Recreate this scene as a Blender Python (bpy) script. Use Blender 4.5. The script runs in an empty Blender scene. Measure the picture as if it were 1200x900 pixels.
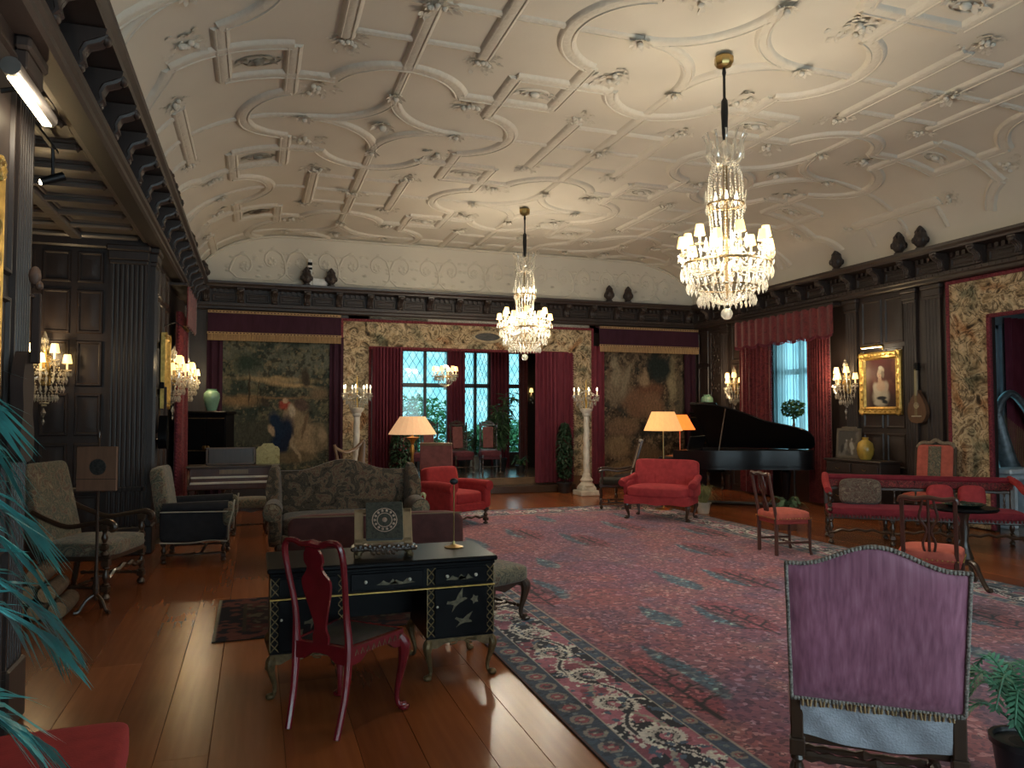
import bpy, math, random
import numpy as np
from mathutils import Vector, Matrix
R = math.radians
PI = math.pi
random.seed(7)
scene = bpy.context.scene
COL = scene.collection

# ---------------------------------------------------------------- camera
cam_d = bpy.data.cameras.new('camera'); cam = bpy.data.objects.new('camera', cam_d); COL.objects.link(cam)
cam.location = (0, 0, 1.6); cam.rotation_euler = (R(92.34), 0, R(-18.8))
cam_d.sensor_width = 36; cam_d.lens = 26.4; cam_d.clip_start = .05; cam_d.clip_end = 200
scene.camera = cam
# ---------------------------------------------------------------- exposure
vs = scene.view_settings
scene.display_settings.display_device = 'sRGB'
vs.view_transform = 'Standard'; vs.look = 'None'; vs.exposure = 0.55; vs.gamma = 1.0; vs.use_curve_mapping = False
# ---------------------------------------------------------------- world: even overcast daylight, cool against the lamps
SKY = (.74, .90, 1.0); SKY_S = 5.0
w = bpy.data.worlds.new('daylight'); scene.world = w; w.use_nodes = True
bg = w.node_tree.nodes['Background']; bg.inputs[0].default_value = (*SKY, 1); bg.inputs[1].default_value = SKY_S
def portal(name, loc, rot, sx, sy):
    l = bpy.data.lights.new(name, 'AREA'); l.shape = 'RECTANGLE'; l.size = sx; l.size_y = sy
    l.cycles.is_portal = True
    o = bpy.data.objects.new(name, l); COL.objects.link(o); o.location = loc; o.rotation_euler = rot
    return o
# daylight enters by the bay windows, the window in the right wall and unseen tall windows added behind the camera
portal('daylight_bay', (4.85, 17.95, 1.9), (R(-90), 0, 0), 3.6, 2.8)
portal('daylight_right', (9.75, 11.65, 1.95), (0, R(90), 0), 2.5, 1.5)
portal('daylight_rear', (4.2, -3.95, 2.0), (R(90), 0, 0), 8.6, 3.0)
portal('daylight_side_bay', (10.62, 8.66, 1.7), (R(-90), 0, 0), .8, 2.5)
CH_POWER, SC_POWER = 125, 10
WARM = (1.0, .87, .66)

def lamp(name, loc, power, col=WARM, rad=.06):
    l = bpy.data.lights.new(name, 'POINT'); l.energy = power; l.color = col; l.shadow_soft_size = rad
    o = bpy.data.objects.new(name, l); COL.objects.link(o); o.location = loc
    return o

# ---------------------------------------------------------------- mesh helpers
class G:
    def __init__(s): s.v = []; s.f = []
    def add(s, vs, fs, m=None):
        k = len(s.v)
        s.v += [tuple(m @ Vector(p)) for p in vs] if m is not None else [tuple(p) for p in vs]
        s.f += [tuple(i + k for i in q) for q in fs]
        return s
    def box(s, c, d, b=0, m=None):
        x, y, z = (q / 2 for q in d)
        if b <= 0:
            vs = [(c[0]+i*x, c[1]+j*y, c[2]+k*z) for k in (-1, 1) for j in (-1, 1) for i in (-1, 1)]
            return s.add(vs, [(0,2,3,1), (4,5,7,6), (0,1,5,4), (2,6,7,3), (0,4,6,2), (1,3,7,5)], m)
        b = min(b, x, y, z) * .999 if b > min(x, y, z) else b
        vs = []; idx = {}
        for i in (-1, 1):
            for j in (-1, 1):
                for k in (-1, 1):
                    for a, p in enumerate(((i*x, j*(y-b), k*(z-b)), (i*(x-b), j*y, k*(z-b)), (i*(x-b), j*(y-b), k*z))):
                        idx[i, j, k, a] = len(vs); vs.append((c[0]+p[0], c[1]+p[1], c[2]+p[2]))
        fs = []
        for q in (-1, 1):
            fs.append([idx[q,-1,-1,0], idx[q,1,-1,0], idx[q,1,1,0], idx[q,-1,1,0]][::q])
            fs.append([idx[-1,q,-1,1], idx[-1,q,1,1], idx[1,q,1,1], idx[1,q,-1,1]][::q])
            fs.append([idx[-1,-1,q,2], idx[1,-1,q,2], idx[1,1,q,2], idx[-1,1,q,2]][::q])
        for i in (-1, 1):
            for j in (-1, 1):
                fs.append([idx[i,j,-1,0], idx[i,j,-1,1], idx[i,j,1,1], idx[i,j,1,0]][::i*j])
                fs.append([idx[i,-1,j,0], idx[i,1,j,0], idx[i,1,j,2], idx[i,-1,j,2]][::i*j])
                fs.append([idx[-1,i,j,1], idx[-1,i,j,2], idx[1,i,j,2], idx[1,i,j,1]][::i*j])
                for k in (-1, 1):
                    fs.append([idx[i,j,k,0], idx[i,j,k,1], idx[i,j,k,2]][::i*j*k])
        return s.add(vs, fs, m)
    def b2(s, x0, x1, y0, y1, z0, z1, b=0, m=None):
        return s.box(((x0+x1)/2, (y0+y1)/2, (z0+z1)/2), (abs(x1-x0), abs(y1-y0), abs(z1-z0)), b, m)
    def tube(s, pts, r, n=8, cap=True, m=None, flat=None):
        P = [Vector(p) for p in pts]; N = len(P)
        rs = [r]*N if not hasattr(r, '__len__') else list(r)
        T = [(P[min(i+1, N-1)] - P[max(i-1, 0)]).normalized() for i in range(N)]
        u = T[0].orthogonal().normalized() if flat is None else (Vector(flat) - T[0]*T[0].dot(Vector(flat))).normalized()
        vs = []; fs = []
        for i in range(N):
            u = (u - T[i]*u.dot(T[i])).normalized(); v = T[i].cross(u)
            ra, rb = rs[i] if hasattr(rs[i], '__len__') else (rs[i], rs[i])
            for k in range(n):
                a = 2*PI*(k+.5)/n
                vs.append(P[i] + u*math.cos(a)*ra + v*math.sin(a)*rb)
        for i in range(N-1):
            for k in range(n):
                k2 = (k+1) % n
                fs.append((i*n+k, i*n+k2, (i+1)*n+k2, (i+1)*n+k))
        if cap:
            fs.append(tuple(range(n-1, -1, -1))); fs.append(tuple((N-1)*n+k for k in range(n)))
        return s.add(vs, fs, m)
    def lathe(s, prof, n=14, c=(0, 0, 0), m=None):
        vs = []; fs = []; K = len(prof)
        for r, z in prof:
            for k in range(n):
                a = 2*PI*k/n; vs.append((c[0]+r*math.cos(a), c[1]+r*math.sin(a), c[2]+z))
        for i in range(K-1):
            for k in range(n):
                k2 = (k+1) % n; fs.append((i*n+k, i*n+k2, (i+1)*n+k2, (i+1)*n+k))
        fs.append(tuple(range(n-1, -1, -1))); fs.append(tuple((K-1)*n+k for k in range(n)))
        return s.add(vs, fs, m)
    def ext(s, poly, d, m=None, y0=0):
        """polygon in local XZ extruded along local Y from y0 to y0+d"""
        n = len(poly)
        vs = [(p[0], y0, p[1]) for p in poly] + [(p[0], y0+d, p[1]) for p in poly]
        fs = [tuple(range(n)), tuple(range(2*n-1, n-1, -1))] + [(k, k+n, (k+1) % n+n, (k+1) % n) for k in range(n)]
        return s.add(vs, fs, m)
    def grid(s, fn, nu, nv, m=None, wrap=False, thick=None):
        vs = [fn(i/nu, j/nv) for j in range(nv+1) for i in range(nu+1)]
        fs = [(j*(nu+1)+i, j*(nu+1)+i+1, (j+1)*(nu+1)+i+1, (j+1)*(nu+1)+i) for j in range(nv) for i in range(nu)]
        if thick is not None:
            t = Vector(thick); k = len(vs)
            vs = vs + [tuple(Vector(p)+t) for p in vs]
            fs = fs + [tuple(i+k for i in q[::-1]) for q in fs]
            ring = [i for i in range(nu)] + [j*(nu+1)+nu for j in range(nv)] + [nv*(nu+1)+i for i in range(nu, 0, -1)] + [j*(nu+1) for j in range(nv, 0, -1)]
            for a in range(len(ring)):
                p, q = ring[a], ring[(a+1) % len(ring)]; fs.append((q, p, p+k, q+k))
        return s.add(vs, fs, m)
    def pad(s, c, d, e=.35, n=8, m=None, crown=0):
        """cushion: superellipsoid of full size d; smaller e is boxier; crown raises the middle of the top"""
        sg = lambda t, p: math.copysign(abs(t)**p, t)
        nu, nv = n*3, n*2; vs = []; fs = []
        for j in range(nv+1):
            ph = -PI/2 + PI*j/nv
            for i in range(nu):
                th = 2*PI*i/nu
                x = sg(math.cos(ph), e)*sg(math.cos(th), e); y = sg(math.cos(ph), e)*sg(math.sin(th), e); z = sg(math.sin(ph), e)
                zz = z*d[2]/2 + (crown*max(0, 1-x*x)*max(0, 1-y*y) if z > 0 else 0)
                vs.append((c[0]+x*d[0]/2, c[1]+y*d[1]/2, c[2]+zz))
        for j in range(nv):
            for i in range(nu):
                i2 = (i+1) % nu; fs.append((j*nu+i, j*nu+i2, (j+1)*nu+i2, (j+1)*nu+i))
        return s.add(vs, fs, m)
    def ball(s, c, r, n=8, m=None):
        r = r if hasattr(r, '__len__') else (r, r, r)
        return s.pad(c, (2*r[0], 2*r[1], 2*r[2]), 1.0, max(2, n//3), m)
    def gem(s, c, r, h):
        """faceted crystal drop"""
        vs = [(c[0], c[1], c[2]+h)] + [(c[0]+r*math.cos(a), c[1]+r*math.sin(a), c[2]) for a in (0, PI/2, PI, 3*PI/2)] + [(c[0], c[1], c[2]-h)]
        return s.add(vs, [(0,1,2), (0,2,3), (0,3,4), (0,4,1), (5,2,1), (5,3,2), (5,4,3), (5,1,4)])
    def build(s, name, mat, parent=None, smooth=35, loc=None, rot=None, kind=None, label=None):
        me = mesh_of(s, name, mat, smooth)
        return link(name, me, parent, loc, rot, kind, label)
def mesh_of(g, name, mat, smooth=35):
    me = bpy.data.meshes.new(name); me.from_pydata(g.v, [], g.f)
    if mat is not None: me.materials.append(mat)
    if smooth:
        me.polygons.foreach_set('use_smooth', [True]*len(me.polygons)); me.set_sharp_from_angle(angle=R(smooth))
    me.update(); return me
def link(name, me, parent=None, loc=None, rot=None, kind=None, label=None):
    o = bpy.data.objects.new(name, me); COL.objects.link(o)
    if parent is not None: o.parent = parent
    if loc is not None: o.location = loc
    if rot is not None: o.rotation_euler = rot
    if kind: o['kind'] = kind
    if label: o['label'] = label
    return o
def tag(o, label, cat, group=None):
    o['label'] = label; o['category'] = cat
    if group: o['group'] = group
    return o
def thing(name, label, cat, loc=(0, 0, 0), rz=0, group=None):
    o = bpy.data.objects.new(name, None); COL.objects.link(o); o.empty_display_size = .1
    o.location = loc; o.rotation_euler = (0, 0, R(rz)); return tag(o, label, cat, group)
def struct(o): o['kind'] = 'structure'; return o
def copy_tree(o, loc=None, rz=None, label=None, parent=None):
    c = o.copy(); COL.objects.link(c); c.parent = parent
    if loc is not None: c.location = loc
    if rz is not None: c.rotation_euler[2] = R(rz)
    if label: c['label'] = label
    for ch in [q for q in list(bpy.data.objects) if q.parent == o]: copy_tree(ch, parent=c)
    return c
def mk(fn, *a, **k): g = G(); getattr(g, fn)(*a, **k); return g
def rotm(ax, deg, at=(0, 0, 0)):
    a = Matrix.Translation(Vector(at)); return a @ Matrix.Rotation(R(deg), 4, ax) @ a.inverted()
def T(x, y, z): return Matrix.Translation(Vector((x, y, z)))
def bez(pts, n=12):
    """Catmull-Rom through points (2-D, 3-D or with radius)"""
    out = []; P = [pts[0]] + list(pts) + [pts[-1]]
    for i in range(1, len(P)-2):
        for k in range(n):
            t = k/n
            out.append(tuple(.5*(2*b+(c-a)*t+(2*a-5*b+4*c-d)*t*t+(3*b-a-3*c+d)*t**3) for a, b, c, d in zip(P[i-1], P[i], P[i+1], P[i+2])))
    out.append(tuple(pts[-1])); return out

# ---------------------------------------------------------------- materials
def nmat(name):
    m = bpy.data.materials.new(name); m.use_nodes = True; nt = m.node_tree
    b = nt.nodes['Principled BSDF']; return m, nt, b
def N(nt, typ, **kw):
    n = nt.nodes.new(typ)
    for k, v in kw.items():
        if k.startswith('i_'): n.inputs[k[2:].replace('_', ' ')].default_value = v
        else: setattr(n, k, v)
    return n
def ramp(nt, fac, stops, interp='LINEAR'):
    r = nt.nodes.new('ShaderNodeValToRGB'); cr = r.color_ramp; cr.interpolation = interp
    while len(cr.elements) < len(stops): cr.elements.new(.5)
    for e, (p, c) in zip(cr.elements, stops): e.position = p; e.color = (*c, 1)
    nt.links.new(fac, r.inputs[0]); return r.outputs[0]
def coords(nt, scale=(1, 1, 1), kind='Object', rot=(0, 0, 0)):
    tc = nt.nodes.new('ShaderNodeTexCoord'); mp = nt.nodes.new('ShaderNodeMapping')
    mp.inputs['Scale'].default_value = scale; mp.inputs['Rotation'].default_value = rot
    nt.links.new(tc.outputs[kind], mp.inputs[0]); return mp.outputs[0]
def mixc(nt, fac, a, b, mode='MIX'):
    m = nt.nodes.new('ShaderNodeMix'); m.data_type = 'RGBA'; m.blend_type = mode
    for sock, val in ((m.inputs[0], fac), (m.inputs[6], a), (m.inputs[7], b)):
        if hasattr(val, 'is_linked'): nt.links.new(val, sock)
        else: sock.default_value = val if not hasattr(val, '__len__') else (*val[:3], 1)
    return m.outputs[2]
def mathn(nt, op, a, b=0.0, c=None):
    m = nt.nodes.new('ShaderNodeMath'); m.operation = op
    for i, val in enumerate((a, b) if c is None else (a, b, c)):
        if hasattr(val, 'is_linked'): nt.links.new(val, m.inputs[i])
        else: m.inputs[i].default_value = val
    return m.outputs[0]
def bumpn(nt, b, h, strength=.3, dist=.01):
    n = nt.nodes.new('ShaderNodeBump'); n.inputs['Strength'].default_value = strength; n.inputs['Distance'].default_value = dist
    nt.links.new(h, n.inputs['Height']); nt.links.new(n.outputs[0], b.inputs['Normal'])
def noise(nt, co, scale, detail=3, dist=0):
    n = N(nt, 'ShaderNodeTexNoise', i_Scale=scale, i_Detail=detail, i_Distortion=dist); nt.links.new(co, n.inputs['Vector']); return n.outputs[0]
_mats = {}
def plain(name, col, rough=.5, metal=0, var=.25, scale=6, stretch=(1, 1, 1), bump=0, bscale=60, spec=.5, sheen=0, emit=None, coat=0):
    if name in _mats: return _mats[name]
    m, nt, b = nmat(name); co = coords(nt, stretch)
    n = noise(nt, co, scale, 4)
    lo = tuple(c*(1-var) for c in col); hi = tuple(min(1, c*(1+var)) for c in col)
    nt.links.new(ramp(nt, n, [(.3, lo), (.7, hi)]), b.inputs['Base Color'])
    b.inputs['Roughness'].default_value = rough; b.inputs['Metallic'].default_value = metal
    b.inputs['Specular IOR Level'].default_value = spec
    if sheen: b.inputs['Sheen Weight'].default_value = sheen; b.inputs['Sheen Roughness'].default_value = .4; b.inputs['Sheen Tint'].default_value = (*(min(1, c*2.2+.05) for c in col), 1)
    if coat: b.inputs['Coat Weight'].default_value = coat; b.inputs['Coat Roughness'].default_value = .15
    if bump: bumpn(nt, b, noise(nt, co, bscale, 3), bump)
    if emit: b.inputs['Emission Color'].default_value = (*emit[0], 1); b.inputs['Emission Strength'].default_value = emit[1]
    _mats[name] = m; return m
def figured(name, stops, scale=9, dist=1.2, rough=.85, bump=.3, stretch=(1, 1, 1), detail=5, sheen=.2):
    """woven verdure: contour bands of a warped noise give scrolling foliage"""
    if name in _mats: return _mats[name]
    m, nt, b = nmat(name); co = coords(nt, stretch)
    n = noise(nt, co, scale, detail, dist); n2 = noise(nt, co, 90, 2)
    f = mathn(nt, 'MULTIPLY_ADD', n2, .12, mathn(nt, 'SUBTRACT', n, .06))
    nt.links.new(ramp(nt, f, stops), b.inputs['Base Color']); b.inputs['Roughness'].default_value = rough
    b.inputs['Specular IOR Level'].default_value = .2; b.inputs['Sheen Weight'].default_value = sheen
    bumpn(nt, b, n2, bump); _mats[name] = m; return m
def woodmat(name, col, rough=.35, coat=.2, grain=(30, 30, 2.5), var=.35):
    if name in _mats: return _mats[name]
    m, nt, b = nmat(name); co = coords(nt, grain)
    n = noise(nt, co, 1.0, 5, .6); n2 = noise(nt, coords(nt), 3, 2)
    f = mathn(nt, 'MULTIPLY_ADD', n2, .5, mathn(nt, 'MULTIPLY', n, .5))
    nt.links.new(ramp(nt, f, [(.25, tuple(c*(1-var) for c in col)), (.75, tuple(c*(1+var) for c in col))]), b.inputs['Base Color'])
    b.inputs['Roughness'].default_value = rough; b.inputs['Coat Weight'].default_value = coat; b.inputs['Coat Roughness'].default_value = .2
    bumpn(nt, b, n, .12, .004); _mats[name] = m; return m
def velvet(name, col, folds=False, rough=.75):
    return plain(name, col, rough, var=.18, scale=14, stretch=(1, 1, .25) if folds else (1, 1, 1), bump=.15, bscale=120, spec=.2, sheen=.6)
def leafmat(name, col, rough=.4):
    return plain(name, col, rough, var=.35, scale=9, spec=.5)

DARK = woodmat('dark_oak', (.034, .023, .020), .42, .04)
OAK2 = woodmat('carved_oak', (.036, .025, .022), .45, .04)
WALNUT = woodmat('walnut', (.045, .024, .014), .32, .3)
MAHOG = woodmat('mahogany', (.075, .026, .016), .3, .35)
EBONY = plain('black_lacquer', (.005, .005, .006), .34, var=.2, scale=4, spec=.09)
PIANO = plain('piano_black', (.006, .006, .008), .28, var=.2, scale=3, coat=.15, spec=.35)
GILT = plain('gilt', (.52, .34, .10), .35, .85, .3, 18, bump=.3, bscale=70)
OLDGILT = plain('old_gilt', (.15, .10, .045), .5, .5, .45, 25, bump=.4, bscale=60)
BRASS = plain('brass', (.45, .32, .13), .28, 1, .15, 8)
IRON = plain('dark_iron', (.02, .02, .022), .45, .6, .2)
MARBLE = plain('marble', (.62, .58, .50), .35, var=.22, scale=7)
PLASTER = None
RED = velvet('red_upholstery', (.30, .026, .028)); RED2 = velvet('rose_upholstery', (.36, .042, .048))
SALMON = velvet('salmon_upholstery', (.44, .105, .075)); CURT = figured('red_damask', [(.36, (.085, .010, .014)), (.45, (.17, .024, .030)), (.52, (.10, .012, .017)), (.60, (.20, .034, .036)), (.68, (.12, .015, .02))], 9, .9, .7, .1, (1, 1, 1), 3, .4)
PURP = velvet('purple_velvet', (.035, .010, .022), True); MAUVE = velvet('mauve_upholstery', (.24, .085, .075))
BORDO = velvet('burgundy_curtain', (.14, .025, .040), True)
FRINGE = plain('gold_fringe', (.34, .22, .11), .8, var=.4, scale=40, stretch=(3, 3, .2), bump=.4, bscale=80)
# ================================================================ THE SETTING
XL, XR, YB, YR = -1.2, 9.6, 15.0, -4.0
XC = 4.19
# ---- floor of wide boards
def floor_mat():
    m, nt, b = nmat('floor_wood')
    oi = nt.nodes.new('ShaderNodeObjectInfo'); co = coords(nt, (14, 1.0, 14))
    wv = noise(nt, co, 1.6, 5, .25); big = noise(nt, coords(nt), .9, 3)
    rnd = oi.outputs['Random']
    f = mathn(nt, 'MULTIPLY_ADD', rnd, .35, mathn(nt, 'MULTIPLY_ADD', wv, .32, mathn(nt, 'MULTIPLY', big, .36)))
    nt.links.new(ramp(nt, f, [(.2, (.13, .034, .011)), (.55, (.25, .075, .023)), (.85, (.36, .120, .040))]), b.inputs['Base Color'])
    b.inputs['Roughness'].default_value = .25
    b.inputs['Specular IOR Level'].default_value = .6
    return m
FLOORM = floor_mat()
floor = struct(mk('b2', -3.4, XR, YR, YB, -.12, -.022).build('floor', plain('sub_floor', (.02, .008, .004), .8)))
rb = random.Random(3); x = -3.39
_bm = {}
while x < XR:
    wd = rb.choice((.24, .28, .30, .34)); y = YR + (rb.random()-1)*2.5
    while y < YB:
        ln = rb.choice((3.2, 4.0, 4.8)); y0, y1 = max(y, YR), min(y+ln, YB)
        if not (x < XL and (y1 < 4.8 or y0 > 9.7)) and y1-y0 > .02:
            x1 = min(x+wd, XR)
            key = (round(x1-x, 3), round(y1-y0, 2))
            if key not in _bm: _bm[key] = mesh_of(mk('box', (0, 0, 0), (x1-x-.0016, y1-y0-.0016, .022), .0016), 'floor_board', FLOORM, 0)
            link('floor_board', _bm[key], floor, ((x+x1)/2, (y0+y1)/2, -.011 - rb.random()*.0012))
        y += ln
    x += wd

# ---- wall woodwork helpers, in a wall's own frame: x along, y out into the room, z up
def panel_g(x0, x1, z0, z1, d=.0):
    g = G(); L = [(0, .0), (.012, .022), (.028, .022), (.04, .004), (.055, .004), (.10, .014)]
    vs = []; fs = []
    for ins, yy in L:
        ins = min(ins, (x1-x0)*.4, (z1-z0)*.4)
        vs += [(x0+ins, yy+d, z0+ins), (x1-ins, yy+d, z0+ins), (x1-ins, yy+d, z1-ins), (x0+ins, yy+d, z1-ins)]
    for i in range(len(L)-1):
        for k in range(4): fs.append((i*4+k, (i+1)*4+k, (i+1)*4+(k+1) % 4, i*4+(k+1) % 4))
    k = (len(L)-1)*4; fs.append((k, k+3, k+2, k+1)); return g.add(vs, fs)
def panels(wall, xs, zs, mat=None):
    for a, b in xs:
        for c, d in zs: panel_g(a, b, c, d).build('panel', mat or DARK, wall, 20)
def pilaster(wall, x0, x1, z0=.0, z1=3.55, d=.05, flutes=5):
    p = mk('b2', x0-.02, x1+.02, 0, d+.02, z0, z0+.32, .012).build('pilaster', DARK, wall)
    g = G(); w = x1-x0; pts = [(x0, 0), (x0, d)]; fw = w/(flutes+.6); s = x0 + fw*.3
    for i in range(flutes):
        for k in range(7):
            a = PI*k/6; pts.append((s+fw*(i+.5)-math.cos(a)*fw*.36, d - math.sin(a)*fw*.32))
    pts += [(x1, d), (x1, 0)]
    n = len(pts); zb, zt = z0+.32, z1-.22
    g.add([(q[0], q[1], z) for z in (zb, zt) for q in pts], [(k, k+1, k+1+n, k+n) for k in range(n-1)])
    g.build('fluted_shaft', DARK, p, 30)
    c = G(); c.b2(x0-.01, x1+.01, 0, d+.015, zt, zt+.05, .01); c.b2(x0-.02, x1+.02, 0, d+.03, zt+.05, zt+.15, .008); c.b2(x0-.04, x1+.04, 0, d+.05, zt+.15, z1, .015)
    c.build('capital', OAK2, p)
brk = G(); brk.ext([(.05, 3.69), (.13, 3.69), (.165, 3.74), (.155, 3.79), (.18, 3.85), (.25, 3.885), (.30, 3.91), (.31, 3.95), (.05, 3.95)], .12, Matrix(((0, 1, 0, -.06), (1, 0, 0, 0), (0, 0, 1, 0), (0, 0, 0, 1))))
for sx in (-.035, 0, .035):
    brk.tube([(sx, .13, 3.70), (sx, .175, 3.745), (sx, .165, 3.79), (sx, .195, 3.85), (sx, .265, 3.88), (sx, .31, 3.92)], [.018, .02, .018, .02, .022, .012], 6)
brk.ball((0, .30, 3.90), (.05, .03, .035), 9); brk.ball((0, .16, 3.715), (.045, .025, .03), 9)
BRK = mesh_of(brk, 'bracket', OAK2, 40)
def cornice(name, loc, rz, x0, x1, step=.6, dent=True, skip=None):
    g = G(); e = [(0, 3.55), (.13, 3.55), (.15, 3.57), (.15, 3.61), (.17, 3.63), (.17, 3.68), (.06, 3.69), (.06, 3.94), (.10, 3.95), (.12, 3.955), (.30, 3.96), (.31, 3.99), (.34, 4.02), (.345, 4.06), (0, 4.06)]
    n = len(e); g.add([(x, y, z) for x in (x0, x1) for y, z in e], [(k, (k+1) % n, (k+1) % n+n, k+n) for k in range(n)] + [tuple(range(n)), tuple(range(2*n-1, n-1, -1))])
    t = struct(g.build(name, DARK, None, 25, loc, (0, 0, R(rz))))
    k = x0 + step/2
    while k < x1:
        link('bracket', BRK, t, (k, 0, 0)); k += step
    if dent:
        d = G(); k = x0+.03
        while k < x1: d.b2(k, k+.05, .05, .115, 3.885, 3.945); d.b2(k, k+.03, .17, .18, 3.64, 3.67); k += .1
        d.build('dentil_row', OAK2, t, 0, kind='stuff')
        pn = x0 + step
        while pn < x1:
            panel_g(pn-step/2+.09, pn+step/2-.09, 3.705, 3.875, .06).build('frieze_panel', OAK2, t, 20); pn += step
    return t

# ---- left wall, with the alcove opening
wl = G(); wl.b2(-YB-.3, -9.62, -2.2, 0, -.1, 5.3); wl.b2(-4.72, -YR, -2.2, 0, -.1, 5.3); wl.b2(-9.6, -4.72, -2.2, 0, 3.72, 5.3)
wall_left = struct(wl.build('wall_left', DARK, None, 0, (XL, 0, 0), (0, 0, R(-90))))
panels(wall_left, [(-10.35, -9.95), (-10.9, -10.45), (-11.5, -11.0), (-14.95, -14.2)], [(.15, .7), (.8, 1.3), (1.36, 1.86), (1.92, 2.45), (2.52, 3.04), (3.1, 3.5)])
pilaster(wall_left, -9.9, -9.62, d=.06); pilaster(wall_left, -4.69, -4.42, d=.03, flutes=6); pilaster(wall_left, -14.6, -14.35)
panels(wall_left, [(-4.4, -3.4), (-3.3, -2.3)], [(.15, .8), (.9, 2.2), (2.3, 3.45)])
cornice('trim_1', (XL, 0, 0), -90, -YB, -YR, .6, False)
# ---- alcove
wall_alcove = struct(mk('b2', 1.19, 3.45, -.018, 0, -.1, 3.75).build('wall_alcove', DARK, None, 0, (0, 9.6, 0), (0, 0, R(180))))
panels(wall_alcove, [(1.67, 1.94), (2.0, 2.29), (2.36, 2.65), (2.72, 3.1)], [(.12, .70), (.80, 1.28), (1.36, 1.84), (1.92, 2.44), (2.52, 3.02), (3.1, 3.46)])
pilaster(wall_alcove, 1.22, 1.60, d=.05, flutes=7)
mk('b2', 1.2, 3.4, 0, .05, .72, .78, .01).build('dado_rail', DARK, wall_alcove); mk('b2', 1.2, 3.4, 0, .07, 3.5, 3.66, .02).build('moulding', DARK, wall_alcove)
struct(mk('b2', -3.6, -3.4, 4.6, 9.8, 0, 3.75).build('wall_alcove_side', DARK))
SOFF = plain('soffit_oak', (.16, .135, .115), .4, var=.2, scale=4, stretch=(1, 6, 1), coat=.15)
ceil_al = struct(mk('b2', -3.4, -1.16, 4.9, 9.6, 3.66, 3.74).build('ceiling_alcove', SOFF, None, 0))
for yy in np.arange(4.85, 9.6, .52): mk('b2', -3.4, -1.3, yy-.05, yy+.05, 3.60, 3.66, .02).build('coffer_beam', SOFF, ceil_al)
for xx, ww in ((-1.20, .14), (-1.95, .12), (-2.7, .12)): mk('b2', xx-ww/2, xx+ww/2, 4.72, 9.6, 3.585, 3.66, .015).build('coffer_beam', SOFF, ceil_al)
for yy in np.arange(4.85, 9.0, .52):
    for xx in (-1.58, -2.33):
        g = G(); m = T(xx, yy+.26, 3.66) @ Matrix.Rotation(R(-90), 4, 'X') ; panel_g(-.31, .31, -.20, .20).build('coffer_panel', SOFF, ceil_al, 20, (xx, yy+.26, 3.66), (R(-90), 0, 0))
# ---- right wall, window and wide opening
wr = G()
for a, b, c, d in ((YR, 4.9, -.1, 5.3), (4.9, 7.67, 2.98, 5.3), (8.65, 11.0, -.1, 5.3), (11.0, 12.3, -.1, .75), (11.0, 12.3, 3.15, 5.3), (12.3, 15.3, -.1, 5.3)): wr.b2(a, b, -.3, 0, c, d)
wr.b2(7.67, 8.65, -.10, 0, -.1, 5.3)
wall_right = struct(wr.build('wall_right', DARK, None, 0, (XR, 0, 0), (0, 0, R(90))))
panels(wall_right, [(9.12, 9.5), (9.56, 9.98)], [(.12, .66), (.74, 1.30), (1.38, 2.68), (2.74, 3.48)])
panels(wall_right, [(13.2, 13.62), (14.5, 14.9)], [(.12, .66), (.74, 1.30), (1.38, 2.68), (2.74, 3.48)])
for a, b in ((8.86, 9.08), (8.42, 8.70), (10.06, 10.32), (13.7, 13.92)): pilaster(wall_right, a, b, flutes=4)
panels(wall_right, [(3.0, 3.9), (3.96, 4.8)], [(.12, .8), (.9, 2.4), (2.5, 3.48)])
# pierced carved panel in the corner of the right wall
cp = panel_g(13.98, 14.42, 1.5, 3.45).build('carved_panel', OAK2, wall_right, 20)
g = G(); rr = random.Random(5)
for i in range(46):
    a = rr.random()*6.3; cx, cz = 14.06+rr.random()*.28, 2.15+rr.random()*1.2; r0 = .04+rr.random()*.04
    g.tube([(cx+r0*(1-k/14)*math.cos(a+k*.55), .03, cz+r0*(1-k/14)*math.sin(a+k*.55)) for k in range(11)], .011, 5)
g.build('carved_scrollwork', OAK2, cp, 40, kind='stuff')
cornice('trim_2', (XR, 0, 0), 90, YR, YB, .6)
# ---- back wall with the bay opening
wb = G()
for a, b, c, d in ((-9.9, -6.38, -.1, 5.3), (-6.38, -2.11, 2.95, 5.3), (-2.11, 1.5, -.1, 5.3)): wb.b2(a, b, -.3, 0, c, d)
wall_back = struct(wb.build('wall_back', DARK, None, 0, (0, YB, 0), (0, 0, R(180))))
cornice('trim_3', (0, YB, 0), 180, -XR, -XL, .6)
# ---- rear wall behind the camera, three unseen tall windows added to let in daylight
rw = G(); wins = [(-.1, 2.5), (2.9, 5.5), (5.9, 8.5)]
rw.b2(-1.5, XR+.3, YR-.3, YR, 3.5, 5.3); rw.b2(-1.5, XR+.3, YR-.3, YR, -.1, .5)
px = -1.5
for a, b in wins + [(XR+.3, None)]:
    rw.b2(px, a, YR-.3, YR, .5, 3.5); px = b
wall_rear = struct(rw.build('wall_rear', DARK, None, 0))

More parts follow.
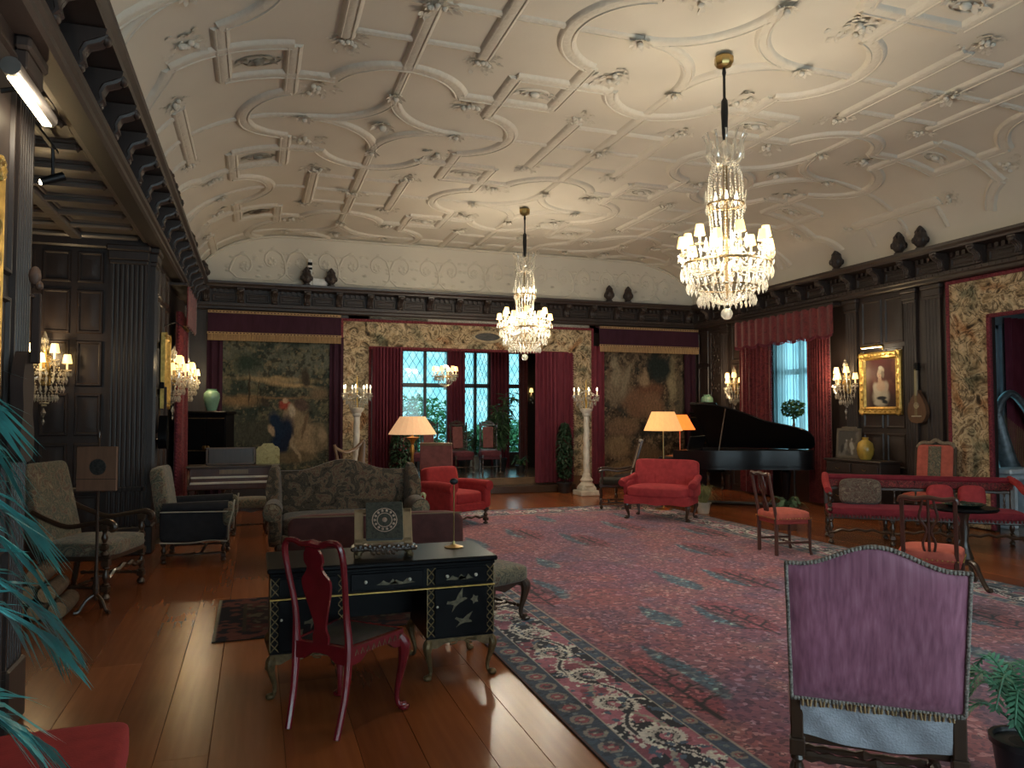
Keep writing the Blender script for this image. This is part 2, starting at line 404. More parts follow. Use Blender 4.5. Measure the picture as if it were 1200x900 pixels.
# ================================================================ ceiling: coved plaster with strapwork
def zc(x):
    u = min(x - (XL+.1), (XR-.1) - x); a = 1.7
    return 5.05 if u >= a else 4.05 + math.sqrt(max(0, 1-((a-max(u, 0))/a)**2))
def nrm(x):
    h = .02; dz = (zc(min(x+h, XR-.1)) - zc(max(x-h, XL+.1)))/(min(x+h, XR-.1)-max(x-h, XL+.1))
    return Vector((dz, 0, -1)).normalized()
def plaster_mat(name, col, ornament=False):
    m, nt, b = nmat(name); co = coords(nt, kind='Object')
    n = noise(nt, co, 1.3, 4); n2 = noise(nt, co, 30, 3)
    nt.links.new(ramp(nt, n, [(.3, tuple(c*.92 for c in col)), (.7, col)]), b.inputs['Base Color'])
    b.inputs['Roughness'].default_value = .75; b.inputs['Specular IOR Level'].default_value = .25
    if ornament:
        v = N(nt, 'ShaderNodeTexVoronoi', i_Scale=17.0); nt.links.new(co, v.inputs['Vector'])
        bumpn(nt, b, mathn(nt, 'ADD', v.outputs['Distance'], mathn(nt, 'MULTIPLY', n2, .4)), .3, .02)
    else: bumpn(nt, b, n2, .08, .01)
    return m
PLASTER = plaster_mat('ceiling_plaster', (.66, .615, .53)); ORN = plaster_mat('ornament_plaster', (.66, .615, .53), True)
xs = [XL+.1+1.7*(1-math.cos(PI/2*k/14)) for k in range(15)]; xs = xs + [XR-.1-(q-XL-.1) for q in xs[::-1]]
ys = np.linspace(YR, YB, 20)
g = G(); n = len(xs)
g.add([(x, y, zc(x)) for y in ys for x in xs], [(j*n+i, (j+1)*n+i, (j+1)*n+i+1, j*n+i+1) for j in range(len(ys)-1) for i in range(n-1)])
ceiling = struct(g.build('ceiling', PLASTER, None, 60))
PROF = [(-.096, -.006), (-.078, .016), (-.062, .034), (-.047, .036), (-.040, .024), (0, .026), (.040, .024), (.047, .036), (.062, .034), (.078, .016), (.096, -.006)]
def rib(pts, w=1.0, name='rib', parent=None):
    """strapwork band laid on the ceiling along plan points; rows of little leaves swell its middle"""
    pts = [p for p in pts if XL+.16 < p[0] < XR-.16 and p[1] < YB-.02]
    if len(pts) < 3: return None
    g = G(); vs = []; K = len(PROF); s = 0
    for i, p in enumerate(pts):
        a, b = pts[max(i-1, 0)], pts[min(i+1, len(pts)-1)]
        S = Vector((p[0], p[1], zc(p[0]))); nn = nrm(p[0])
        t = Vector((b[0], b[1], zc(b[0]))) - Vector((a[0], a[1], zc(a[0]))); t.normalize()
        l = t.cross(nn).normalized()
        if i: s += math.dist(p, pts[i-1])
        for k, (u, h) in enumerate(PROF):
            hh = h*(.6 if w < .7 else 1) + (.016*abs(math.sin(s*PI/.09)) if k == 5 else 0)
            vs.append(S + l*u*w + nn*hh)
    M_ = len(pts)
    fs = [(i*K+k, (i+1)*K+k, (i+1)*K+k+1, i*K+k+1) for i in range(M_-1) for k in range(K-1)] + [tuple(range(K)), tuple(range(M_*K-1, (M_-1)*K-1, -1))]
    return g.add(vs, fs).build(name, ORN, parent or ceiling, 50)
def seg(a, b, st=.045):
    n = max(3, int(math.dist(a, b)/st)); return [(a[0]+(b[0]-a[0])*k/n, a[1]+(b[1]-a[1])*k/n) for k in range(n+1)]
def arc(cx, cy, r, a0, a1, st=.045):
    n = max(4, int(abs(R(a1-a0))*r/st)); return [(cx+r*math.cos(R(a0+(a1-a0)*k/n)), cy+r*math.sin(R(a0+(a1-a0)*k/n))) for k in range(n+1)]
# flower sprays and rosettes, modelled hanging in -z
def leaf(g, x, y, a, l, w, h=.03):
    m = T(x, y, 0) @ Matrix.Rotation(a, 4, 'Z')
    g.add([(0, 0, 0), (l*.3, w*.5, -h*.5), (l*.75, w*.42, -h*.8), (l, 0, -h*1.3), (l*.75, -w*.42, -h*.8), (l*.3, -w*.5, -h*.5), (l*.45, 0, -h*.2), (l*.4, w*.55, .0), (l*.4, -w*.55, 0)],
          [(0, 1, 6), (1, 2, 6), (2, 3, 6), (3, 4, 6), (4, 5, 6), (5, 0, 6), (1, 7, 2), (5, 4, 8)], m)
def spray_mesh(seed, wide):
    q = random.Random(seed); g = G()
    for i in range(int(26*wide)):
        a = q.random()*2*PI; d = q.random()**.7*.20
        leaf(g, d*math.cos(a)*wide, d*math.sin(a), a+q.uniform(-.8, .8), q.uniform(.06, .12), q.uniform(.04, .065), q.uniform(.012, .026))
    for i in range(5):
        a = q.random()*2*PI; d = q.random()*.14; g.ball((d*math.cos(a)*wide, d*math.sin(a), -.025), (.032, .032, .028), 9)
    return mesh_of(g, 'flower_spray', ORN, 30)
SPRAYS = [spray_mesh(k, 1.25) for k in range(4)]
g = G()
for k in range(8): leaf(g, .015*math.cos(k*PI/4), .015*math.sin(k*PI/4), k*PI/4, .085, .05, .03)
g.ball((0, 0, -.03), (.03, .03, .025), 9)
ROS = mesh_of(g, 'rosette', ORN, 40)
g = G()
for sx in (-1, 1):
    for k in range(4): leaf(g, sx*(.02+.055*k), 0, (0 if sx > 0 else PI)+(.5 if k % 2 else -.5), .09, .05, .028)
g.ball((0, 0, -.02), (.05, .035, .03), 9)
for a0 in (0, 1):
    g.tube([((.19-.0*k)*math.cos(a0*PI+k*.35)*(1-k*.035)*1.0, .09*math.sin(a0*PI+k*.35), -.008) for k in range(10)], .009, 5)
CART = mesh_of(g, 'cartouche', ORN, 40)
def stick(name, me, x, y, rz=0, s=1, d=.0):
    if not (XL+.25 < x < XR-.25 and y < YB-.15): return
    nn = nrm(x); o = link(name, me, ceiling); o.location = Vector((x, y, zc(x))) + nn*d
    o.rotation_mode = 'QUATERNION'; o.rotation_quaternion = Vector((0, 0, -1)).rotation_difference(nn) @ Matrix.Rotation(rz, 3, 'Z').to_quaternion(); o.scale = (s, s, s)
ST = 2.81; q = random.Random(11)
for i in range(-2, 3):
    for j in range(-1, 4):
        cx, cy = XC+ST*i, 6.02+ST*j
        if cy < 2: continue
        if (i+j) % 2 == 0:                        # a quatrefoil with a four-pointed star in it
            for k in range(4):
                a = k*90; ca, sa = math.cos(R(a)), math.sin(R(a))
                P = lambda u, v: (cx+u*ca-v*sa, cy+u*sa+v*ca)
                rib([P(*p) for p in arc(.88, .88, .88, 180, 270)], .8, 'star_rib')
                rib([P(*p) for p in arc(.87, 0, .70, -72, 72)], 1, 'lobe_rib')
                rib([P(*p) for p in seg((.88, 0), (1.57, 0))], .6, 'straight_rib')
                stick('rosette', ROS, *P(.90, 0), q.random(), 1.1, .03)
                stick('flower_spray', SPRAYS[k], *P(.82, .82), q.random()*6, .95)
                for sg in (-1, 1): rib([P(*p) for p in seg((1.09, sg*.66), (1.09, sg*1.72))], .95, 'straight_rib')
            stick('rosette', ROS, cx, cy, .3, .6 if abs(i) % 2 == 0 and i == 0 else 1.6)
            for sx in (-1, 1):
                for sy in (-1, 1): stick('cartouche', CART, cx+sx*ST/2, cy+sy*ST/2, 0, 1.15) if sx > 0 or i <= -1 else None
        else:                                     # straight bands between four quatrefoils
            rib(seg((cx, cy-1.24), (cx, cy+1.24)), .9, 'straight_rib')
            for sx in (-.65, .65):
                rib(seg((cx+sx, cy-.80), (cx+sx, cy+.80)), .95, 'straight_rib')
                for sy in (-1, 1): stick('flower_spray', SPRAYS[(i+j) % 4], cx+sx, cy+sy*.92, q.random()*6, .8)
            for dy in (-.67, 0, .67): rib(seg((cx-(1.24 if dy == 0 else .65), cy+dy), (cx+(1.24 if dy == 0 else .65), cy+dy)), .5, 'cross_rib')
            stick('flower_spray', SPRAYS[(i*j) % 4], cx, cy, q.random()*6, .8, .04)
# end lunette over the back wall: plaster with low scrolling relief
lun = struct(mk('ext', [(x, zc(x)) for x in xs] + [(XR-.1, 4.0), (XL+.1, 4.0)], .06, T(0, YB-.07, 0)).build('wall_lunette', PLASTER, None, 0))
mk('b2', XL+.2, XR-.2, YB-.085, YB-.07, 4.085, 4.12, .005).build('lunette_base_moulding', PLASTER, lun)
vs_ = []
g = G(); pr = [(0, 0), (-.03, .0), (-.05, -.02), (-.05, -.045), (0, -.05)]
for x in xs: vs_ += [(x, YB-.07+a*1.0, zc(x)+b-.01) for a, b in pr]
K = len(pr); g.add(vs_, [(i*K+k, i*K+k+1, (i+1)*K+k+1, (i+1)*K+k) for i in range(len(xs)-1) for k in range(K-1)])
g.build('lunette_moulding', PLASTER, lun, 40)
for i in range(19):
    cx = -.25+i*.50; g = G(); s = 1 if i % 2 else -1; YY = YB-.072; hi = .0 if 0 < i < 18 else -.12
    g.tube([(cx+s*(.23-.020*k)*math.cos(k*.62), YY, 4.52+hi+(.23-.020*k)*math.sin(k*.62)*1.2) for k in range(11)], [.026-.0014*k for k in range(11)], 6)
    g.tube([(cx+s*.23, YY, 4.52+hi), (cx+s*.26, YY, 4.3), (cx+s*.12, YY, 4.17), (cx-s*.2, YY, 4.16)], [.026, .024, .020, .010], 6)
    for k in range(7):
        a = k*.9; g.ball((cx+.055*math.cos(a), YY-.002, 4.52+hi+.055*math.sin(a)), (.036, .014, .036), 6)
    for k in range(9): a = k*.75; g.ball((cx+s*.30*math.cos(a), YY, 4.50+hi+.27*math.sin(a)), (.055, .012, .030), 6)
    g.build('scroll_relief', PLASTER, lun, 40)
# ================================================================ bay beyond the back wall
PLAT = woodmat('bay_floor', (.17, .105, .06), .22, .4, (2.5, 30, 30))
struct(mk('b2', 2.0, 6.9, 14.9, 18.4, .0, .29, .012).build('floor_bay', PLAT)); struct(mk('b2', 2.13, 6.36, 14.5, 14.9, 0, .15, .012).build('floor_step', WALNUT))
bw = G(); bwx = [(3.3, 4.5), (4.79, 5.56), (5.95, 6.5)]
bw.b2(1.7, 7.2, 18, 18.25, 3.2, 3.7); bw.b2(1.7, 7.2, 18, 18.25, 0, .6); px = 1.7
for a, b in bwx + [(7.2, 0)]:
    bw.b2(px, a, 18, 18.25, .6, 3.2); px = b
struct(bw.build('wall_bay', DARK, None, 0))
struct(mk('b2', 1.75, 2.0, 15, 18.2, 0, 3.6).build('wall_bay_left', DARK)); struct(mk('b2', 6.9, 7.15, 15, 18.2, 0, 3.6).build('wall_bay_right', DARK))
struct(mk('b2', 1.7, 7.2, 15, 18.3, 3.4, 3.6).build('ceiling_bay', PLASTER))
def glassmat(name='window_glass', lo=(.86, .93, .93), hi=(.97, .99, .98)):
    m = bpy.data.materials.new(name); m.use_nodes = True; nt = m.node_tree; nt.nodes.clear()
    o = N(nt, 'ShaderNodeOutputMaterial'); t = N(nt, 'ShaderNodeBsdfTransparent'); gl = N(nt, 'ShaderNodeBsdfGlossy', i_Roughness=.05); mx = N(nt, 'ShaderNodeMixShader', i_Fac=.07)
    n = noise(nt, coords(nt), 3, 2); nt.links.new(ramp(nt, n, [(.3, lo), (.7, hi)]), t.inputs[0])
    nt.links.new(t.outputs[0], mx.inputs[1]); nt.links.new(gl.outputs[0], mx.inputs[2]); nt.links.new(mx.outputs[0], o.inputs[0]); return m
GLASS = glassmat(); TINTGLASS = glassmat('daylight_tint_glass', (.25, .41, .43), (.36, .50, .50)); LEAD = plain('lead_came', (.05, .06, .07), .5, .3)  # leaded panes darkened and tinted cyan: the daylight's look put into their colour
def window(name, x0, x1, z0, z1, ny, nz_tr, loc, rz, lead=True, fm=None, gm=None):
    """window in its own frame: x along, z up; ny lights wide, transom at height nz_tr"""
    fm = fm or DARK; g = G(); f = .055
    g.b2(x0, x0+f, -.05, .05, z0, z1); g.b2(x1-f, x1, -.05, .05, z0, z1); g.b2(x0, x1, -.05, .05, z1-f, z1); g.b2(x0, x1, -.07, .07, z0, z0+f)
    o = struct(g.build(name, fm, None, 0, loc, (0, 0, R(rz))))
    mk('b2', x0, x1, -.05, .05, nz_tr-.05, nz_tr+.05, .012).build('transom', fm, o)
    wd = (x1-x0)/ny
    for k in range(1, ny): mk('b2', x0+wd*k-.035, x0+wd*k+.035, -.05, .05, z0, z1, .01).build('mullion', fm, o)
    for k in range(ny):
        for a, b in ((z0, nz_tr), (nz_tr, z1)):
            p = mk('b2', x0+wd*k+.02, x0+wd*(k+1)-.02, -.004, .004, a+.04, b-.04).build('pane', gm or (TINTGLASS if lead else GLASS), o, 0)
            if lead:
                c = G(); u0, u1 = x0+wd*k+.04, x0+wd*(k+1)-.04; nn = 3; cw = (u1-u0)/nn; nv = max(2, round((b-a)/.28)); ch = (b-a)/nv
                for jj in range(nv):
                    for ii in range(nn):
                        cx, cz = u0+cw*(ii+.5), a+ch*(jj+.5)
                        pts = [(cx-cw/2, cz), (cx-cw*.22, cz+ch*.30), (cx, cz+ch*.5), (cx+cw*.22, cz+ch*.30), (cx+cw/2, cz), (cx+cw*.22, cz-ch*.30), (cx, cz-ch*.5), (cx-cw*.22, cz-ch*.30)]
                        for q in range(8): 
                            A, B = pts[q], pts[(q+1) % 8]; c.tube([(A[0], .006, A[1]), (B[0], .006, B[1])], .0055, 4, False)
                c.build('leaded_came', LEAD, p, 0, kind='stuff')
    return o
for k, (a, b) in enumerate(bwx): window('window_%d' % (k+1), a, b, .6, 3.2, 2 if k < 2 else 1, 2.32, (0, 18.08, 0), 0)
window('window_4', 11.0, 12.3, .75, 3.15, 2, 2.42, (XR+.15, 0, 0), 90, False)
for k, (a, b) in enumerate(wins): window('window_%d' % (k+6), a, b, .5, 3.5, 3, 2.5, (0, YR-.15, 0), 0, False)
# ---- small side bay beyond the opening in the right wall
PALE = plain('painted_woodwork', (.30, .34, .38), .5, var=.1)
sb = G(); sb.b2(9.65, 10.25, 8.6, 8.8, 0, 3.5); sb.b2(11.0, 12.2, 8.6, 8.8, 0, 3.5); sb.b2(10.25, 11.0, 8.6, 8.8, 0, .45); sb.b2(10.25, 11.0, 8.6, 8.8, 3.0, 3.5)
struct(sb.build('wall_side_bay', PALE, None, 0)); struct(mk('b2', 12.0, 12.2, 4.4, 8.8, 0, 3.5).build('wall_side_bay_right', DARK)); struct(mk('b2', 9.9, 12.2, 4.4, 4.6, 0, 3.5).build('wall_side_bay_near', DARK))
struct(mk('b2', 9.6, 12.2, 4.4, 8.8, -.1, .0).build('floor_side_bay', PLAT)); struct(mk('b2', 9.65, 12.2, 4.4, 8.8, 3.3, 3.5).build('ceiling_side_bay', PLASTER))
window('window_5', 10.25, 11.0, .45, 3.0, 2, 1.7, (0, 8.7, 0), 0, False, PALE, TINTGLASS)
# ---- garden seen through the bay windows
struct(mk('b2', -14, 24, 18.5, 40, -.5, -.3).build('ground', plain('lawn', (.05, .11, .03), .9, var=.4, scale=3)))
GARD = leafmat('garden_leaf', (.16, .30, .12), .6)
def foliage(n, rx, ry, rz, size, seed, c=(0, 0, 0)):
    q = random.Random(seed); g = G()
    for i in range(n):
        u = Vector((q.gauss(0, 1), q.gauss(0, 1), q.gauss(0, 1))).normalized()*(q.random()**.35)
        p = Vector((c[0]+u.x*rx, c[1]+u.y*ry, c[2]+u.z*rz)); s = size*q.uniform(.6, 1.3)
        m = Matrix.Translation(p) @ Matrix.Rotation(q.random()*6.3, 4, 'Z') @ Matrix.Rotation(q.uniform(-1, 1), 4, 'X') @ Matrix.Rotation(q.uniform(-.8, .8), 4, 'Y')
        g.add([(-s, 0, 0), (0, -s*.38, s*.1), (s, 0, -s*.15), (0, s*.38, s*.1)], [(0, 1, 2), (0, 2, 3)], m)
    return g
for k, (x, y, h, r0, lab) in enumerate([(2.6, 26, 1.7, 1.5, 'rounded garden shrub outside the wide bay window'), (5.6, 27.5, 2.5, 1.9, 'tall leafy garden tree outside the middle bay window'), (8.6, 26, 1.7, 1.5, 'low garden shrub outside the narrow bay window')]):
    t = thing('garden_shrub', lab, 'shrub', (x, y, -.3))
    mk('tube', [(0, 0, 0), (.05, 0, h*.4), (0, .05, h*.7)], [.12, .09, .05], 7).build('trunk', WALNUT, t)
    foliage(1500, r0, r0, h*.5, .16, k, (0, 0, h*.55)).build('foliage', GARD, t, 0)
# ================================================================ crystal lights
def crystalmat():
    m = bpy.data.materials.new('crystal'); m.use_nodes = True; nt = m.node_tree; nt.nodes.clear()
    o = N(nt, 'ShaderNodeOutputMaterial'); t = N(nt, 'ShaderNodeBsdfTransparent'); gl = N(nt, 'ShaderNodeBsdfGlossy', i_Roughness=.08); df = N(nt, 'ShaderNodeBsdfTranslucent')
    n = noise(nt, coords(nt), 40, 2); nt.links.new(ramp(nt, n, [(.3, (.75, .75, .72)), (.7, (.98, .97, .94))]), gl.inputs[0])
    df.inputs[0].default_value = (.9, .88, .82, 1)
    a = N(nt, 'ShaderNodeMixShader', i_Fac=.45); b = N(nt, 'ShaderNodeMixShader', i_Fac=.30)
    nt.links.new(t.outputs[0], a.inputs[1]); nt.links.new(gl.outputs[0], a.inputs[2]); nt.links.new(a.outputs[0], b.inputs[1]); nt.links.new(df.outputs[0], b.inputs[2]); nt.links.new(b.outputs[0], o.inputs[0]); return m
CRYS = crystalmat()
def glowmat(name, col, s, base=(.8, .6, .3)):
    m = plain(name, base, .6, emit=(col, s)); m.cycles.emission_sampling = 'NONE'; return m
SHADE = glowmat('lit_silk_shade', (1, .68, .22), 1.5); FLAME = glowmat('candle_bulb', (1, .86, .55), 9); CANDLE = plain('candle_sleeve', (.75, .66, .48), .5, emit=((1, .75, .4), .35)); CANDLE.cycles.emission_sampling = 'NONE'
def strand(g, pts, r=.011, gap=.027):
    P = [Vector(p) for p in pts]; acc = 0
    for a, b in zip(P[:-1], P[1:]):
        L = (b-a).length; t = acc
        while t < L: g.gem(tuple(a.lerp(b, t/L)), r, r*1.25); t += gap
        acc = t - L
def ring(g, r, z, t, n=24): g.tube([(r*math.cos(2*PI*k/n), r*math.sin(2*PI*k/n), z) for k in range(n+1)], t, 6, False)
def light_arm(parent, r, a, z, base_r=.06, base_z=0, shade=True):
    """curved glass arm, drip pan, candle, bulb and silk shade"""
    c, s = math.cos(a), math.sin(a); g = G()
    pts = bez([(base_r, base_z), (r*.5, base_z-.06), (r*.9, base_z-.05), (r, z)], 5)
    g.tube([(p[0]*c, p[0]*s, p[1]) for p in pts], .010, 6)
    g.lathe([(.008, 0), (.045, .012), (.048, .018), (.012, .02)], 10, (r*c, r*s, z))
    for k in range(6): g.gem((r*c+.044*math.cos(k*1.05), r*s+.044*math.sin(k*1.05), z-.03), .009, .028)
    arm = g.build('arm', CRYS, parent, 40)
    mk('lathe', [(.011, .02), (.011, .105)], 8, (r*c, r*s, z)).build('candle', CANDLE, arm)
    mk('lathe', [(.004, .10), (.013, .12), (.009, .15), (.002, .17)], 8, (r*c, r*s, z)).build('bulb', FLAME, arm)
    if not shade: return
    g = G(); n = 12; vs = [(r*c+q*math.cos(2*PI*k/n), r*s+q*math.sin(2*PI*k/n), z+h) for q, h in ((.052, .09), (.034, .19)) for k in range(n)]
    g.add(vs, [(k, (k+1) % n, n+(k+1) % n, n+k) for k in range(n)]).build('shade', SHADE, arm, 60)
def chandelier(label, loc):
    t = thing('crystal_chandelier', label, 'chandelier', loc, 0, 'crystal chandeliers')
    mk('lathe', [(.02, 2.41), (.075, 2.43), (.09, 2.46), (.09, 2.51), (.07, 2.53)], 8).build('ceiling_rose', BRASS, t)
    mk('lathe', [(.012, 2.42), (.020, 2.36), (.013, 2.33), (.013, 2.12), (.03, 2.09), (.034, 1.98), (.026, 1.78), (.02, 1.72)], 10).build('stem', IRON, t)
    g = G()
    for k in range(12):
        a = k*PI/6; c, s = math.cos(a), math.sin(a); g.gem((.15*c, .15*s, 1.64), .018, .05); g.gem((.09*c, .09*s, 1.60), .018, .05)
        g.tube([(q*c, q*s, z) for q, z in bez([(.03, 1.47), (.12, 1.49), (.165, 1.58), (.165, 1.68), (.20, 1.76)], 4)], [.012]*9+[.010]*7+[.016], 6)
        g.gem((.17*c, .17*s, 1.56), .014, .045); g.gem((.11*c, .11*s, 1.46), .012, .04)
    g.ball((0, 0, 1.62), (.06, .06, .09), 12); g.build('crown', CRYS, t, 30)
    g = G()
    for k in range(20):
        a = 2*PI*k/20; c, s = math.cos(a), math.sin(a)
        strand(g, [(.06*c, .06*s, 1.48), (.13*c, .13*s, 1.45), (.155*c, .155*s, 1.34), (.165*c, .165*s, 1.12)])
        strand(g, [(.165*c, .165*s, 1.06), (.15*c, .15*s, .95), (.13*c, .13*s, .74)])
    for k in range(12):
        a = 2*PI*(k+.5)/12; g.gem((.18*math.cos(a), .18*math.sin(a), 1.05), .014, .05); g.gem((.19*math.cos(a), .19*math.sin(a), 1.17), .010, .06)
    g.build('upper_beads', CRYS, t, 0, kind='stuff')
    g = G(); ring(g, .165, 1.09, .012); ring(g, .40, .52, .012, 32); ring(g, .28, .30, .009); g.tube([(0, 0, .2), (0, 0, 1.5)], .02, 8)
    g.build('frame', OLDGILT, t)
    g = G()
    for k in range(28):
        a = 2*PI*k/28; c, s = math.cos(a), math.sin(a)
        strand(g, [(.39*c, .39*s, .50), (.34*c, .34*s, .36), (.22*c, .22*s, .22), (.06*c, .06*s, .14)])
        strand(g, [(.13*c, .13*s, .72), (.20*c, .20*s, .58), (.39*c, .39*s, .52)], .010, .035)
    g.build('basket_beads', CRYS, t, 0, kind='stuff')
    g = G()
    for k in range(30):
        a = 2*PI*k/30; c, s = math.cos(a), math.sin(a)
        for q, z, h in ((.415, .43, .06), (.36, .30, .055), (.26, .17, .05), (.43, .60, .035)): g.gem((q*c, q*s, z), .02, h)
    g.build('pendant_drops', CRYS, t, 0, kind='stuff')
    mk('ball', (0, 0, .05), .055, 14).build('bottom_ball', CRYS, t)
    for k in range(12): light_arm(t, .42 if k % 2 else .36, 2*PI*(k+.5)/12, .58 if k % 2 else .66, .07, .52)
    for k in range(6):
        a = k*PI/3; g = G(); g.lathe([(.004, 1.10), (.014, 1.13), (.010, 1.17), (.002, 1.20)], 8, (.11*math.cos(a), .11*math.sin(a), 0)); g.build('bulb', FLAME, t)
    for k in range(6):
        a = k*PI/3+.2; g = G(); g.lathe([(.004, .66), (.018, .70), (.012, .76), (.002, .80)], 8, (.19*math.cos(a), .19*math.sin(a), 0)); g.build('bulb', FLAME, t)
    return t
for lab, y in (('large crystal chandelier over the rug, closer to the purple high-backed chair', 6.02), ('large crystal chandelier hanging in front of the bay windows', 11.65)):
    chandelier(lab, (XC, y, 2.5))
    for k in range(4):
        a = k*PI/2+.5; lamp('chandelier_light', (XC+.56*math.cos(a), y+.56*math.sin(a), 3.06), CH_POWER/5, rad=.06)
    lamp('chandelier_light', (XC, y, 3.20), CH_POWER*.14, rad=.05)
# little chandelier in the bay
t = thing('small_chandelier', 'small crystal chandelier hanging inside the window bay', 'chandelier', (4.0, 16.4, 2.15))
mk('tube', [(0, 0, .45), (0, 0, 1.25)], .008, 6).build('chain', IRON, t)
g = G()
for k in range(16):
    a = k*PI/8; c, s = math.cos(a), math.sin(a)
    strand(g, [(.03*c, .03*s, .55), (.20*c, .20*s, .36), (.22*c, .22*s, .30)], .013, .04); strand(g, [(.22*c, .22*s, .28), (.14*c, .14*s, .14), (.03*c, .03*s, .08)], .013, .04); g.gem((.235*c, .235*s, .25), .02, .06)
g.build('crystal_beads', CRYS, t, 0, kind='stuff'); mk('ball', (0, 0, .04), .045, 12).build('bottom_ball', CRYS, t)
g = G(); ring(g, .22, .30, .010); g.build('frame', GILT, t)
for k in range(6): light_arm(t, .25, k*PI/3, .34, .04, .30)
lamp('small_chandelier_light', (4.0, 16.4, 2.75), 14)

def sconce(label, loc, rz, power=SC_POWER):
    t = thing('crystal_sconce', label, 'wall sconce', loc, rz, 'crystal wall sconces')
    g = G(); g.lathe([(.02, -.05), (.05, 0), (.06, .1), (.03, .2), (.02, .3)], 10, (0, .07, 0)); g.b2(-.05, .05, 0, .03, -.1, .25, .02); g.build('backplate', BRASS, t)
    g = G(); g.tube([(0, .08, .28), (0, .08, .42), (0, .09, .50)], [.02, .03, .006], 8)
    for z, r0 in ((.32, .05), (.40, .035)):
        for k in range(8): g.gem((r0*math.cos(k*.785), .08+r0*math.sin(k*.785), z), .012, .035)
    g.build('spire', CRYS, t, 0)
    h = Matrix.Translation((0, .09, 0))
    for k in range(5):
        a = R(20+35*k); light_arm(t, .235 if k % 2 == 0 else .20, a, .06 if k % 2 == 0 else .17, .03, .04)
    g = G()
    for k in range(11):
        a = R(10+16*k); c, s = math.cos(a), math.sin(a)
        for q, z, hh in ((.22, -.04, .05), (.19, -.14, .05), (.13, -.24, .05), (.24, .03, .03)): g.gem((q*c, .04+q*s, z), .018, hh)
        strand(g, [(.04*c, .05+.04*s, .24), (.14*c, .05+.14*s, .10), (.22*c, .04+.22*s, .0)], .010, .035); strand(g, [(.22*c, .04+.22*s, -.02), (.12*c, .05+.12*s, -.20), (.02*c, .06, -.32)], .011, .036)
    g.gem((0, .08, -.40), .028, .06); g.gem((0, .08, -.50), .016, .04)
    g.build('crystal_drops', CRYS, t, 0, kind='stuff')
    m = Matrix.Rotation(R(rz), 3, 'Z') @ Vector((0, .34, .26))
    lamp('sconce_light', Vector(loc)+m, power, (1, .74, .42), .05)
sconce('crystal wall sconce on the alcove panels above the tapestry armchair', (-2.22, 9.58, 2.02), 180)
sconce('crystal wall sconce beside the gilt frame and hanging lute', (XL+.02, 11.42, 2.06), -90, 3)
sconce('crystal wall sconce above the green jar on the black cabinet', (XL+.02, 13.5, 2.1), -90)
sconce('crystal wall sconce behind the raised piano lid', (XR-.02, 13.42, 2.12), 90)
sconce('crystal wall sconce between the window curtain and the gilt portrait', (XR-.02, 10.27, 2.05), 90)
# small bracket light in the bay
t = thing('bay_wall_light', 'tiny candle light hanging with crystals on the bay wall beside the narrow window', 'wall sconce', (6.60, 17.97, 2.08))
mk('box', (0, 0, -.05), (.05, .05, .2), .01).build('backplate', BRASS, t); light_arm(t, .10, R(-90), .0, .02, -.05)
g = G()
for k in range(6): g.gem((.05*math.cos(k*1.05), -.10+.05*math.sin(k*1.05), -.08-.05*(k % 3)), .014, .04)
g.build('crystal_drops', CRYS, t, 0, kind='stuff')

def torchere(label, loc):
    t = thing('marble_torchere', label, 'torchere', loc, 0, 'marble torcheres flanking the bay')
    mk('box', (0, 0, .05), (.42, .42, .1), .012).build('plinth', MARBLE, t)
    g = G(); g.box((0, 0, .13), (.30, .30, .06), .01)
    g.lathe([(.15, .16), (.16, .20), (.11, .26), (.13, .30), (.085, .36), (.085, .40), (.062, .44)], 16)
    for k in range(4):
        a = k*PI/2+PI/4; g.ball((.15*math.cos(a), .15*math.sin(a), .14), (.05, .05, .06), 9)
    g.build('carved_base', MARBLE, t)
    g = G(); vs = []
    n = 20; K = 30
    for j in range(K+1):
        z = .44+1.12*j/K
        for k in range(n):
            a = 2*PI*k/n; r0 = (.064-.010*j/K)*(1+.07*math.cos(a*3+j*.9)); vs.append((r0*math.cos(a), r0*math.sin(a), z))
    g.add(vs, [(j*n+k, j*n+(k+1) % n, (j+1)*n+(k+1) % n, (j+1)*n+k) for j in range(K) for k in range(n)]); g.build('column', MARBLE, t, 60)
    mk('lathe', [(.054, 1.56), (.08, 1.59), (.08, 1.63), (.12, 1.68), (.13, 1.72), (.05, 1.73)], 16).build('capital', MARBLE, t)
    g = G()
    for k in range(14):
        a = k*2*PI/14; c, s = math.cos(a), math.sin(a)
        for q, z in ((.24, 1.90), (.19, 1.82), (.13, 1.76)): g.gem((q*c, q*s, z), .017, .05)
        strand(g, [(.03*c, .03*s, 2.08), (.24*c, .24*s, 1.97)], .011, .035); strand(g, [(.24*c, .24*s, 1.93), (.10*c, .10*s, 1.75)], .011, .04)
    g.build('crystal_drops', CRYS, t, 0, kind='stuff')
    mk('tube', [(0, 0, 1.7), (0, 0, 2.1), (0, 0, 2.3)], [.02, .018, .006], 8).build('stem', GILT, t)
    for k in range(7): light_arm(t, .24, k*2*PI/7, 1.97, .03, 1.95, False)
    lamp('torchere_light', Vector(loc)+Vector((0, 0, 2.32)), 3.2, (1, .84, .6))
torchere('white marble column torchere beside the lyre-shaped harp', (1.72, 13.75, 0)); torchere('white marble column torchere beside the clipped topiary and wide curtain', (6.25, 13.75, 0))

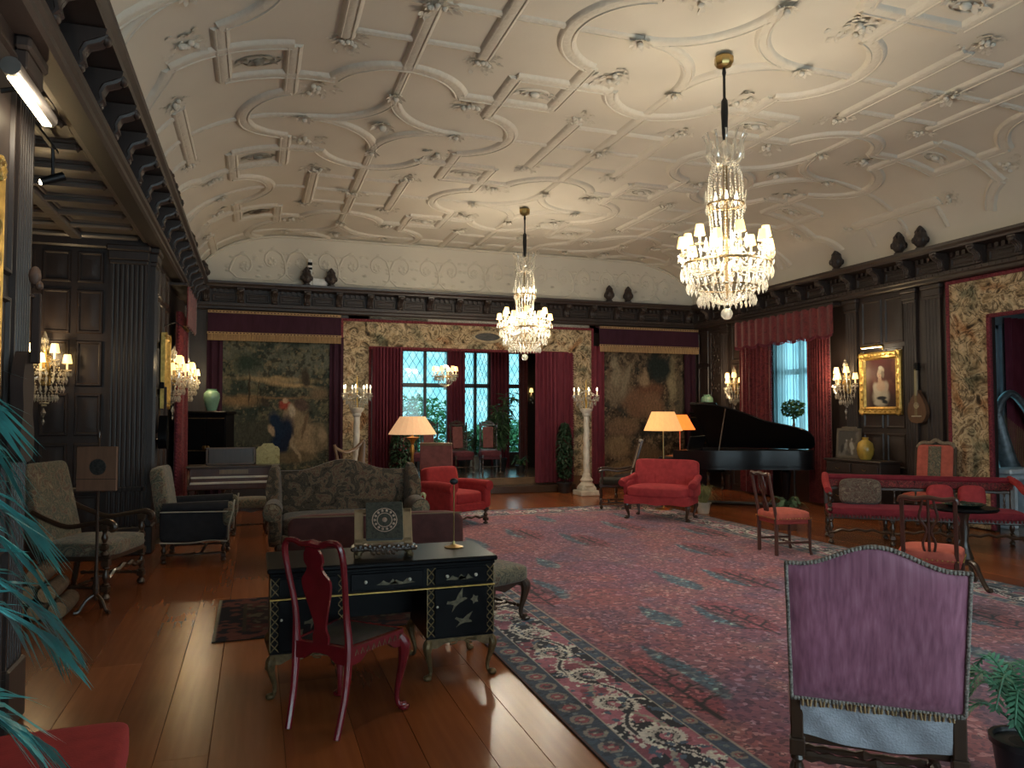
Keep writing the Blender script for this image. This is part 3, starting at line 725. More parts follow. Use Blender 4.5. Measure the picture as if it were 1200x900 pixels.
# ================================================================ textiles on the walls
def curtain(name, label, x0, x1, z0, z1, loc, rz, mat, folds=9, depth=.05, cat='curtain', flare=0, group=None, parts=True):
    W = x1-x0; ph = random.random()*6
    def fn(u, v):
        w = 1+flare*(1-v)
        x = (x0+x1)/2+(u-.5)*W*w
        y = depth*(math.sin(u*folds*2*PI+ph)+.35*math.sin(u*folds*4.3*PI+ph*2+v*1.5))*(.75+.35*(1-v))
        return (x, y, z0+(z1-z0)*v)
    nu = folds*10
    if not parts:
        o = mk('grid', fn, nu, 8, thick=(0, .008, 0)).build(name, mat, None, 60, loc, (0, 0, R(rz))); return tag(o, label, cat, group)
    t = thing(name, label, cat, loc, rz, group)
    mk('grid', fn, nu, 10, thick=(0, .008, 0)).build('cloth', mat, t, 60)
    g = G()                                   # tasselled edge down the leading side
    for k in range(int((z1-z0)/.05)):
        x, y, _ = fn(1.0 if flare >= 0 else 0, k*.05/(z1-z0)); g.ball((x, y-.01, z0+.03+k*.05), (.018, .018, .02), 6)
    g.build('edging', FRINGE if mat is PURP else BORDO, t, 60, kind='stuff'); return t
# bay curtains hang in front of the steps
for a, b, lab in ((2.14, 2.72, 'burgundy bay curtain behind the tapestry wing sofa'), (5.55, 6.40, 'wide burgundy bay curtain hanging beside the topiary and marble torchere')):
    curtain('bay_curtain', lab, a, b, .18, 2.92, (0, 14.74, 0), 0, BORDO, 9, .045, flare=0)
for a, b, lab in ((2.75, 3.28, 'burgundy curtain hanging at the window behind the lamp shade'), (4.42, 4.86, 'narrow burgundy curtain hanging between the two leaded windows'), (5.52, 6.0, 'burgundy curtain hanging behind the tall potted bamboo'), (6.26, 6.50, 'burgundy curtain at the outer edge of the narrow window')):
    curtain('window_curtain', lab, a, b, .292, 3.25, (0, 17.84, 0), 0, CURT if a > 6 else BORDO, 5, .035, parts=False)
# scalloped window pelmets in the bay
for k, (a, b) in enumerate(bwx):
    n = round((b-a)/.11); g = G(); pts = [(a, 3.30)]
    for i in range(n):
        for s in range(5): u = (i+s/4)/n; pts.append((a+(b-a)*u, 3.16-.03*math.sin(PI*s/4)))
    pts.append((b, 3.30)); o = g.ext(pts, .012, T(0, 17.90, 0)).build('window_valance', BORDO, None, 0)
    tag(o, ['scalloped burgundy valance on the wide two-light bay window', 'scalloped burgundy valance on the middle bay window', 'scalloped burgundy valance on the narrow bay window'][k], 'valance')
def window_dressing():
    # right wall window
    for a, b, lab in ((12.12, 13.12, 'red damask window curtain behind the piano lid'), (10.58, 11.1, 'red damask window curtain beside the portrait and sconce')):
        curtain('damask_curtain', lab, a, b, .05, 3.2, (XR-.16, 0, 0), 90, CURT, 8, .045, flare=-.02)
    g = G(); n = 7; x0, x1 = 10.36, 13.16
    def fn(u, v):
        zb = 3.0 - .05*math.sin(PI*((u*n) % 1)) ; return (x0+(x1-x0)*u, .012*math.sin(u*80), zb+(3.49-zb)*v)
    t = thing('damask_valance', 'deep red damask valance with scalloped hem over the window', 'valance', (XR-.26, 0, 0), 90)
    mk('grid', fn, 112, 6, thick=(0, .012, 0)).build('cloth', CURT, t, 60)
    mk('b2', x0, x1, -.2, .01, 3.47, 3.53, .008).build('pelmet_board', DARK, t)
    g = G()
    for k in range(100): p = fn((k+.5)/100, 0); g.tube([(p[0], p[1]+.014, p[2]+.01), (p[0], p[1]+.016, p[2]-.045)], [.008, .011], 5)
    g.build('tassel_fringe', BORDO, t, 0, kind='stuff')
    m = bpy.data.materials.new('sheer_voile'); m.use_nodes = True; nt = m.node_tree; nt.nodes.clear()
    o = N(nt, 'ShaderNodeOutputMaterial'); a = N(nt, 'ShaderNodeBsdfTranslucent'); b = N(nt, 'ShaderNodeBsdfTransparent'); mx = N(nt, 'ShaderNodeMixShader', i_Fac=.55)
    nt.links.new(ramp(nt, noise(nt, coords(nt, (1, 30, .6)), 1.4, 3), [(.3, (.10, .24, .28)), (.7, (.30, .48, .50))]), a.inputs[0]); b.inputs[0].default_value = (.11, .22, .25, 1)  # white cloth coloured dim cyan, carrying the daylight behind it
    nt.links.new(b.outputs[0], mx.inputs[1]); nt.links.new(a.outputs[0], mx.inputs[2]); nt.links.new(mx.outputs[0], o.inputs[0])
    o = mk('grid', lambda u, v: (10.98+1.34*u, .025*math.sin(u*95)+.01*math.sin(u*41), .76+2.4*v), 190, 2).build('sheer_curtain', m, None, 60, (XR+.02, 0, 0), (0, 0, R(90)))
    tag(o, 'thin white voile curtain drawn across the right wall window', 'curtain')
window_dressing()
c = curtain('damask_curtain', 'red damask curtain on the left wall beside the black cabinet', -13.1, -11.8, .05, 3.1, (XL+.12, 0, 0), -90, CURT, 12, .04)
g = G(); t = thing('damask_valance', 'red damask valance on the left wall below the carved cornice', 'valance', (XL+.24, 0, 0), -90); mk('b2', -13.2, -11.7, -.24, .0, 3.46, 3.5, .005).build('pelmet_board', DARK, t); o = mk('grid', lambda u, v: (-13.2+1.5*u, .01*math.sin(u*60), 2.95-.08*abs(math.sin(u*15))+(3.5-2.95)*v), 80, 4, thick=(0, .012, 0)).build('cloth', CURT, t, 60)
curtain('side_bay_curtain', 'mauve red curtain hanging behind the big harp', 10.98, 11.7, .1, 3.1, (0, 8.5, 0), 0, velvet('mauve_curtain', (.20, .03, .05), True), 5, .05, parts=False)
# purple velvet side hangings and valances with gold fringe, on the back wall
def hanging(label, x0, x1, z0, mat): curtain('velvet_hanging', label, x0, x1, z0, 3.1, (0, YB-.10, 0), 0, mat, 2, .03, 'curtain', parts=False)
hanging('dark purple velvet hanging between black cabinet and figure tapestry', -.88, -.60, .1, PURP); hanging('dark purple velvet hanging between figure tapestry and lyre-shaped harp', 1.34, 1.60, .1, PURP)
hanging('wine red velvet hanging beside the forest tapestry, behind a marble torchere', 6.96, 7.22, .1, BORDO); hanging('purple velvet hanging in the corner beside the carved panel', 9.2, 9.5, .1, PURP)
def valance(label, x0, x1):
    t = thing('fringed_valance', label, 'valance', (0, YB, 0), 0)
    g = G(); g.ext([(-.06, 3.53), (-.24, 3.50), (-.26, 3.08), (-.245, 3.08), (-.22, 3.48), (-.06, 3.51)], x1-x0, Matrix(((0, 1, 0, x0), (1, 0, 0, 0), (0, 0, 1, 0), (0, 0, 0, 1)))); g.build('velvet_band', PURP, t)
    mk('b2', x0, x1, -.255, -.245, 3.475, 3.525, .003).build('top_braid', FRINGE, t); mk('b2', x0-.01, x1+.01, -.272, -.262, 3.08, 3.125, .003).build('lower_braid', FRINGE, t)
    g = G(); n = int((x1-x0)/.022)
    for k in range(n): xx = x0+(k+.5)*(x1-x0)/n; g.tube([(xx, -.268, 3.08), (xx, -.268+.004*math.sin(k*2.1), 2.965)], [.009, .0115], 4)
    g.build('bullion_fringe', FRINGE, t, 0, kind='stuff')
    g = G()
    for z, y in ((3.50, -.258), (3.105, -.275)):
        for k in range(int((x1-x0)/.06)): g.box((x0+.03+k*.06, y, z), (.026, .006, .016))
    g.build('braid_studs', PURP, t, 0, kind='stuff')
valance('purple velvet valance with gold bullion fringe above the landscape figure tapestry', -.86, 1.53); valance('purple velvet valance with gold bullion fringe above the tapestry by the piano', 7.03, 9.5)

# ---- painted cloth: colours woven per vertex, weave and fade by nodes
def fbm(X, Y, sc, seed, oct=4):
    out = np.zeros_like(X); amp = 1; tot = 0
    for o in range(oct):
        rng = np.random.default_rng(seed+o*17); n = 64; tab = rng.random((n, n))
        x = X*sc*2**o; y = Y*sc*2**o; xi = np.floor(x).astype(int); yi = np.floor(y).astype(int); fx = x-xi; fy = y-yi
        fx = fx*fx*(3-2*fx); fy = fy*fy*(3-2*fy)
        v = (tab[xi % n, yi % n]*(1-fx)+tab[(xi+1) % n, yi % n]*fx)*(1-fy)+(tab[xi % n, (yi+1) % n]*(1-fx)+tab[(xi+1) % n, (yi+1) % n]*fx)*fy
        out += v*amp; tot += amp; amp *= .55
    return out/tot
def sst(a, b, x): t = np.clip((x-a)/(b-a), 0, 1); return t*t*(3-2*t)
class Paint:
    def __init__(s, w, h, nx, nz, seed=1):
        s.w, s.h, s.nx, s.nz, s.seed = w, h, nx, nz, seed
        s.U, s.V = np.meshgrid(np.linspace(0, 1, nx+1), np.linspace(0, 1, nz+1)); s.X = s.U*w; s.Z = s.V*h
        s.c = np.zeros((nz+1, nx+1, 3)); s.wx = (fbm(s.X, s.Z, 4, seed+50)-.5)*.12; s.wz = (fbm(s.X, s.Z, 4, seed+60)-.5)*.12
    def fill(s, col): s.c[:] = col; return s
    def over(s, mask, col): m = np.clip(mask, 0, 1)[..., None]; s.c = s.c*(1-m)+np.array(col)*m; return s
    def mott(s, sc, col, lo, hi, seed, a=1): return s.over(sst(lo, hi, fbm(s.X, s.Z, sc, s.seed+seed))*a, col)
    def ell(s, u, v, ru, rv, col, soft=.35, ang=0, warp=1, a=1):
        x = (s.X+s.wx*warp)/s.w-u; z = (s.Z+s.wz*warp)/s.h-v; ca, sa = math.cos(R(ang)), math.sin(R(ang))
        x, z = x*s.w, z*s.h; x, z = x*ca+z*sa, -x*sa+z*ca
        d = np.sqrt((x/(ru*s.w))**2+(z/(rv*s.h))**2); return s.over((1-sst(1-soft, 1+soft*.3, d))*a, col)
    def streak(s, sc, amt, seed=9):
        n = fbm(s.X*3, s.Z, sc, s.seed+seed)-.5; s.c = np.clip(s.c*(1+n[..., None]*amt), 0, 1); return s
    def mesh(s, name, mat, thick=.015, bulge=0):
        g = G(); nx, nz = s.nx, s.nz
        vs = [(float(s.X[j, i]-s.w/2), 0, float(s.Z[j, i])) for j in range(nz+1) for i in range(nx+1)]
        g.add(vs, [(j*(nx+1)+i, j*(nx+1)+i+1, (j+1)*(nx+1)+i+1, (j+1)*(nx+1)+i) for j in range(nz) for i in range(nx)])
        k = len(g.v); g.b2(-s.w/2, s.w/2, .001, thick, 0, s.h)
        me = mesh_of(g, name, mat, 0); at = me.color_attributes.new('woven', 'FLOAT_COLOR', 'POINT')
        col = np.ones((len(me.vertices), 4), np.float32); col[:k, :3] = s.c.reshape(-1, 3); col[k:, :3] = (.05, .04, .03); at.data.foreach_set('color', col.ravel()); return me
def vcolmat(name, rough=.9, weave=220, amt=.35, bump=.2):
    m, nt, b = nmat(name); a = N(nt, 'ShaderNodeVertexColor', layer_name='woven'); n = noise(nt, coords(nt), weave, 2); n2 = noise(nt, coords(nt), 24, 4, .8)
    f = ramp(nt, mathn(nt, 'MULTIPLY_ADD', n2, .6, mathn(nt, 'MULTIPLY', n, .4)), [(.3, (1-amt,)*3), (.7, (1+amt*.3,)*3)])
    nt.links.new(mixc(nt, 1.0, a.outputs[0], f, 'MULTIPLY'), b.inputs['Base Color']); b.inputs['Roughness'].default_value = rough; b.inputs['Specular IOR Level'].default_value = .15
    if bump: bumpn(nt, b, n, bump, .003)
    return m
WOVEN = vcolmat('woven_tapestry')
# landscape with a courting couple
p = Paint(2.02, 2.45, 170, 200, 3).fill((.055, .06, .045))
p.over(sst(.55, .75, p.V), (.11, .115, .09)).mott(3, (.03, .042, .035), .48, .62, 1, .9).mott(7, (.13, .12, .075), .55, .68, 2, .7).mott(14, (.02, .022, .018), .56, .64, 7, .7).mott(19, (.20, .16, .10), .60, .68, 8, .6)
p.ell(.5, .70, .42, .025, (.30, .22, .12), .9).ell(.62, .665, .30, .02, (.36, .25, .13), .9, -4).ell(.18, .53, .22, .06, (.20, .13, .07), .8).ell(.5, .56, .5, .015, (.17, .11, .06), .9)
p.ell(.22, .82, .16, .10, (.03, .045, .035), .8).ell(.25, .62, .010, .14, (.04, .03, .02), .5).ell(.33, .60, .008, .12, (.05, .04, .025), .5)
p.ell(.75, .72, .05, .09, (.05, .04, .03), .5).ell(.88, .60, .10, .06, (.15, .11, .07), .7).ell(.30, .28, .34, .14, (.06, .06, .045), .9)
for u, v, a, b_, c, an in ((.70, .30, .14, .24, (.24, .18, .11), 14), (.80, .22, .13, .16, (.28, .20, .12), -8), (.62, .42, .07, .10, (.30, .22, .14), 0), (.90, .25, .09, .13, (.17, .13, .08), 0), (.92, .27, .05, .06, (.26, .19, .12), 0), (.55, .26, .10, .20, (.012, .022, .045), -18), (.49, .36, .06, .11, (.012, .024, .05), 12), (.58, .20, .05, .13, (.014, .02, .04), -24), (.56, .50, .06, .045, (.26, .05, .035), 0), (.63, .46, .035, .06, (.40, .33, .24), 30), (.57, .535, .028, .03, (.42, .29, .19), 0), (.40, .52, .03, .05, (.05, .04, .03), 30), (.45, .31, .03, .05, (.35, .26, .17), 20), (.72, .50, .09, .05, (.09, .06, .05), -30), (.62, .10, .3, .06, (.13, .10, .06), 0), (.68, .16, .02, .12, (.33, .26, .17), 18), (.76, .34, .018, .12, (.15, .10, .06), -12)):
    p.ell(u, v, a, b_, c, .45, an)
p.streak(26, .9); p.c = np.clip(p.c*1.0, 0, 1)
def wall_tapestry(p, name, label, loc, rz, mat=WOVEN, parent=None, cat='tapestry'):
    return tag(link(name, p.mesh(name, mat), parent, loc, (0, 0, R(rz))), label, cat)
wall_tapestry(p, 'figure_tapestry', 'landscape tapestry with a courting couple in blue and cream', (.365, YB-.05, .55), 0)
p = Paint(2.06, 2.9, 160, 220, 8).fill((.085, .062, .042))
p.mott(3, (.15, .11, .075), .45, .65, 1, .8).mott(6, (.03, .035, .033), .52, .64, 2, .8).mott(9, (.22, .17, .11), .58, .68, 3, .8).mott(15, (.02, .018, .015), .54, .62, 7, .75).mott(20, (.26, .20, .13), .60, .68, 8, .6)
for u, v, a, b_, c, an in ((.85, .80, .08, .22, (.26, .22, .14), 0), (.70, .88, .20, .12, (.02, .028, .028), 0), (.55, .68, .20, .10, (.16, .08, .05), 20), (.42, .60, .24, .12, (.19, .11, .07), -25), (.62, .58, .14, .12, (.22, .13, .08), 40), (.20, .74, .16, .18, (.20, .16, .11), -20), (.16, .86, .06, .14, (.27, .23, .16), 10), (.3, .80, .04, .16, (.24, .2, .14), -25), (.52, .80, .06, .08, (.30, .22, .14), 0), (.55, .40, .20, .06, (.03, .03, .027), 12), (.25, .42, .22, .08, (.21, .14, .09), 0), (.18, .27, .20, .10, (.26, .19, .11), 0), (.55, .20, .25, .10, (.14, .10, .06), 0), (.3, .10, .3, .07, (.22, .16, .09), 0), (.72, .45, .16, .04, (.03, .032, .03), -20), (.95, .6, .06, .3, (.12, .10, .07), 0)):
    p.ell(u, v, a, b_, c, .5, an, 2)
p.streak(24, 1.0); p.c = np.clip(p.c*.9, 0, 1)
wall_tapestry(p, 'verdure_tapestry', 'brown forest tapestry behind the grand piano', (8.21, YB-.05, .1), 0)
def border_mat():
    m, nt, b = nmat('border_tapestry'); co = coords(nt); big = noise(nt, co, 2.0, 2, .6); mid = noise(nt, co, 3.4, 3, 1.6); fine = noise(nt, co, 15, 3, .8); wv = noise(nt, co, 120, 2)
    a = ramp(nt, mid, [(.30, (.05, .04, .03)), (.40, (.30, .23, .14)), (.47, (.46, .38, .26)), (.50, (.10, .08, .055)), (.54, (.42, .34, .22)), (.62, (.50, .42, .29)), (.66, (.16, .11, .07)), (.74, (.36, .28, .18))])
    d = ramp(nt, fine, [(.35, (.65, .62, .58)), (.5, (1.15, 1.15, 1.15)), (.62, (1.3, 1.25, 1.2)), (.7, (.8, .75, .7))])
    t = ramp(nt, big, [(.32, (.35, .42, .42)), (.45, (.95, .92, .88)), (.58, (1.05, 1, .95)), (.68, (.75, .5, .38))])
    nt.links.new(mixc(nt, 1, mixc(nt, 1, a, d, 'MULTIPLY'), t, 'MULTIPLY'), b.inputs['Base Color']); b.inputs['Roughness'].default_value = .9; b.inputs['Specular IOR Level'].default_value = .15; bumpn(nt, b, wv, .2, .003); return m
BORDER = border_mat()
GIMP = plain('crimson_gimp', (.16, .02, .03), .8, var=.5, scale=45, bump=.5, bscale=50)
def border_frame(name, label, loc, rz, x0, x1, z1, wl, wr, wt, y=.03):
    """tapestry strips around an opening x0..x1 up to z1, with crimson gimp edges"""
    t = thing(name, label, 'tapestry', loc, rz)
    for nm, a, b, c, d in (('side_strip', x0-wl, x0, .02, z1+wt), ('side_strip', x1, x1+wr, .02, z1+wt), ('top_strip', x0, x1, z1, z1+wt)):
        if b-a > .02: mk('b2', a, b, .015, y, c, d, .004).build(nm, BORDER, t)
    g = G(); e = .045
    if wl: g.b2(x0-.01, x0+e, .01, y+.02, .02, z1+.0, .01); g.b2(x0-wl-e, x0-wl+.01, .01, y+.02, .02, z1+wt+e, .01)
    if wr: g.b2(x1-e, x1+.01, .01, y+.02, .02, z1, .01); g.b2(x1+wr-.01, x1+wr+e, .01, y+.02, .02, z1+wt+e, .01)
    g.b2(x0, x1, .01, y+.02, z1-e, z1+.01, .01); g.b2(x0-wl, x1+wr, .01, y+.02, z1+wt-.01, z1+wt+e, .01)
    g.build('gimp_edging', GIMP, t)
    q = G()
    for k in range(int((x1-x0+wl+wr)/.06)): q.ball((x0-wl+k*.06, y+.02, z1+wt+.018), (.02, .014, .02), 6)
    for k in range(int(z1/.06)):
        if wl: q.ball((x0+.018, y+.02, .05+k*.06), (.02, .014, .02), 6)
        if wr: q.ball((x1-.018, y+.02, .05+k*.06), (.02, .014, .02), 6)
    for k in range(int((x1-x0)/.06)): q.ball((x0+k*.06, y+.02, z1-.018), (.02, .014, .02), 6)
    q.build('gimp_tufts', GIMP, t, 60, kind='stuff'); return t
bf = border_frame('bay_border_tapestry', 'scrolling leaf tapestry border framing the window bay opening', (0, YB, 0), 180, -6.38, -2.11, 2.95, .56, .52, .50)
g = G(); g.tube([(-4.55+.30*math.cos(a), .045, 3.22+.11*math.sin(a)) for a in np.linspace(0, 2*PI, 25)], .03, 8, False); mk2 = g.build('cartouche_rim', plain('cartouche_cream', (.42, .34, .22), .8, var=.3, scale=20), bf)
mk('pad', (-4.55, .035, 3.22), (.54, .03, .19), 1, 8).build('cartouche', plain('cartouche_grey', (.06, .06, .06), .6, var=.5, scale=12, stretch=(1, 1, 6)), bf)
border_frame('portal_border_tapestry', 'figured tapestry border framing the wide opening beside the mandolin', (XR, 0, 0), 90, 4.9, 7.67, 2.98, .6, .60, .52, .05)
# ================================================================ furniture helpers; a seat faces its local +y
def cabriole(x, y, h, dx, dy, r=1.0):
    k = math.hypot(dx, dy) or 1; dx, dy = dx/k, dy/k
    pts = bez([(0, h, .030), (.030, h*.86, .036), (.022, h*.62, .025), (-.004, h*.30, .016), (-.004, h*.12, .014), (.022, h*.045, .022), (.040, .012, .020)], 4)
    g = G(); g.tube([(x+p[0]*dx, y+p[0]*dy, max(p[1], p[2]*r)) for p in pts], [p[2]*r for p in pts], 10)
    g.pad((x+.030*dx, y+.030*dy, .016), (.062*r, .062*r, .032), .8, 4); return g
def turned(x, y, z0, z1, r=.024, block=.06):
    h = z1-z0; g = G(); b = min(block, h*.2)
    g.box((x, y, z1-b/2), (r*2.1, r*2.1, b), .004); g.box((x, y, z0+h*.28), (r*2.0, r*2.0, b*.8), .004)
    m0, m1 = z0+h*.28+b*.4, z1-b
    L = m1-m0; g.lathe([(r*.8, m0), (r*1.05, m0+L*.08), (r*.55, m0+L*.16), (r*.95, m0+L*.38), (r*1.05, m0+L*.5), (r*.6, m0+L*.75), (r*.55, m0+L*.84), (r*1.0, m0+L*.92), (r*.8, m1)], 10, (x, y, 0))
    l0 = z0+h*.28-b*.4; g.lathe([(r*.7, z0), (r*1.25, z0+(l0-z0)*.25), (r*1.1, z0+(l0-z0)*.5), (r*.5, z0+(l0-z0)*.8), (r*.8, l0)], 10, (x, y, 0)); return g
def hstretch(a, b, r=.016):
    """turned stretcher between two points"""
    A, B = Vector(a), Vector(b); ks = [0, .06, .12, .18, .24, .34, .44, .5, .56, .66, .76, .82, .88, .94, 1]; rs = [.8, 1.3, .7, 1.2, .7, 1.0, .65, 1.5, .65, 1.0, .7, 1.2, .7, 1.3, .8]
    return mk('tube', [A.lerp(B, k) for k in ks], [r*q for q in rs], 8)
def carved_stretch(a, b, z, amp=.04, r=.018):
    A, B = Vector(a), Vector(b)
    return mk('tube', [tuple(A.lerp(B, k/16).xy) + (z+amp*math.sin(PI*k/16)+.012*math.sin(k*PI/2),) for k in range(17)], [(r, r*.8)]*17, 6)
def nails(g, pts, r=.006):
    for p in pts: g.ball(p, r, 6)
def slab(prof, d, y0=0, m=None): return mk('ext', prof, d, m, y0)
VERD = figured('verdure_upholstery', [(.30, (.014, .012, .009)), (.40, (.070, .052, .034)), (.46, (.026, .024, .020)), (.52, (.14, .105, .068)), (.57, (.075, .035, .025)), (.63, (.15, .115, .075)), (.72, (.034, .036, .028))], 8, 1.6)
VERDL = figured('pale_verdure_upholstery', [(.28, (.05, .045, .032)), (.40, (.17, .15, .10)), (.47, (.06, .065, .05)), (.54, (.22, .18, .12)), (.60, (.10, .05, .035)), (.68, (.25, .21, .14))], 9, 1.4)

# ---- the big rug: woven field and borders
def rug_mat():
    m, nt, b = nmat('persian_rug'); a = N(nt, 'ShaderNodeVertexColor', layer_name='woven'); co = coords(nt)
    wp = N(nt, 'ShaderNodeTexNoise', i_Scale=9.0, i_Detail=2.0); nt.links.new(co, wp.inputs['Vector'])
    sm = N(nt, 'ShaderNodeVectorMath', operation='MULTIPLY_ADD'); nt.links.new(wp.outputs['Color'], sm.inputs[0]); sm.inputs[1].default_value = (.05, .05, 0); nt.links.new(co, sm.inputs[2])
    v1 = N(nt, 'ShaderNodeTexVoronoi', i_Scale=11.0); nt.links.new(sm.outputs[0], v1.inputs['Vector'])
    v2 = N(nt, 'ShaderNodeTexVoronoi', i_Scale=38.0); nt.links.new(sm.outputs[0], v2.inputs['Vector'])
    c1 = ramp(nt, v1.outputs['Distance'], [(.0, (2.2, 2.6, 2.0)), (.10, (1.8, 2.0, 1.7)), (.16, (.42, .5, .55)), (.24, (1.35, 1.7, 1.5)), (.33, (1, 1, 1)), (1, (.95, .97, 1.0))], 'LINEAR')
    pk = N(nt, 'ShaderNodeSeparateColor'); nt.links.new(v1.outputs['Color'], pk.inputs[0])
    sel = mathn(nt, 'MULTIPLY', mathn(nt, 'GREATER_THAN', pk.outputs[0], .52), a.outputs['Alpha'])
    sep = N(nt, 'ShaderNodeSeparateColor'); nt.links.new(v2.outputs['Color'], sep.inputs[0])
    c2 = ramp(nt, sep.outputs[0], [(.0, (.50, .55, .68)), (.22, (.85, .85, .90)), (.6, (1.08, 1.0, .98)), (.80, (1.6, 2.2, 2.0)), (.90, (.38, .42, .52))], 'CONSTANT')
    c3 = ramp(nt, noise(nt, coords(nt, (6, 40, 1)), 2.5, 3), [(.3, (.82,)*3), (.7, (1.18,)*3)])
    x = mixc(nt, sel, a.outputs[0], mixc(nt, 1, a.outputs[0], c1, 'MULTIPLY'))
    x = mixc(nt, mathn(nt, 'MULTIPLY_ADD', a.outputs['Alpha'], .7, .25), x, mixc(nt, 1, x, c2, 'MULTIPLY'))
    nt.links.new(mixc(nt, 1, x, c3, 'MULTIPLY'), b.inputs['Base Color']); b.inputs['Roughness'].default_value = .95; b.inputs['Specular IOR Level'].default_value = .1
    b.inputs['Sheen Weight'].default_value = .2; bumpn(nt, b, noise(nt, co, 160, 2), .25, .004); return m
def big_rug():
    x0, x1, y0, y1 = 1.53, 6.72, 1.2, 12.05
    xsr = np.concatenate([np.arange(x0, x0+.72, .008), np.arange(x0+.72, x1-.7, .022), np.arange(x1-.7, x1, .014), [x1]]); ysr = np.concatenate([np.arange(y0, 6.2, .010), np.arange(6.2, y1, .030), [y1]])
    X, Y = np.meshgrid(xsr, ysr)
    d = np.minimum(np.minimum(X-x0, x1-X), np.minimum(Y-y0, y1-Y))      # distance from the edge
    c = np.zeros(X.shape+(3,))
    def over(m, col):
        nonlocal c
        mm = np.clip(m, 0, 1)[..., None]; c = c*(1-mm)+np.array(col)*mm
    f1 = fbm(X, Y, .8, 31); f2 = fbm(X, Y, 1.4, 41, 3)
    c[:] = (.29, .108, .138); over(sst(.46, .62, f1)*.8, (.33, .105, .115)); over(sst(.5, .64, f2)*.8, (.23, .09, .145)); over(sst(.58, .66, fbm(X, Y, 3.0, 91, 3))*.45, (.12, .09, .16)); over(sst(.60, .70, fbm(X, Y, 2.4, 93, 3))*.3, (.38, .20, .17))
    q = random.Random(21)
    # slender blue cypresses, each drawn point up, and leafless dark trees beside them
    cy = [(2.53, 3.64, 4.71, 1), (3.03, 4.99, 5.65, 0), (3.47, 4.82, 5.55, 1), (3.85, 5.95, 6.86, 0), (4.36, 5.95, 6.8, 1), (2.56, 6.06, 6.9, 1), (2.97, 7.28, 7.9, 0), (3.87, 8.43, 9.46, 1), (3.3, 9.2, 10.0, 1), (2.6, 8.6, 9.5, 0), (4.9, 7.4, 8.2, 1), (5.5, 6.2, 7.0, 0), (5.3, 4.2, 5.0, 1), (4.6, 3.4, 4.3, 0), (4.9, 9.4, 10.3, 1), (5.7, 8.6, 9.4, 1), (4.2, 10.4, 11.2, 0), (5.5, 10.4, 11.1, 0), (3.0, 10.5, 11.2, 1), (3.9, 2.2, 3.1, 1), (5.6, 2.4, 3.3, 1)]
    for lx, ya, yb, tr in cy:
        t = (Y-ya)/(yb-ya); wv = .105*np.sin(PI*np.clip(t, 0, 1)**.7)*(1+.15*np.sin(Y*95+X*30)); v = np.abs(X-lx); ins = (t > 0) & (t < 1)
        over((v < wv+.012)*ins*.6, (.20, .12, .14)); over((v < wv)*ins*1., (.075, .125, .175)); over(((v < wv)*ins)*sst(.55, .62, fbm(X, Y, 16, 7, 2))*.8, (.24, .27, .27)); over((v < wv)*ins*sst(.56, .64, fbm(X, Y, 13, 17, 2))*.8, (.03, .05, .08))
        if tr:
            tx, ty, H = lx-.20+.34*(lx > 3), ya-.22, .85
            over((np.hypot((X-tx-.02)/.16, (Y-ty-.55)/.5) < 1)*.55, (.30, .035, .045)); segs = [((0, 0), (.01, H), .017)]
            for b_ in range(7):
                s_ = .14+.11*b_; sg = 1 if b_ % 2 else -1; L = .15*(1-.5*s_)
                segs += [((.01*s_, H*s_), (sg*L, H*s_+.10), .011), ((sg*L, H*s_+.10), (sg*L*.9, H*s_+.22), .008), ((sg*L*.6, H*s_+.06), (sg*L*1.5, H*s_+.09), .007)]
            for (ax, ay), (bx_, by_), w_ in segs:
                A = np.array((tx+ax, ty+ay)); B = np.array((tx+bx_, ty+by_)); dv = B-A; LL = dv@dv
                h = np.clip(((X-A[0])*dv[0]+(Y-A[1])*dv[1])/LL, 0, 1); over((np.hypot(X-A[0]-dv[0]*h, Y-A[1]-dv[1]*h) < w_)*1., (.014, .006, .012))
    # main border: cream serrated botehs and vines on navy and rose
    bd = d < .69; s = np.where((X-x0 < .69) | (x1-X < .69), Y, X); cen = d-.385
    over(bd*1., (.010, .009, .018)); over(bd*(fbm(s, cen*1.3, 5.5, 15, 2) > .53), (.40, .13, .18)); over(bd*(fbm(s, cen*1.3, 7, 19, 2) > .64), (.24, .06, .09))
    CR = (.66, .62, .56)
    vine = .10*np.sin(s*2*PI/.92); over(bd*(np.abs(cen-vine) < .028*(1+.35*np.sin(s*120))), CR); over(bd*(np.abs(cen-vine) < .012), (.02, .018, .03))
    over(bd*(np.abs(cen+vine*.9) < .016*(1+.4*np.sin(s*140))), (.34, .30, .25))
    for k in range(-1, 26):
        sg = 1 if k % 2 else -1; s0 = k*.46+.12; u = s-s0; v = cen-sg*.035; rr = np.hypot(u, v*1.05); an = np.arctan2(v*sg, u)
        rad = .150-.022*(an+PI)/1.0*.6
        m = (np.abs(rr-rad) < .017*(1+.45*np.sin(an*26))) & (an > -2.6); over(bd*(rr < rad), (.012, .010, .02)); over(bd*m, CR)
        m2 = (np.abs(rr-rad*.60) < .011*(1+.5*np.sin(an*18))); over(bd*m2, (.44, .40, .36)); over(bd*(rr < rad*.34), (.42, .14, .19)); over(bd*(rr < .014), CR)
        for e in range(9):
            a = -2.4+e*.6; over(bd*(np.hypot(u-.092*math.cos(a), v*1.05-sg*.092*math.sin(a)) < .0085), CR)
    over(bd*(fbm(X, Y, 26, 5, 2) > .70), CR); over(bd*(fbm(X, Y, 20, 6, 2) > .72), (.06, .10, .16))
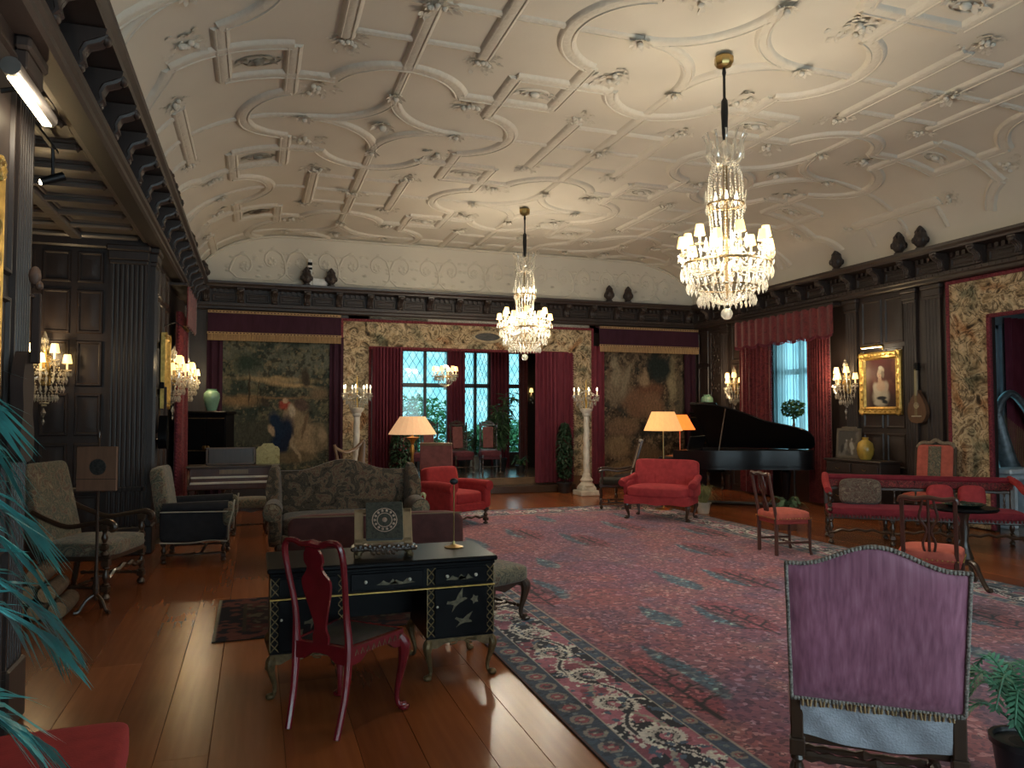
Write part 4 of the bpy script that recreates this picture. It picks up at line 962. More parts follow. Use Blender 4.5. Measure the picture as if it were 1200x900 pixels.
    for lo, hi, col in ((0, .014, (.10, .035, .03)), (.014, .185, (.040, .060, .095)), (.185, .197, (.40, .36, .31)), (.572, .582, (.40, .36, .31)), (.582, .678, (.05, .075, .125)), (.678, .690, (.36, .30, .26))): over(((d >= lo) & (d < hi))*1., col)
    for lo, hi, per in ((.014, .185, .17), (.582, .678, .21)):
        mid = (lo+hi)/2; hw = (hi-lo)/2; band = (d > lo) & (d < hi); kk = np.floor(s/per); ph = s-(kk+.5)*per; rr = np.hypot(ph, d-mid)
        over(band*(np.abs(rr-hw*.62) < .010), (.26, .22, .19)); over(band*(rr < hw*.45), np.array((.30, .075, .09))); over(band*(rr < hw*.18), (.42, .36, .28)); over(band*(np.hypot(np.abs(ph)-per/2, d-mid) < .016), (.14, .17, .19)); over(band*(fbm(X, Y, 24, 29, 2) > .66)*.8, (.018, .022, .04))
    nx, ny = len(xsr), len(ysr); cxr, cyr = (x0+x1)/2, (y0+y1)/2
    XX = (X-cxr).ravel(); YY = (Y-cyr).ravel(); vs = np.stack([XX, YY, np.full(XX.shape, .010)], 1).tolist()
    g = G(); g.add(vs, [(j*nx+i, j*nx+i+1, (j+1)*nx+i+1, (j+1)*nx+i) for j in range(ny-1) for i in range(nx-1)]); k = len(g.v)
    g.b2(x0-cxr, x1-cxr, y0-cyr, y1-cyr, .0006, .0095)
    me = mesh_of(g, 'persian_rug', rug_mat(), 0); at = me.color_attributes.new('woven', 'FLOAT_COLOR', 'POINT')
    col = np.ones((len(me.vertices), 4), np.float32); col[:k, :3] = np.clip(c, 0, 1).reshape(-1, 3); col[:k, 3] = (d >= .69).ravel(); col[k:, :3] = (.05, .03, .03); at.data.foreach_set('color', col.ravel())
    tag(link('persian_rug', me, None, (cxr, cyr, 0)), 'huge rose red patterned rug with blue cypresses and dark paisley border', 'rug')
big_rug()
# small rug under the black desk and velvet settee
p = Paint(1.75, 1.25, 120, 90, 44).fill((.035, .022, .026)); dd = np.minimum(np.minimum(p.X, p.w-p.X), np.minimum(p.Z, p.h-p.Z))
p.mott(9, (.10, .03, .03), .5, .6, 1).mott(16, (.12, .10, .07), .58, .66, 2).over((dd < .22)*1., (.016, .017, .026)).over((dd < .22)*sst(.52, .58, fbm(p.X, p.Z, 14, 8, 2)), (.13, .045, .04)).over(((dd > .2) & (dd < .22))*1., (.05, .04, .03)).over((p.X < .02)*1., (.30, .27, .2))
me = p.mesh('small_rug', WOVEN, .008); o = tag(link('small_rug', me, None, (.60, 5.72, .009), (R(-90), 0, 0)), 'small dark fringed rug under the black lacquer desk', 'rug')

# ---- black lacquer desk with gilt legs
def lacquer_desk():
    t = thing('lacquer_desk', 'black lacquer kneehole desk with gilt birds and gilded legs', 'desk', (.75, 4.76, 0))
    TRG = plain('soft_gilt', (.26, .19, .09), .5, .4, .4, 40); KNOB = plain('ivory_knob', (.62, .58, .48), .3); g = G()
    g.box((0, 0, .715), (1.36, .58, .03), .008); g.box((0, 0, .69), (1.33, .55, .02), .004); g.build('desk_top', EBONY, t)
    c = mk('b2', -.24, .24, -.26, .26, .555, .68, .004).build('kneehole_case', EBONY, t)
    dr = mk('b2', -.215, .215, -.275, -.26, .568, .668, .004).build('drawer', EBONY, c)
    for kx in (-.13, .13): mk('ball', (kx, -.285, .62), .011, 9).build('knob', KNOB, dr)
    mk('b2', -.24, .24, .20, .22, .30, .56).build('modesty_panel', EBONY, c)
    for sx in (-1, 1):
        ped = mk('b2', sx*.45-.21, sx*.45+.21, -.26, .26, .24, .68, .004).build('pedestal', EBONY, t)
        d = mk('b2', sx*.45-.165, sx*.45+.165, -.273, -.26, .568, .668, .003).build('drawer', EBONY, ped)
        d2 = mk('b2', sx*.45-.165, sx*.45+.165, -.273, -.26, .262, .545, .003).build('door', EBONY, ped)
    # gilt trellis on the stiles
    for sx in (-.635, -.265, .265, .635):
        g = G()
        for z0, z1 in ((.26, .55), (.57, .67)):
            g.b2(sx-.026, sx-.022, -.2675, -.259, z0, z1); g.b2(sx+.022, sx+.026, -.2675, -.259, z0, z1); n = int((z1-z0)/.045)
            for k in range(n):
                za, zb = z0+(z1-z0)*k/n, z0+(z1-z0)*(k+1)/n
                g.tube([(sx-.022, -.265, za), (sx+.022, -.265, zb)], .0032, 4); g.tube([(sx+.022, -.265, za), (sx-.022, -.265, zb)], .0032, 4)
        g.build('gilt_trellis', TRG, t, 0)
    mk('b2', -.665, .665, -.279, -.26, .548, .557, .002).build('gilt_line', GILT, t)
    for sx in (-1, 1):
        for kx in (-.09, .09): mk('ball', (sx*.45+kx, -.285, .62), .011, 9).build('knob', KNOB, t)
        mk('ball', (sx*.45-.15, -.281, .44), .008, 8).build('keyhole_plate', KNOB, t)
        g = G(); g.ext([(sx*.45-.21, .245), (sx*.45+.21, .245), (sx*.45+.21, .19), (sx*.45+.15, .19), (sx*.45+.10, .215), (sx*.45, .225), (sx*.45-.10, .215), (sx*.45-.15, .19), (sx*.45-.21, .19)], .02, T(0, -.268, 0))
        for k in (-1, 1): g.tube([(sx*.45+k*(.06+.035*math.cos(a)), -.272, .222+.012*math.sin(a)) for a in np.linspace(0, 5, 9)], .005, 5)
        g.build('gilt_apron', OLDGILT, t)
        for ax in (-.185, .185):
            for ay in (-.235, .235): cabriole(sx*.45+ax, ay, .235, ax, ay*.9, .8).build('leg', OLDGILT, t)
    bird = [(-.075, .02), (-.05, .012), (-.015, .012), (.01, .045), (.055, .085), (.04, .04), (.035, .015), (.06, .01), (.07, .0), (.045, -.008), (.01, -.015), (-.02, -.03), (-.06, -.065), (-.035, -.02), (-.06, -.006), (-.085, .002)]
    GB = plain('faded_gilt', (.12, .10, .055), .5, .2, .5, 40)
    for cx, cz, s, a in ((.43, .465, .85, 12), (.47, .345, .72, -12), (-.42, .43, .7, 25)):
        ca, sa = math.cos(R(a)), math.sin(R(a)); slab([(cx+s*(x*ca-z*sa), cz+s*(x*sa+z*ca)) for x, z in bird], .0025, -.2752).build('gilt_bird', GB, t)
    for cx, cz in ((.535, .47), (-.36, .48), (-.50, .36), (-.38, .33), (-.44, .30)): slab([(cx+.026*math.cos(k*PI/5)*(1 if k % 2 else .6), cz+.030*math.sin(k*PI/5)*(1 if k % 2 else .6)) for k in range(10)], .0025, -.2752).build('gilt_flower', GB, t)
    for k, (cx, w_) in enumerate(((.42, .05), (.47, .04), (.0, .05), (.08, .06), (-.43, .04))): slab([(cx-w_*1.3, .597), (cx-w_*.9, .606), (cx-w_*.5, .622), (cx-w_*.2, .612), (cx+w_*.2, .605), (cx+w_*.6, .628), (cx+w_*.9, .612), (cx+w_*1.4, .600), (cx, .594)], .002, -.2752 if abs(cx) > .2 else -.277).build('gilt_landscape', GB, t)
    g = G(); g.b2(.45, .675, -.285, -.275, .7302, .7312); g.b2(.665, .678, -.285, .24, .7302, .7312)
lacquer_desk()
def book_stand():
    t = thing('book_stand', 'carved wooden book stand on the black lacquer desk', 'book stand', (.76, 4.72, .7325), -6)
    OAKL = woodmat('pale_oak', (.30, .19, .095), .5, .1); m = rotm('X', -28, (0, -.06, .07)); g = G()
    g.box((-.15, -.05, .19), (.055, .014, .23), .004, m); g.box((.15, -.05, .19), (.055, .014, .23), .004, m); g.box((0, -.05, .29), (.35, .014, .03), .004, m); g.box((0, -.05, .10), (.35, .014, .03), .004, m); g.box((.09, -.05, .19), (.015, .012, .2), .003, m); g.box((-.09, -.05, .19), (.015, .012, .2), .003, m)
    g.build('slanted_frame', OAKL, t)
    g = G(); g.box((0, -.075, .055), (.40, .10, .03), .01); g.box((0, .03, .045), (.36, .16, .02), .006)
    for k in range(13): g.ball((-.17+.0283*k, -.122, .06+.008*(k % 2)), (.015, .012, .015), 6)
    g.build('carved_ledge', WALNUT, t)
    for sx in (-1, 1):
        for y in (-.09, .08): mk('tube', bez([(sx*.13, y, .045), (sx*.155, y-.01, .03), (sx*.15, y-.01, .014), (sx*.175, y-.015, .010)], 4), [.016]*8+[.013]*5, 8).build('scroll_foot', OLDGILT, t)
    g = G()
    for k in range(5): g.tube([(-.06+.03*k+.018*math.cos(a), -.125, .035+.012*math.sin(a)) for a in np.linspace(0, 5, 8)], .006, 5)
    g.build('carved_apron', WALNUT, t)
    b = thing('old_book', 'dark bound book with round jewelled medallion leaning on the book stand', 'book', (.765, 4.72, .7325), -6); m = rotm('X', -28, (0, -.06, .07))
    mk('box', (0, -.085, .21), (.225, .045, .235), .006, m).build('cover', figured('tooled_leather', [(.3, (.02, .02, .016)), (.5, (.06, .055, .04)), (.7, (.03, .03, .022))], 30, .5), b); mk('box', (0, -.083, .21), (.213, .036, .224), .003, m @ T(.008, .0, .004)).build('pages', plain('old_paper', (.5, .42, .28), .9), b)
    g = G(); mm = m @ T(0, -.109, .21)
    g.tube([(.075*math.cos(a), 0, .075*math.sin(a)) for a in np.linspace(0, 2*PI, 25)], .004, 5, False, mm); g.tube([(.045*math.cos(a), 0, .045*math.sin(a)) for a in np.linspace(0, 2*PI, 25)], .004, 5, False, mm)
    for k in range(14): g.ball((.06*math.cos(k*.449), -.002, .06*math.sin(k*.449)), .0085, 6, mm)
    g.ball((0, -.003, 0), (.016, .008, .016), 9, mm); g.build('medallion', plain('pearl_inlay', (.45, .30, .22), .35, .2), b)
    mk('b2', -.112, .112, -.002, .001, -.117, .117).build('front_board', figured('tooled_leather', [], 1), b).matrix_local = mm
book_stand()
t = thing('brass_rod_stand', 'slim brass rod with round knob standing on the desk', 'stand', (1.24, 4.83, .73))
mk('lathe', [(.062, 0), (.064, .006), (.04, .012), (.012, .02), (.008, .04)], 20).build('base', BRASS, t); mk('tube', [(0, 0, .02), (0, 0, .42)], .0042, 6).build('rod', BRASS, t); mk('ball', (0, 0, .43), (.03, .016, .022), 10).build('knob', IRON, t)

# ---- red lacquer chair at the desk
def queen_anne_chair():
    t = thing('lacquer_chair', 'red lacquered splat-back side chair with black leather seat at the desk', 'chair', (.475, 4.13, 0), -45)
    LACQ = plain('red_lacquer', (.155, .008, .014), .25, var=.25, scale=8, coat=.4); LEATH = plain('black_leather', (.012, .012, .013), .35, var=.3, scale=20, bump=.15, bscale=90)
    for s in (-1, 1):
        pts = bez([(s*.155, -.27, 0.004, .017), (s*.165, -.22, .20, .019), (s*.170, -.20, .42, .022), (s*.165, -.215, .60, .017), (s*.180, -.25, .78, .016), (s*.185, -.275, .90, .017), (s*.165, -.285, .955, .017), (s*.11, -.288, .962, .018), (s*.06, -.288, .948, .020), (0, -.288, .955, .022)], 5)
        mk('tube', [p[:3] for p in pts], [(p[3], p[3]*.85) for p in pts], 8).build('back_post', LACQ, t)
        cabriole(s*.20, .19, .40, s*.7, .7).build('leg', LACQ, t)
    prof = [(.045, .43), (.05, .47), (.035, .52), (.055, .60), (.085, .70), (.09, .76), (.06, .80), (.045, .83), (.06, .86), (.055, .90), (.04, .925), (.05, .95)]
    pf = bez(prof, 4); g = G(); yb = lambda z: -.205-.08*max(0, (z-.45)/.5)**1.3
    vs = []; 
    for x, z in pf: vs += [(-x, yb(z)-.008, z), (x, yb(z)-.008, z), (x, yb(z)+.008, z), (-x, yb(z)+.008, z)]
    n = len(pf); fs = [(i*4+k, i*4+(k+1) % 4, (i+1)*4+(k+1) % 4, (i+1)*4+k) for i in range(n-1) for k in range(4)] + [(3, 2, 1, 0), tuple((n-1)*4+k for k in range(4))]
    g.add(vs, fs).build('splat', LACQ, t, 40)
    g = G()
    for a, b in (((-.17, -.20), (.17, -.20)), ((-.17, -.20), (-.21, .20)), ((.17, -.20), (.21, .20)), ((-.21, .20), (.21, .20))):
        A, B = Vector((*a, .40)), Vector((*b, .40)); d = (B-A); m = Matrix.Translation((A+B)/2) @ Matrix.Rotation(math.atan2(d.y, d.x), 4, 'Z'); L = d.length/2
        g.ext([(-L, .035), (L, .035), (L, -.055), (L-.07, -.05), (L-.12, -.015), (0, -.010), (-L+.12, -.015), (-L+.07, -.05), (-L, -.055)], .03, m, -.015)
    g.build('seat_frame', LACQ, t)
    g = G()
    for s in (-1, 1):
        A, B = Vector((s*.19, -.16, .40)), Vector((s*.225, .17, .40))
        for k in range(9): p = A.lerp(B, k/8); g.tube([(p.x, p.y-.012, p.z-.01), (p.x, p.y, p.z+.018), (p.x, p.y+.012, p.z-.01)], .0025, 4)
    g.build('gilt_decoration', OLDGILT, t, 0)
    g = G(); vs = []; n = 12
    for j in range(n+1):
        for i in range(n+1):
            u, v = i/n, j/n; hw = .155+.045*v; vs.append(((u*2-1)*hw, -.185+.375*v, .437+.018*(1-(2*u-1)**4)*(1-(2*v-1)**4)))
    g.add(vs, [(j*(n+1)+i, j*(n+1)+i+1, (j+1)*(n+1)+i+1, (j+1)*(n+1)+i) for j in range(n) for i in range(n)]); g.b2(-.155, .155, -.18, .185, .40, .436)
    g.build('seat', LEATH, t, 50)
    for a, b in (((-.163, -.21), (-.2, .18)), ((.163, -.21), (.2, .18))): pass
queen_anne_chair()

# ---- purple high-backed chair, seen from behind
def purple_chair():
    t = thing('high_back_chair', 'high-backed chair seen from behind, covered in streaked purple silk', 'chair', (2.33, 2.43, .0105), -39)
    m, nt, b = nmat('streaked_silk'); n = noise(nt, coords(nt, (70, 70, 2.2)), 1, 3); n2 = noise(nt, coords(nt), 2.5, 3)
    nt.links.new(mixc(nt, 1, ramp(nt, n, [(.25, (.22, .074, .125)), (.55, (.37, .135, .215)), (.72, (.44, .19, .27)), (.80, (.58, .34, .40))]), ramp(nt, n2, [(.3, (.8,)*3), (.7, (1.1,)*3)]), 'MULTIPLY'), b.inputs['Base Color']); b.inputs['Roughness'].default_value = .6; b.inputs['Sheen Weight'].default_value = .3; bumpn(nt, b, n, .15, .003)
    SILK = m; GIMPG = plain('grey_gimp', (.26, .23, .20), .8, var=.6, scale=90, bump=.5, bscale=90); LINEN = plain('grey_linen', (.40, .42, .47), .9, var=.2, scale=12, bump=.4, bscale=130)
    W = .298; zt = lambda x: 1.045+.075*(.5+.5*math.cos(PI*min(1, abs(x)/(W*.86))))**1.0
    lean = lambda z: -.26-.10*(z-.45)/.65
    def fn(sd):
        def f(u, v):
            x = (u*2-1)*W*(.955+.045*v); z = .53+(zt(x)-.53)*v; e = 1-max(abs(2*u-1), abs(2*v-1))**8
            return (x, lean(z)+sd*(.022+.022*e), z)
        return f
    g = G(); g.grid(fn(-1), 24, 24); g.grid(fn(1), 24, 24)
    for u in (0, 1): g.add([fn(s)(u, k/24) for k in range(25) for s in (-1, 1)], [(2*k, 2*k+1, 2*k+3, 2*k+2) for k in range(24)])
    for v in (0, 1): g.add([fn(s)(k/24, v) for k in range(25) for s in (-1, 1)], [(2*k, 2*k+1, 2*k+3, 2*k+2) for k in range(24)])
    bk = g.build('backrest', SILK, t, 50)
    e = [fn(-1)(0, k/24) for k in range(25)] + [fn(-1)(k/24, 1) for k in range(25)] + [fn(-1)(1, 1-k/24) for k in range(25)]; e2 = [fn(-1)(k/24, 0) for k in range(25)]
    g = G(); g.tube(e, (.008), 6); g.tube(e2, .010, 6); P = [Vector(p) for p in e+e2]
    for a, b_ in zip(P[:-1], P[1:]):
        if (b_-a).length < .2:
            for s in (0, .5): q = a.lerp(b_, s); g.ball((q.x, q.y-.009, q.z), (.007, .005, .009), 6)
    g.build('gimp_trim', GIMPG, bk, 60)
    def cl(u, v):
        z = .395+.125*v-.03*math.sin(u*3)*(1-v); return ((u*2-1)*.255, lean(z)-.03+.006*math.sin(u*17+v*4), z)
    mk('grid', cl, 20, 6, thick=(0, .03, 0)).build('lower_cloth', LINEN, t, 50)
    g = G()
    for k in range(34): p = cl((k+.5)/34, 1); g.tube([(p[0], p[1]-.006, p[2]+.012), (p[0]+.004*math.sin(k*2), p[1]-.008, p[2]-.012)], .0045, 4)
    g.build('fringe', FRINGE, t, 0, kind='stuff')
    mk('pad', (0, .02, .44), (.60, .56, .12), .35, 8, None, .03).build('seat', SILK, t, 60)
    for s in (-1, 1):
        g = G(); g.box((s*.268, lean(.45)-.012, .45), (.045, .045, .20), .004); g.build('back_post', WALNUT, t)
        turned(s*.268, -.285, 0, .38, .026).build('leg', WALNUT, t); turned(s*.268, .27, 0, .40, .026).build('leg', WALNUT, t)
        hstretch((s*.268, -.27, .12), (s*.268, .26, .12)).build('stretcher', WALNUT, t)
    hstretch((-.25, -.285, .315), (.25, -.285, .315), .017).build('stretcher', WALNUT, t); hstretch((-.25, .27, .12), (.25, .27, .12)).build('stretcher', WALNUT, t)
    mk('b2', -.27, .27, -.27, .27, .355, .40, .008).build('seat_rail', WALNUT, t)
purple_chair()

# ---- stool beside the desk, low velvet settee, wing sofa
def stool(label, loc, rz, w, d, h, top, mat=WALNUT, group=None, trim=None):
    t = thing('upholstered_stool', label, 'stool', loc, rz, group)
    mk('pad', (0, 0, h-.05), (w, d, .13), .38, 8, None, .015).build('seat', top, t, 60)
    for sx in (-1, 1):
        for sy in (-1, 1): cabriole(sx*(w/2-.06), sy*(d/2-.06), h-.10, sx, sy, 1.15).build('leg', mat, t)
    g = G()
    for sy in (-1, 1): g.ext([(-w/2+.05, h-.08), (w/2-.05, h-.08), (w/2-.06, h-.15), (w/4, h-.13), (0, h-.17), (-w/4, h-.13), (-w/2+.06, h-.15)], .03, T(0, sy*(d/2-.06)-.015, 0))
    for sx in (-1, 1): g.b2(sx*(w/2-.06)-.015, sx*(w/2-.06)+.015, -d/2+.06, d/2-.06, h-.14, h-.08)
    g.build('carved_apron', mat, t)
    for sx in (-1, 1): hstretch((sx*(w/2-.07), -d/2+.07, .11), (sx*(w/2-.07), d/2-.07, .11), .013).build('stretcher', mat, t)
    hstretch((-w/2+.07, 0, .11), (w/2-.07, 0, .11), .013).build('stretcher', mat, t)
    if trim: mk('tube', [((w/2-.01)*math.cos(a)*abs(math.cos(a))**-.55 if abs(math.cos(a)) > .01 else 0, 0, 0) for a in (0, .1)], .002, 4)
    return t
stool('low stool with worn tapestry top and dark carved legs beside the desk', (1.73, 5.64, .0105), 24, .50, .46, .41, VERDL)
def settee_low():
    t = thing('velvet_settee', 'low settee with worn red brown velvet back behind the desk', 'settee', (.92, 6.02, .018), -4)
    OLDV = velvet('worn_velvet', (.085, .030, .026))
    mk('pad', (0, -.04, .56), (1.36, .12, .50), .22, 10).build('backrest', OLDV, t, 60); mk('tube', [(-.66, -.105, .80), (.66, -.105, .80)], .006, 6).build('piping', plain('worn_braid', (.20, .13, .08), .8), t)
    mk('pad', (0, .26, .38), (1.34, .58, .15), .3, 8).build('seat', OLDV, t, 60)
    for sx in (-1, 1):
        for y in (-.03, .46): turned(sx*.60, y, 0, .33, .026).build('leg', WALNUT, t)
    for y in (-.03, .46): hstretch((-.6, y, .10), (.6, y, .10), .014).build('stretcher', WALNUT, t)
settee_low()
def wing_sofa():
    t = thing('wing_sofa', 'camel-backed wing sofa covered in dark foliage tapestry', 'sofa', (.95, 8.45, .0105), 178)
    W = .70; top = lambda x: 1.02+.10*math.cos(PI*min(1, abs(x)/.52))*.6
    def bk(sd):
        def f(u, v):
            x = (u*2-1)*W; z = .35+(top(x)-.35)*v; e = 1-max(abs(2*u-1), abs(2*v-1))**6
            return (x, -.30-.10*(z-.35)+sd*(.03+.05*e), z)
        return f
    def closed(fa, fb, nu, nv):
        g = G(); g.grid(fa, nu, nv); g.grid(fb, nu, nv)
        for u in (0, 1): g.add([q(u, k/nv) for k in range(nv+1) for q in (fa, fb)], [(2*k, 2*k+1, 2*k+3, 2*k+2) for k in range(nv)])
        for v in (0, 1): g.add([q(k/nu, v) for k in range(nu+1) for q in (fa, fb)], [(2*k, 2*k+1, 2*k+3, 2*k+2) for k in range(nu)])
        return g
    closed(bk(-1), bk(1), 30, 14).build('backrest', VERD, t, 50)
    for s in (-1, 1):
        def wg(sd, s=s):
            def f(u, v):
                y = -.36+.36*u*(1-.25*v**3); zt = 1.03-.30*u**2.2; z = .55+(zt-.55)*v; e = 1-max(abs(2*u-1), abs(2*v-1))**6
                return (s*(W+.02+.05*u+.03*v)+sd*(.03+.035*e), y, z)
            return f
        closed(wg(-1), wg(1), 14, 12).build('wing', VERD, t, 50)
        g = G(); g.tube([(s*(W+.05), -.32, .58), (s*(W+.06), .05, .60), (s*(W+.07), .34, .58)], [.07, .095, .10], 14); g.pad((s*(W+.04), .0, .42), (.14, .68, .42), .3, 8)
        a = g.build('arm', VERD, t, 50)
        mk('lathe', [(.085, 0), (.095, .008), (.06, .02), (.02, .028)], 16, (0, 0, 0), T(s*(W+.07), .335, .58) @ Matrix.Rotation(R(-90), 4, 'X')).build('scroll_front', VERDL, a)
        for y in (-.28, .28): cabriole(s*(W-.02), y, .24, s, 1 if y > 0 else -1, 1.2).build('leg', WALNUT, t)
    mk('pad', (0, .02, .42), (1.36, .66, .20), .3, 10, None, .02).build('seat_cushion', VERD, t, 60); mk('b2', -.69, .69, -.32, .32, .23, .34, .02).build('seat_rail', VERD, t)
    cabriole(0, .28, .24, 0, 1, 1.2).build('leg', WALNUT, t)
wing_sofa()
# ================================================================ seating around the room
RZ = .0105      # top of the rug
def red_armchair():
    t = thing('club_armchair', 'red upholstered armchair with carved legs beside the lamp', 'armchair', (2.75, 10.72, RZ), -152)
    mk('pad', (0, -.27, .56), (.62, .20, .52), .3, 9, rotm('X', 10, (0, -.27, .4))).build('backrest', RED, t, 60)
    mk('pad', (0, .05, .40), (.56, .62, .17), .35, 9, None, .02).build('seat_cushion', RED, t, 60); mk('b2', -.36, .36, -.30, .36, .21, .33, .02).build('seat_rail', RED, t)
    for s in (-1, 1):
        g = G(); g.pad((s*.34, .03, .40), (.13, .70, .36), .3, 8); g.tube([(s*.345, -.30, .56), (s*.35, .05, .565), (s*.355, .39, .555)], [.065, .075, .075], 12); g.build('arm', RED, t, 60)
        for y in (-.27, .33): turned(s*.33, y, 0, .24, .032).build('leg', WALNUT, t)
    carved_stretch((-.33, .33), (.33, .33), .09, .03).build('stretcher', WALNUT, t); carved_stretch((-.33, -.27), (.33, -.27), .09, .03).build('stretcher', WALNUT, t)
red_armchair()
def mauve_chair():
    t = thing('square_back_chair', 'mauve upholstered chair with tall square back behind the red armchair', 'chair', (2.83, 12.1, RZ), -18)
    mk('pad', (0, -.22, .83), (.52, .08, .62), .2, 9, rotm('X', 7, (0, -.22, .5))).build('backrest', MAUVE, t, 60); mk('pad', (0, .05, .46), (.54, .52, .12), .3, 8).build('seat', MAUVE, t, 60)
    mk('b2', -.26, .26, -.265, -.225, 1.10, 1.15, .008, rotm('X', 7, (0, -.22, .5))).build('top_rail', woodmat('pale_rail', (.20, .12, .07)), t)
    for s in (-1, 1):
        for y in (-.2, .27): turned(s*.22, y, 0, .42, .022).build('leg', WALNUT, t)
    hstretch((-.22, .27, .12), (.22, .27, .12)).build('stretcher', WALNUT, t)
mauve_chair()
def loveseat():
    t = thing('red_loveseat', 'small red upholstered loveseat in front of the grand piano', 'loveseat', (5.92, 10.25, RZ), 134)
    mk('pad', (0, -.26, .63), (1.0, .15, .52), .2, 10, rotm('X', 9, (0, -.26, .4))).build('backrest', RED2, t, 60)
    mk('pad', (0, .06, .42), (.96, .56, .17), .33, 10, None, .03).build('seat_cushion', RED2, t, 60)
    mk('ext', [(-.50, .36), (.50, .36), (.50, .24), (.42, .23), (.2, .245), (0, .225), (-.2, .245), (-.42, .23), (-.50, .24)], .58, None, -.26).build('seat_rail', RED2, t)
    for s in (-1, 1):
        g = G(); g.pad((s*.50, -.02, .46), (.10, .50, .22), .4, 8); g.tube(bez([(s*.50, -.28, .62), (s*.52, -.05, .58), (s*.54, .20, .56), (s*.545, .27, .53)], 4), [.055]*8+[.062]*5, 10); g.build('arm', RED2, t, 60)
        cabriole(s*.45, .25, .245, s, 1, 1.25).build('leg', WALNUT, t); cabriole(s*.44, -.24, .245, s, -1, 1.1).build('leg', WALNUT, t)
    g = G()
    for k in range(5): g.tube([(-.32+.16*k, -.20, .52), (-.32+.16*k, -.258, .82)], .003, 4)
    g.build('seam', RED, t)
loveseat()
def caned_armchair():
    t = thing('caned_armchair', 'dark carved open armchair with tall leaning caned back', 'armchair', (5.86, 11.72, RZ), 66)
    CANE = figured('cane', [(.4, (.14, .10, .065)), (.6, (.26, .20, .14))], 40, .1); m = rotm('X', 16, (0, -.24, .42))
    mk('b2', -.19, .19, -.255, -.235, .56, 1.12, .003, m).build('cane_panel', CANE, t)
    for s in (-1, 1):
        mk('tube', [(s*.22, -.24, .0), (s*.22, -.24, .42)], .022, 8).build('leg', WALNUT, t); g = G(); g.box((s*.215, -.245, .80), (.045, .04, .78), .006, m); g.build('back_post', WALNUT, t); turned(s*.25, .24, 0, .42, .024).build('leg', WALNUT, t)
        mk('tube', bez([(s*.23, -.30, .68), (s*.26, -.05, .64), (s*.27, .15, .66), (s*.275, .26, .64), (s*.275, .27, .61)], 4), .018, 8).build('arm', WALNUT, t); mk('tube', [(s*.25, .22, .42), (s*.265, .22, .65)], [.02, .016], 8).build('arm_post', WALNUT, t)
        mk('b2', s*.235-.012, s*.235+.012, -.24, .24, .09, .115, .004).build('stretcher', WALNUT, t)
    mk('box', (0, -.245, 1.17), (.47, .045, .06), .012, m).build('crest_rail', plain('pale_crest', (.30, .26, .22), .6), t); mk('box', (0, -.245, .53), (.40, .035, .04), .008, m).build('lower_rail', WALNUT, t)
    mk('pad', (0, 0, .45), (.54, .52, .11), .35, 8).build('seat', velvet('dark_moss_velvet', (.035, .032, .026)), t, 60); mk('b2', -.25, .25, -.24, .24, .36, .41, .01).build('seat_rail', WALNUT, t); hstretch((-.24, .10, .10), (.24, .10, .10)).build('stretcher', WALNUT, t)
caned_armchair()
def side_chair(label, loc, rz, splat, group):
    t = thing('salmon_side_chair', label, 'chair', loc, rz, group); m = rotm('X', 10, (0, -.2, .42))
    for s in (-1, 1):
        g = G(); g.box((s*.19, -.2, .21), (.036, .036, .42), .004); g.build('leg', MAHOG, t); mk('box', (s*.19, -.2, .66), (.032, .03, .50), .006, m).build('back_post', MAHOG, t)
        mk('tube', [(s*.21, .2, .40), (s*.21, .2, .22), (s*.212, .205, .05), (s*.216, .22, .006)], [.022, .018, .015, .02], 8).build('leg', MAHOG, t)
        mk('b2', s*.2-.01, s*.2+.01, -.2, .2, .13, .155, .003).build('stretcher', MAHOG, t)
    pts = bez([(-.205, .885), (-.19, .925), (-.10, .915), (0, .93), (.10, .915), (.19, .925), (.205, .885)], 4)
    mk('tube', [(x, -.2, z) for x, z in pts], .020, 8, True, m).build('crest_rail', MAHOG, t)
    if splat:
        for s in (-1, 1): mk('tube', [(x*s, -.2, z) for x, z in bez([(.03, .46), (.045, .55), (.015, .66), (.065, .76), (.05, .85), (.04, .91)], 4)], [(.010, .012)]*21, 6, True, m).build('splat', MAHOG, t)
        mk('tube', [(0, -.2, .46), (0, -.2, .91)], [.012, .012], 6, True, m).build('splat', MAHOG, t)
    mk('pad', (0, .0, .435), (.47, .46, .11), .36, 8, None, .02).build('seat', SALMON, t, 60); mk('b2', -.215, .215, -.21, .215, .35, .41, .008).build('seat_rail', velvet('salmon_rail', (.30, .05, .045)), t)
    g = G(); nails(g, [(s*.236, -.2+.4*k/11, .415) for s in (-1, 1) for k in range(12)] + [(-.2+.4*k/11, s*.231, .415) for s in (-1, 1) for k in range(12)], .007); g.build('nail_heads', GILT, t, 60, kind='stuff')
    hstretch((-.19, 0, .14), (.19, 0, .14), .011).build('stretcher', MAHOG, t)
side_chair('salmon seated side chair standing alone between piano and settee', (5.80, 7.28, RZ), -98, True, 'salmon seated side chairs'); side_chair('salmon seated side chair with open back beside the round pedestal table', (5.36, 4.86, RZ), -52, True, 'salmon seated side chairs')
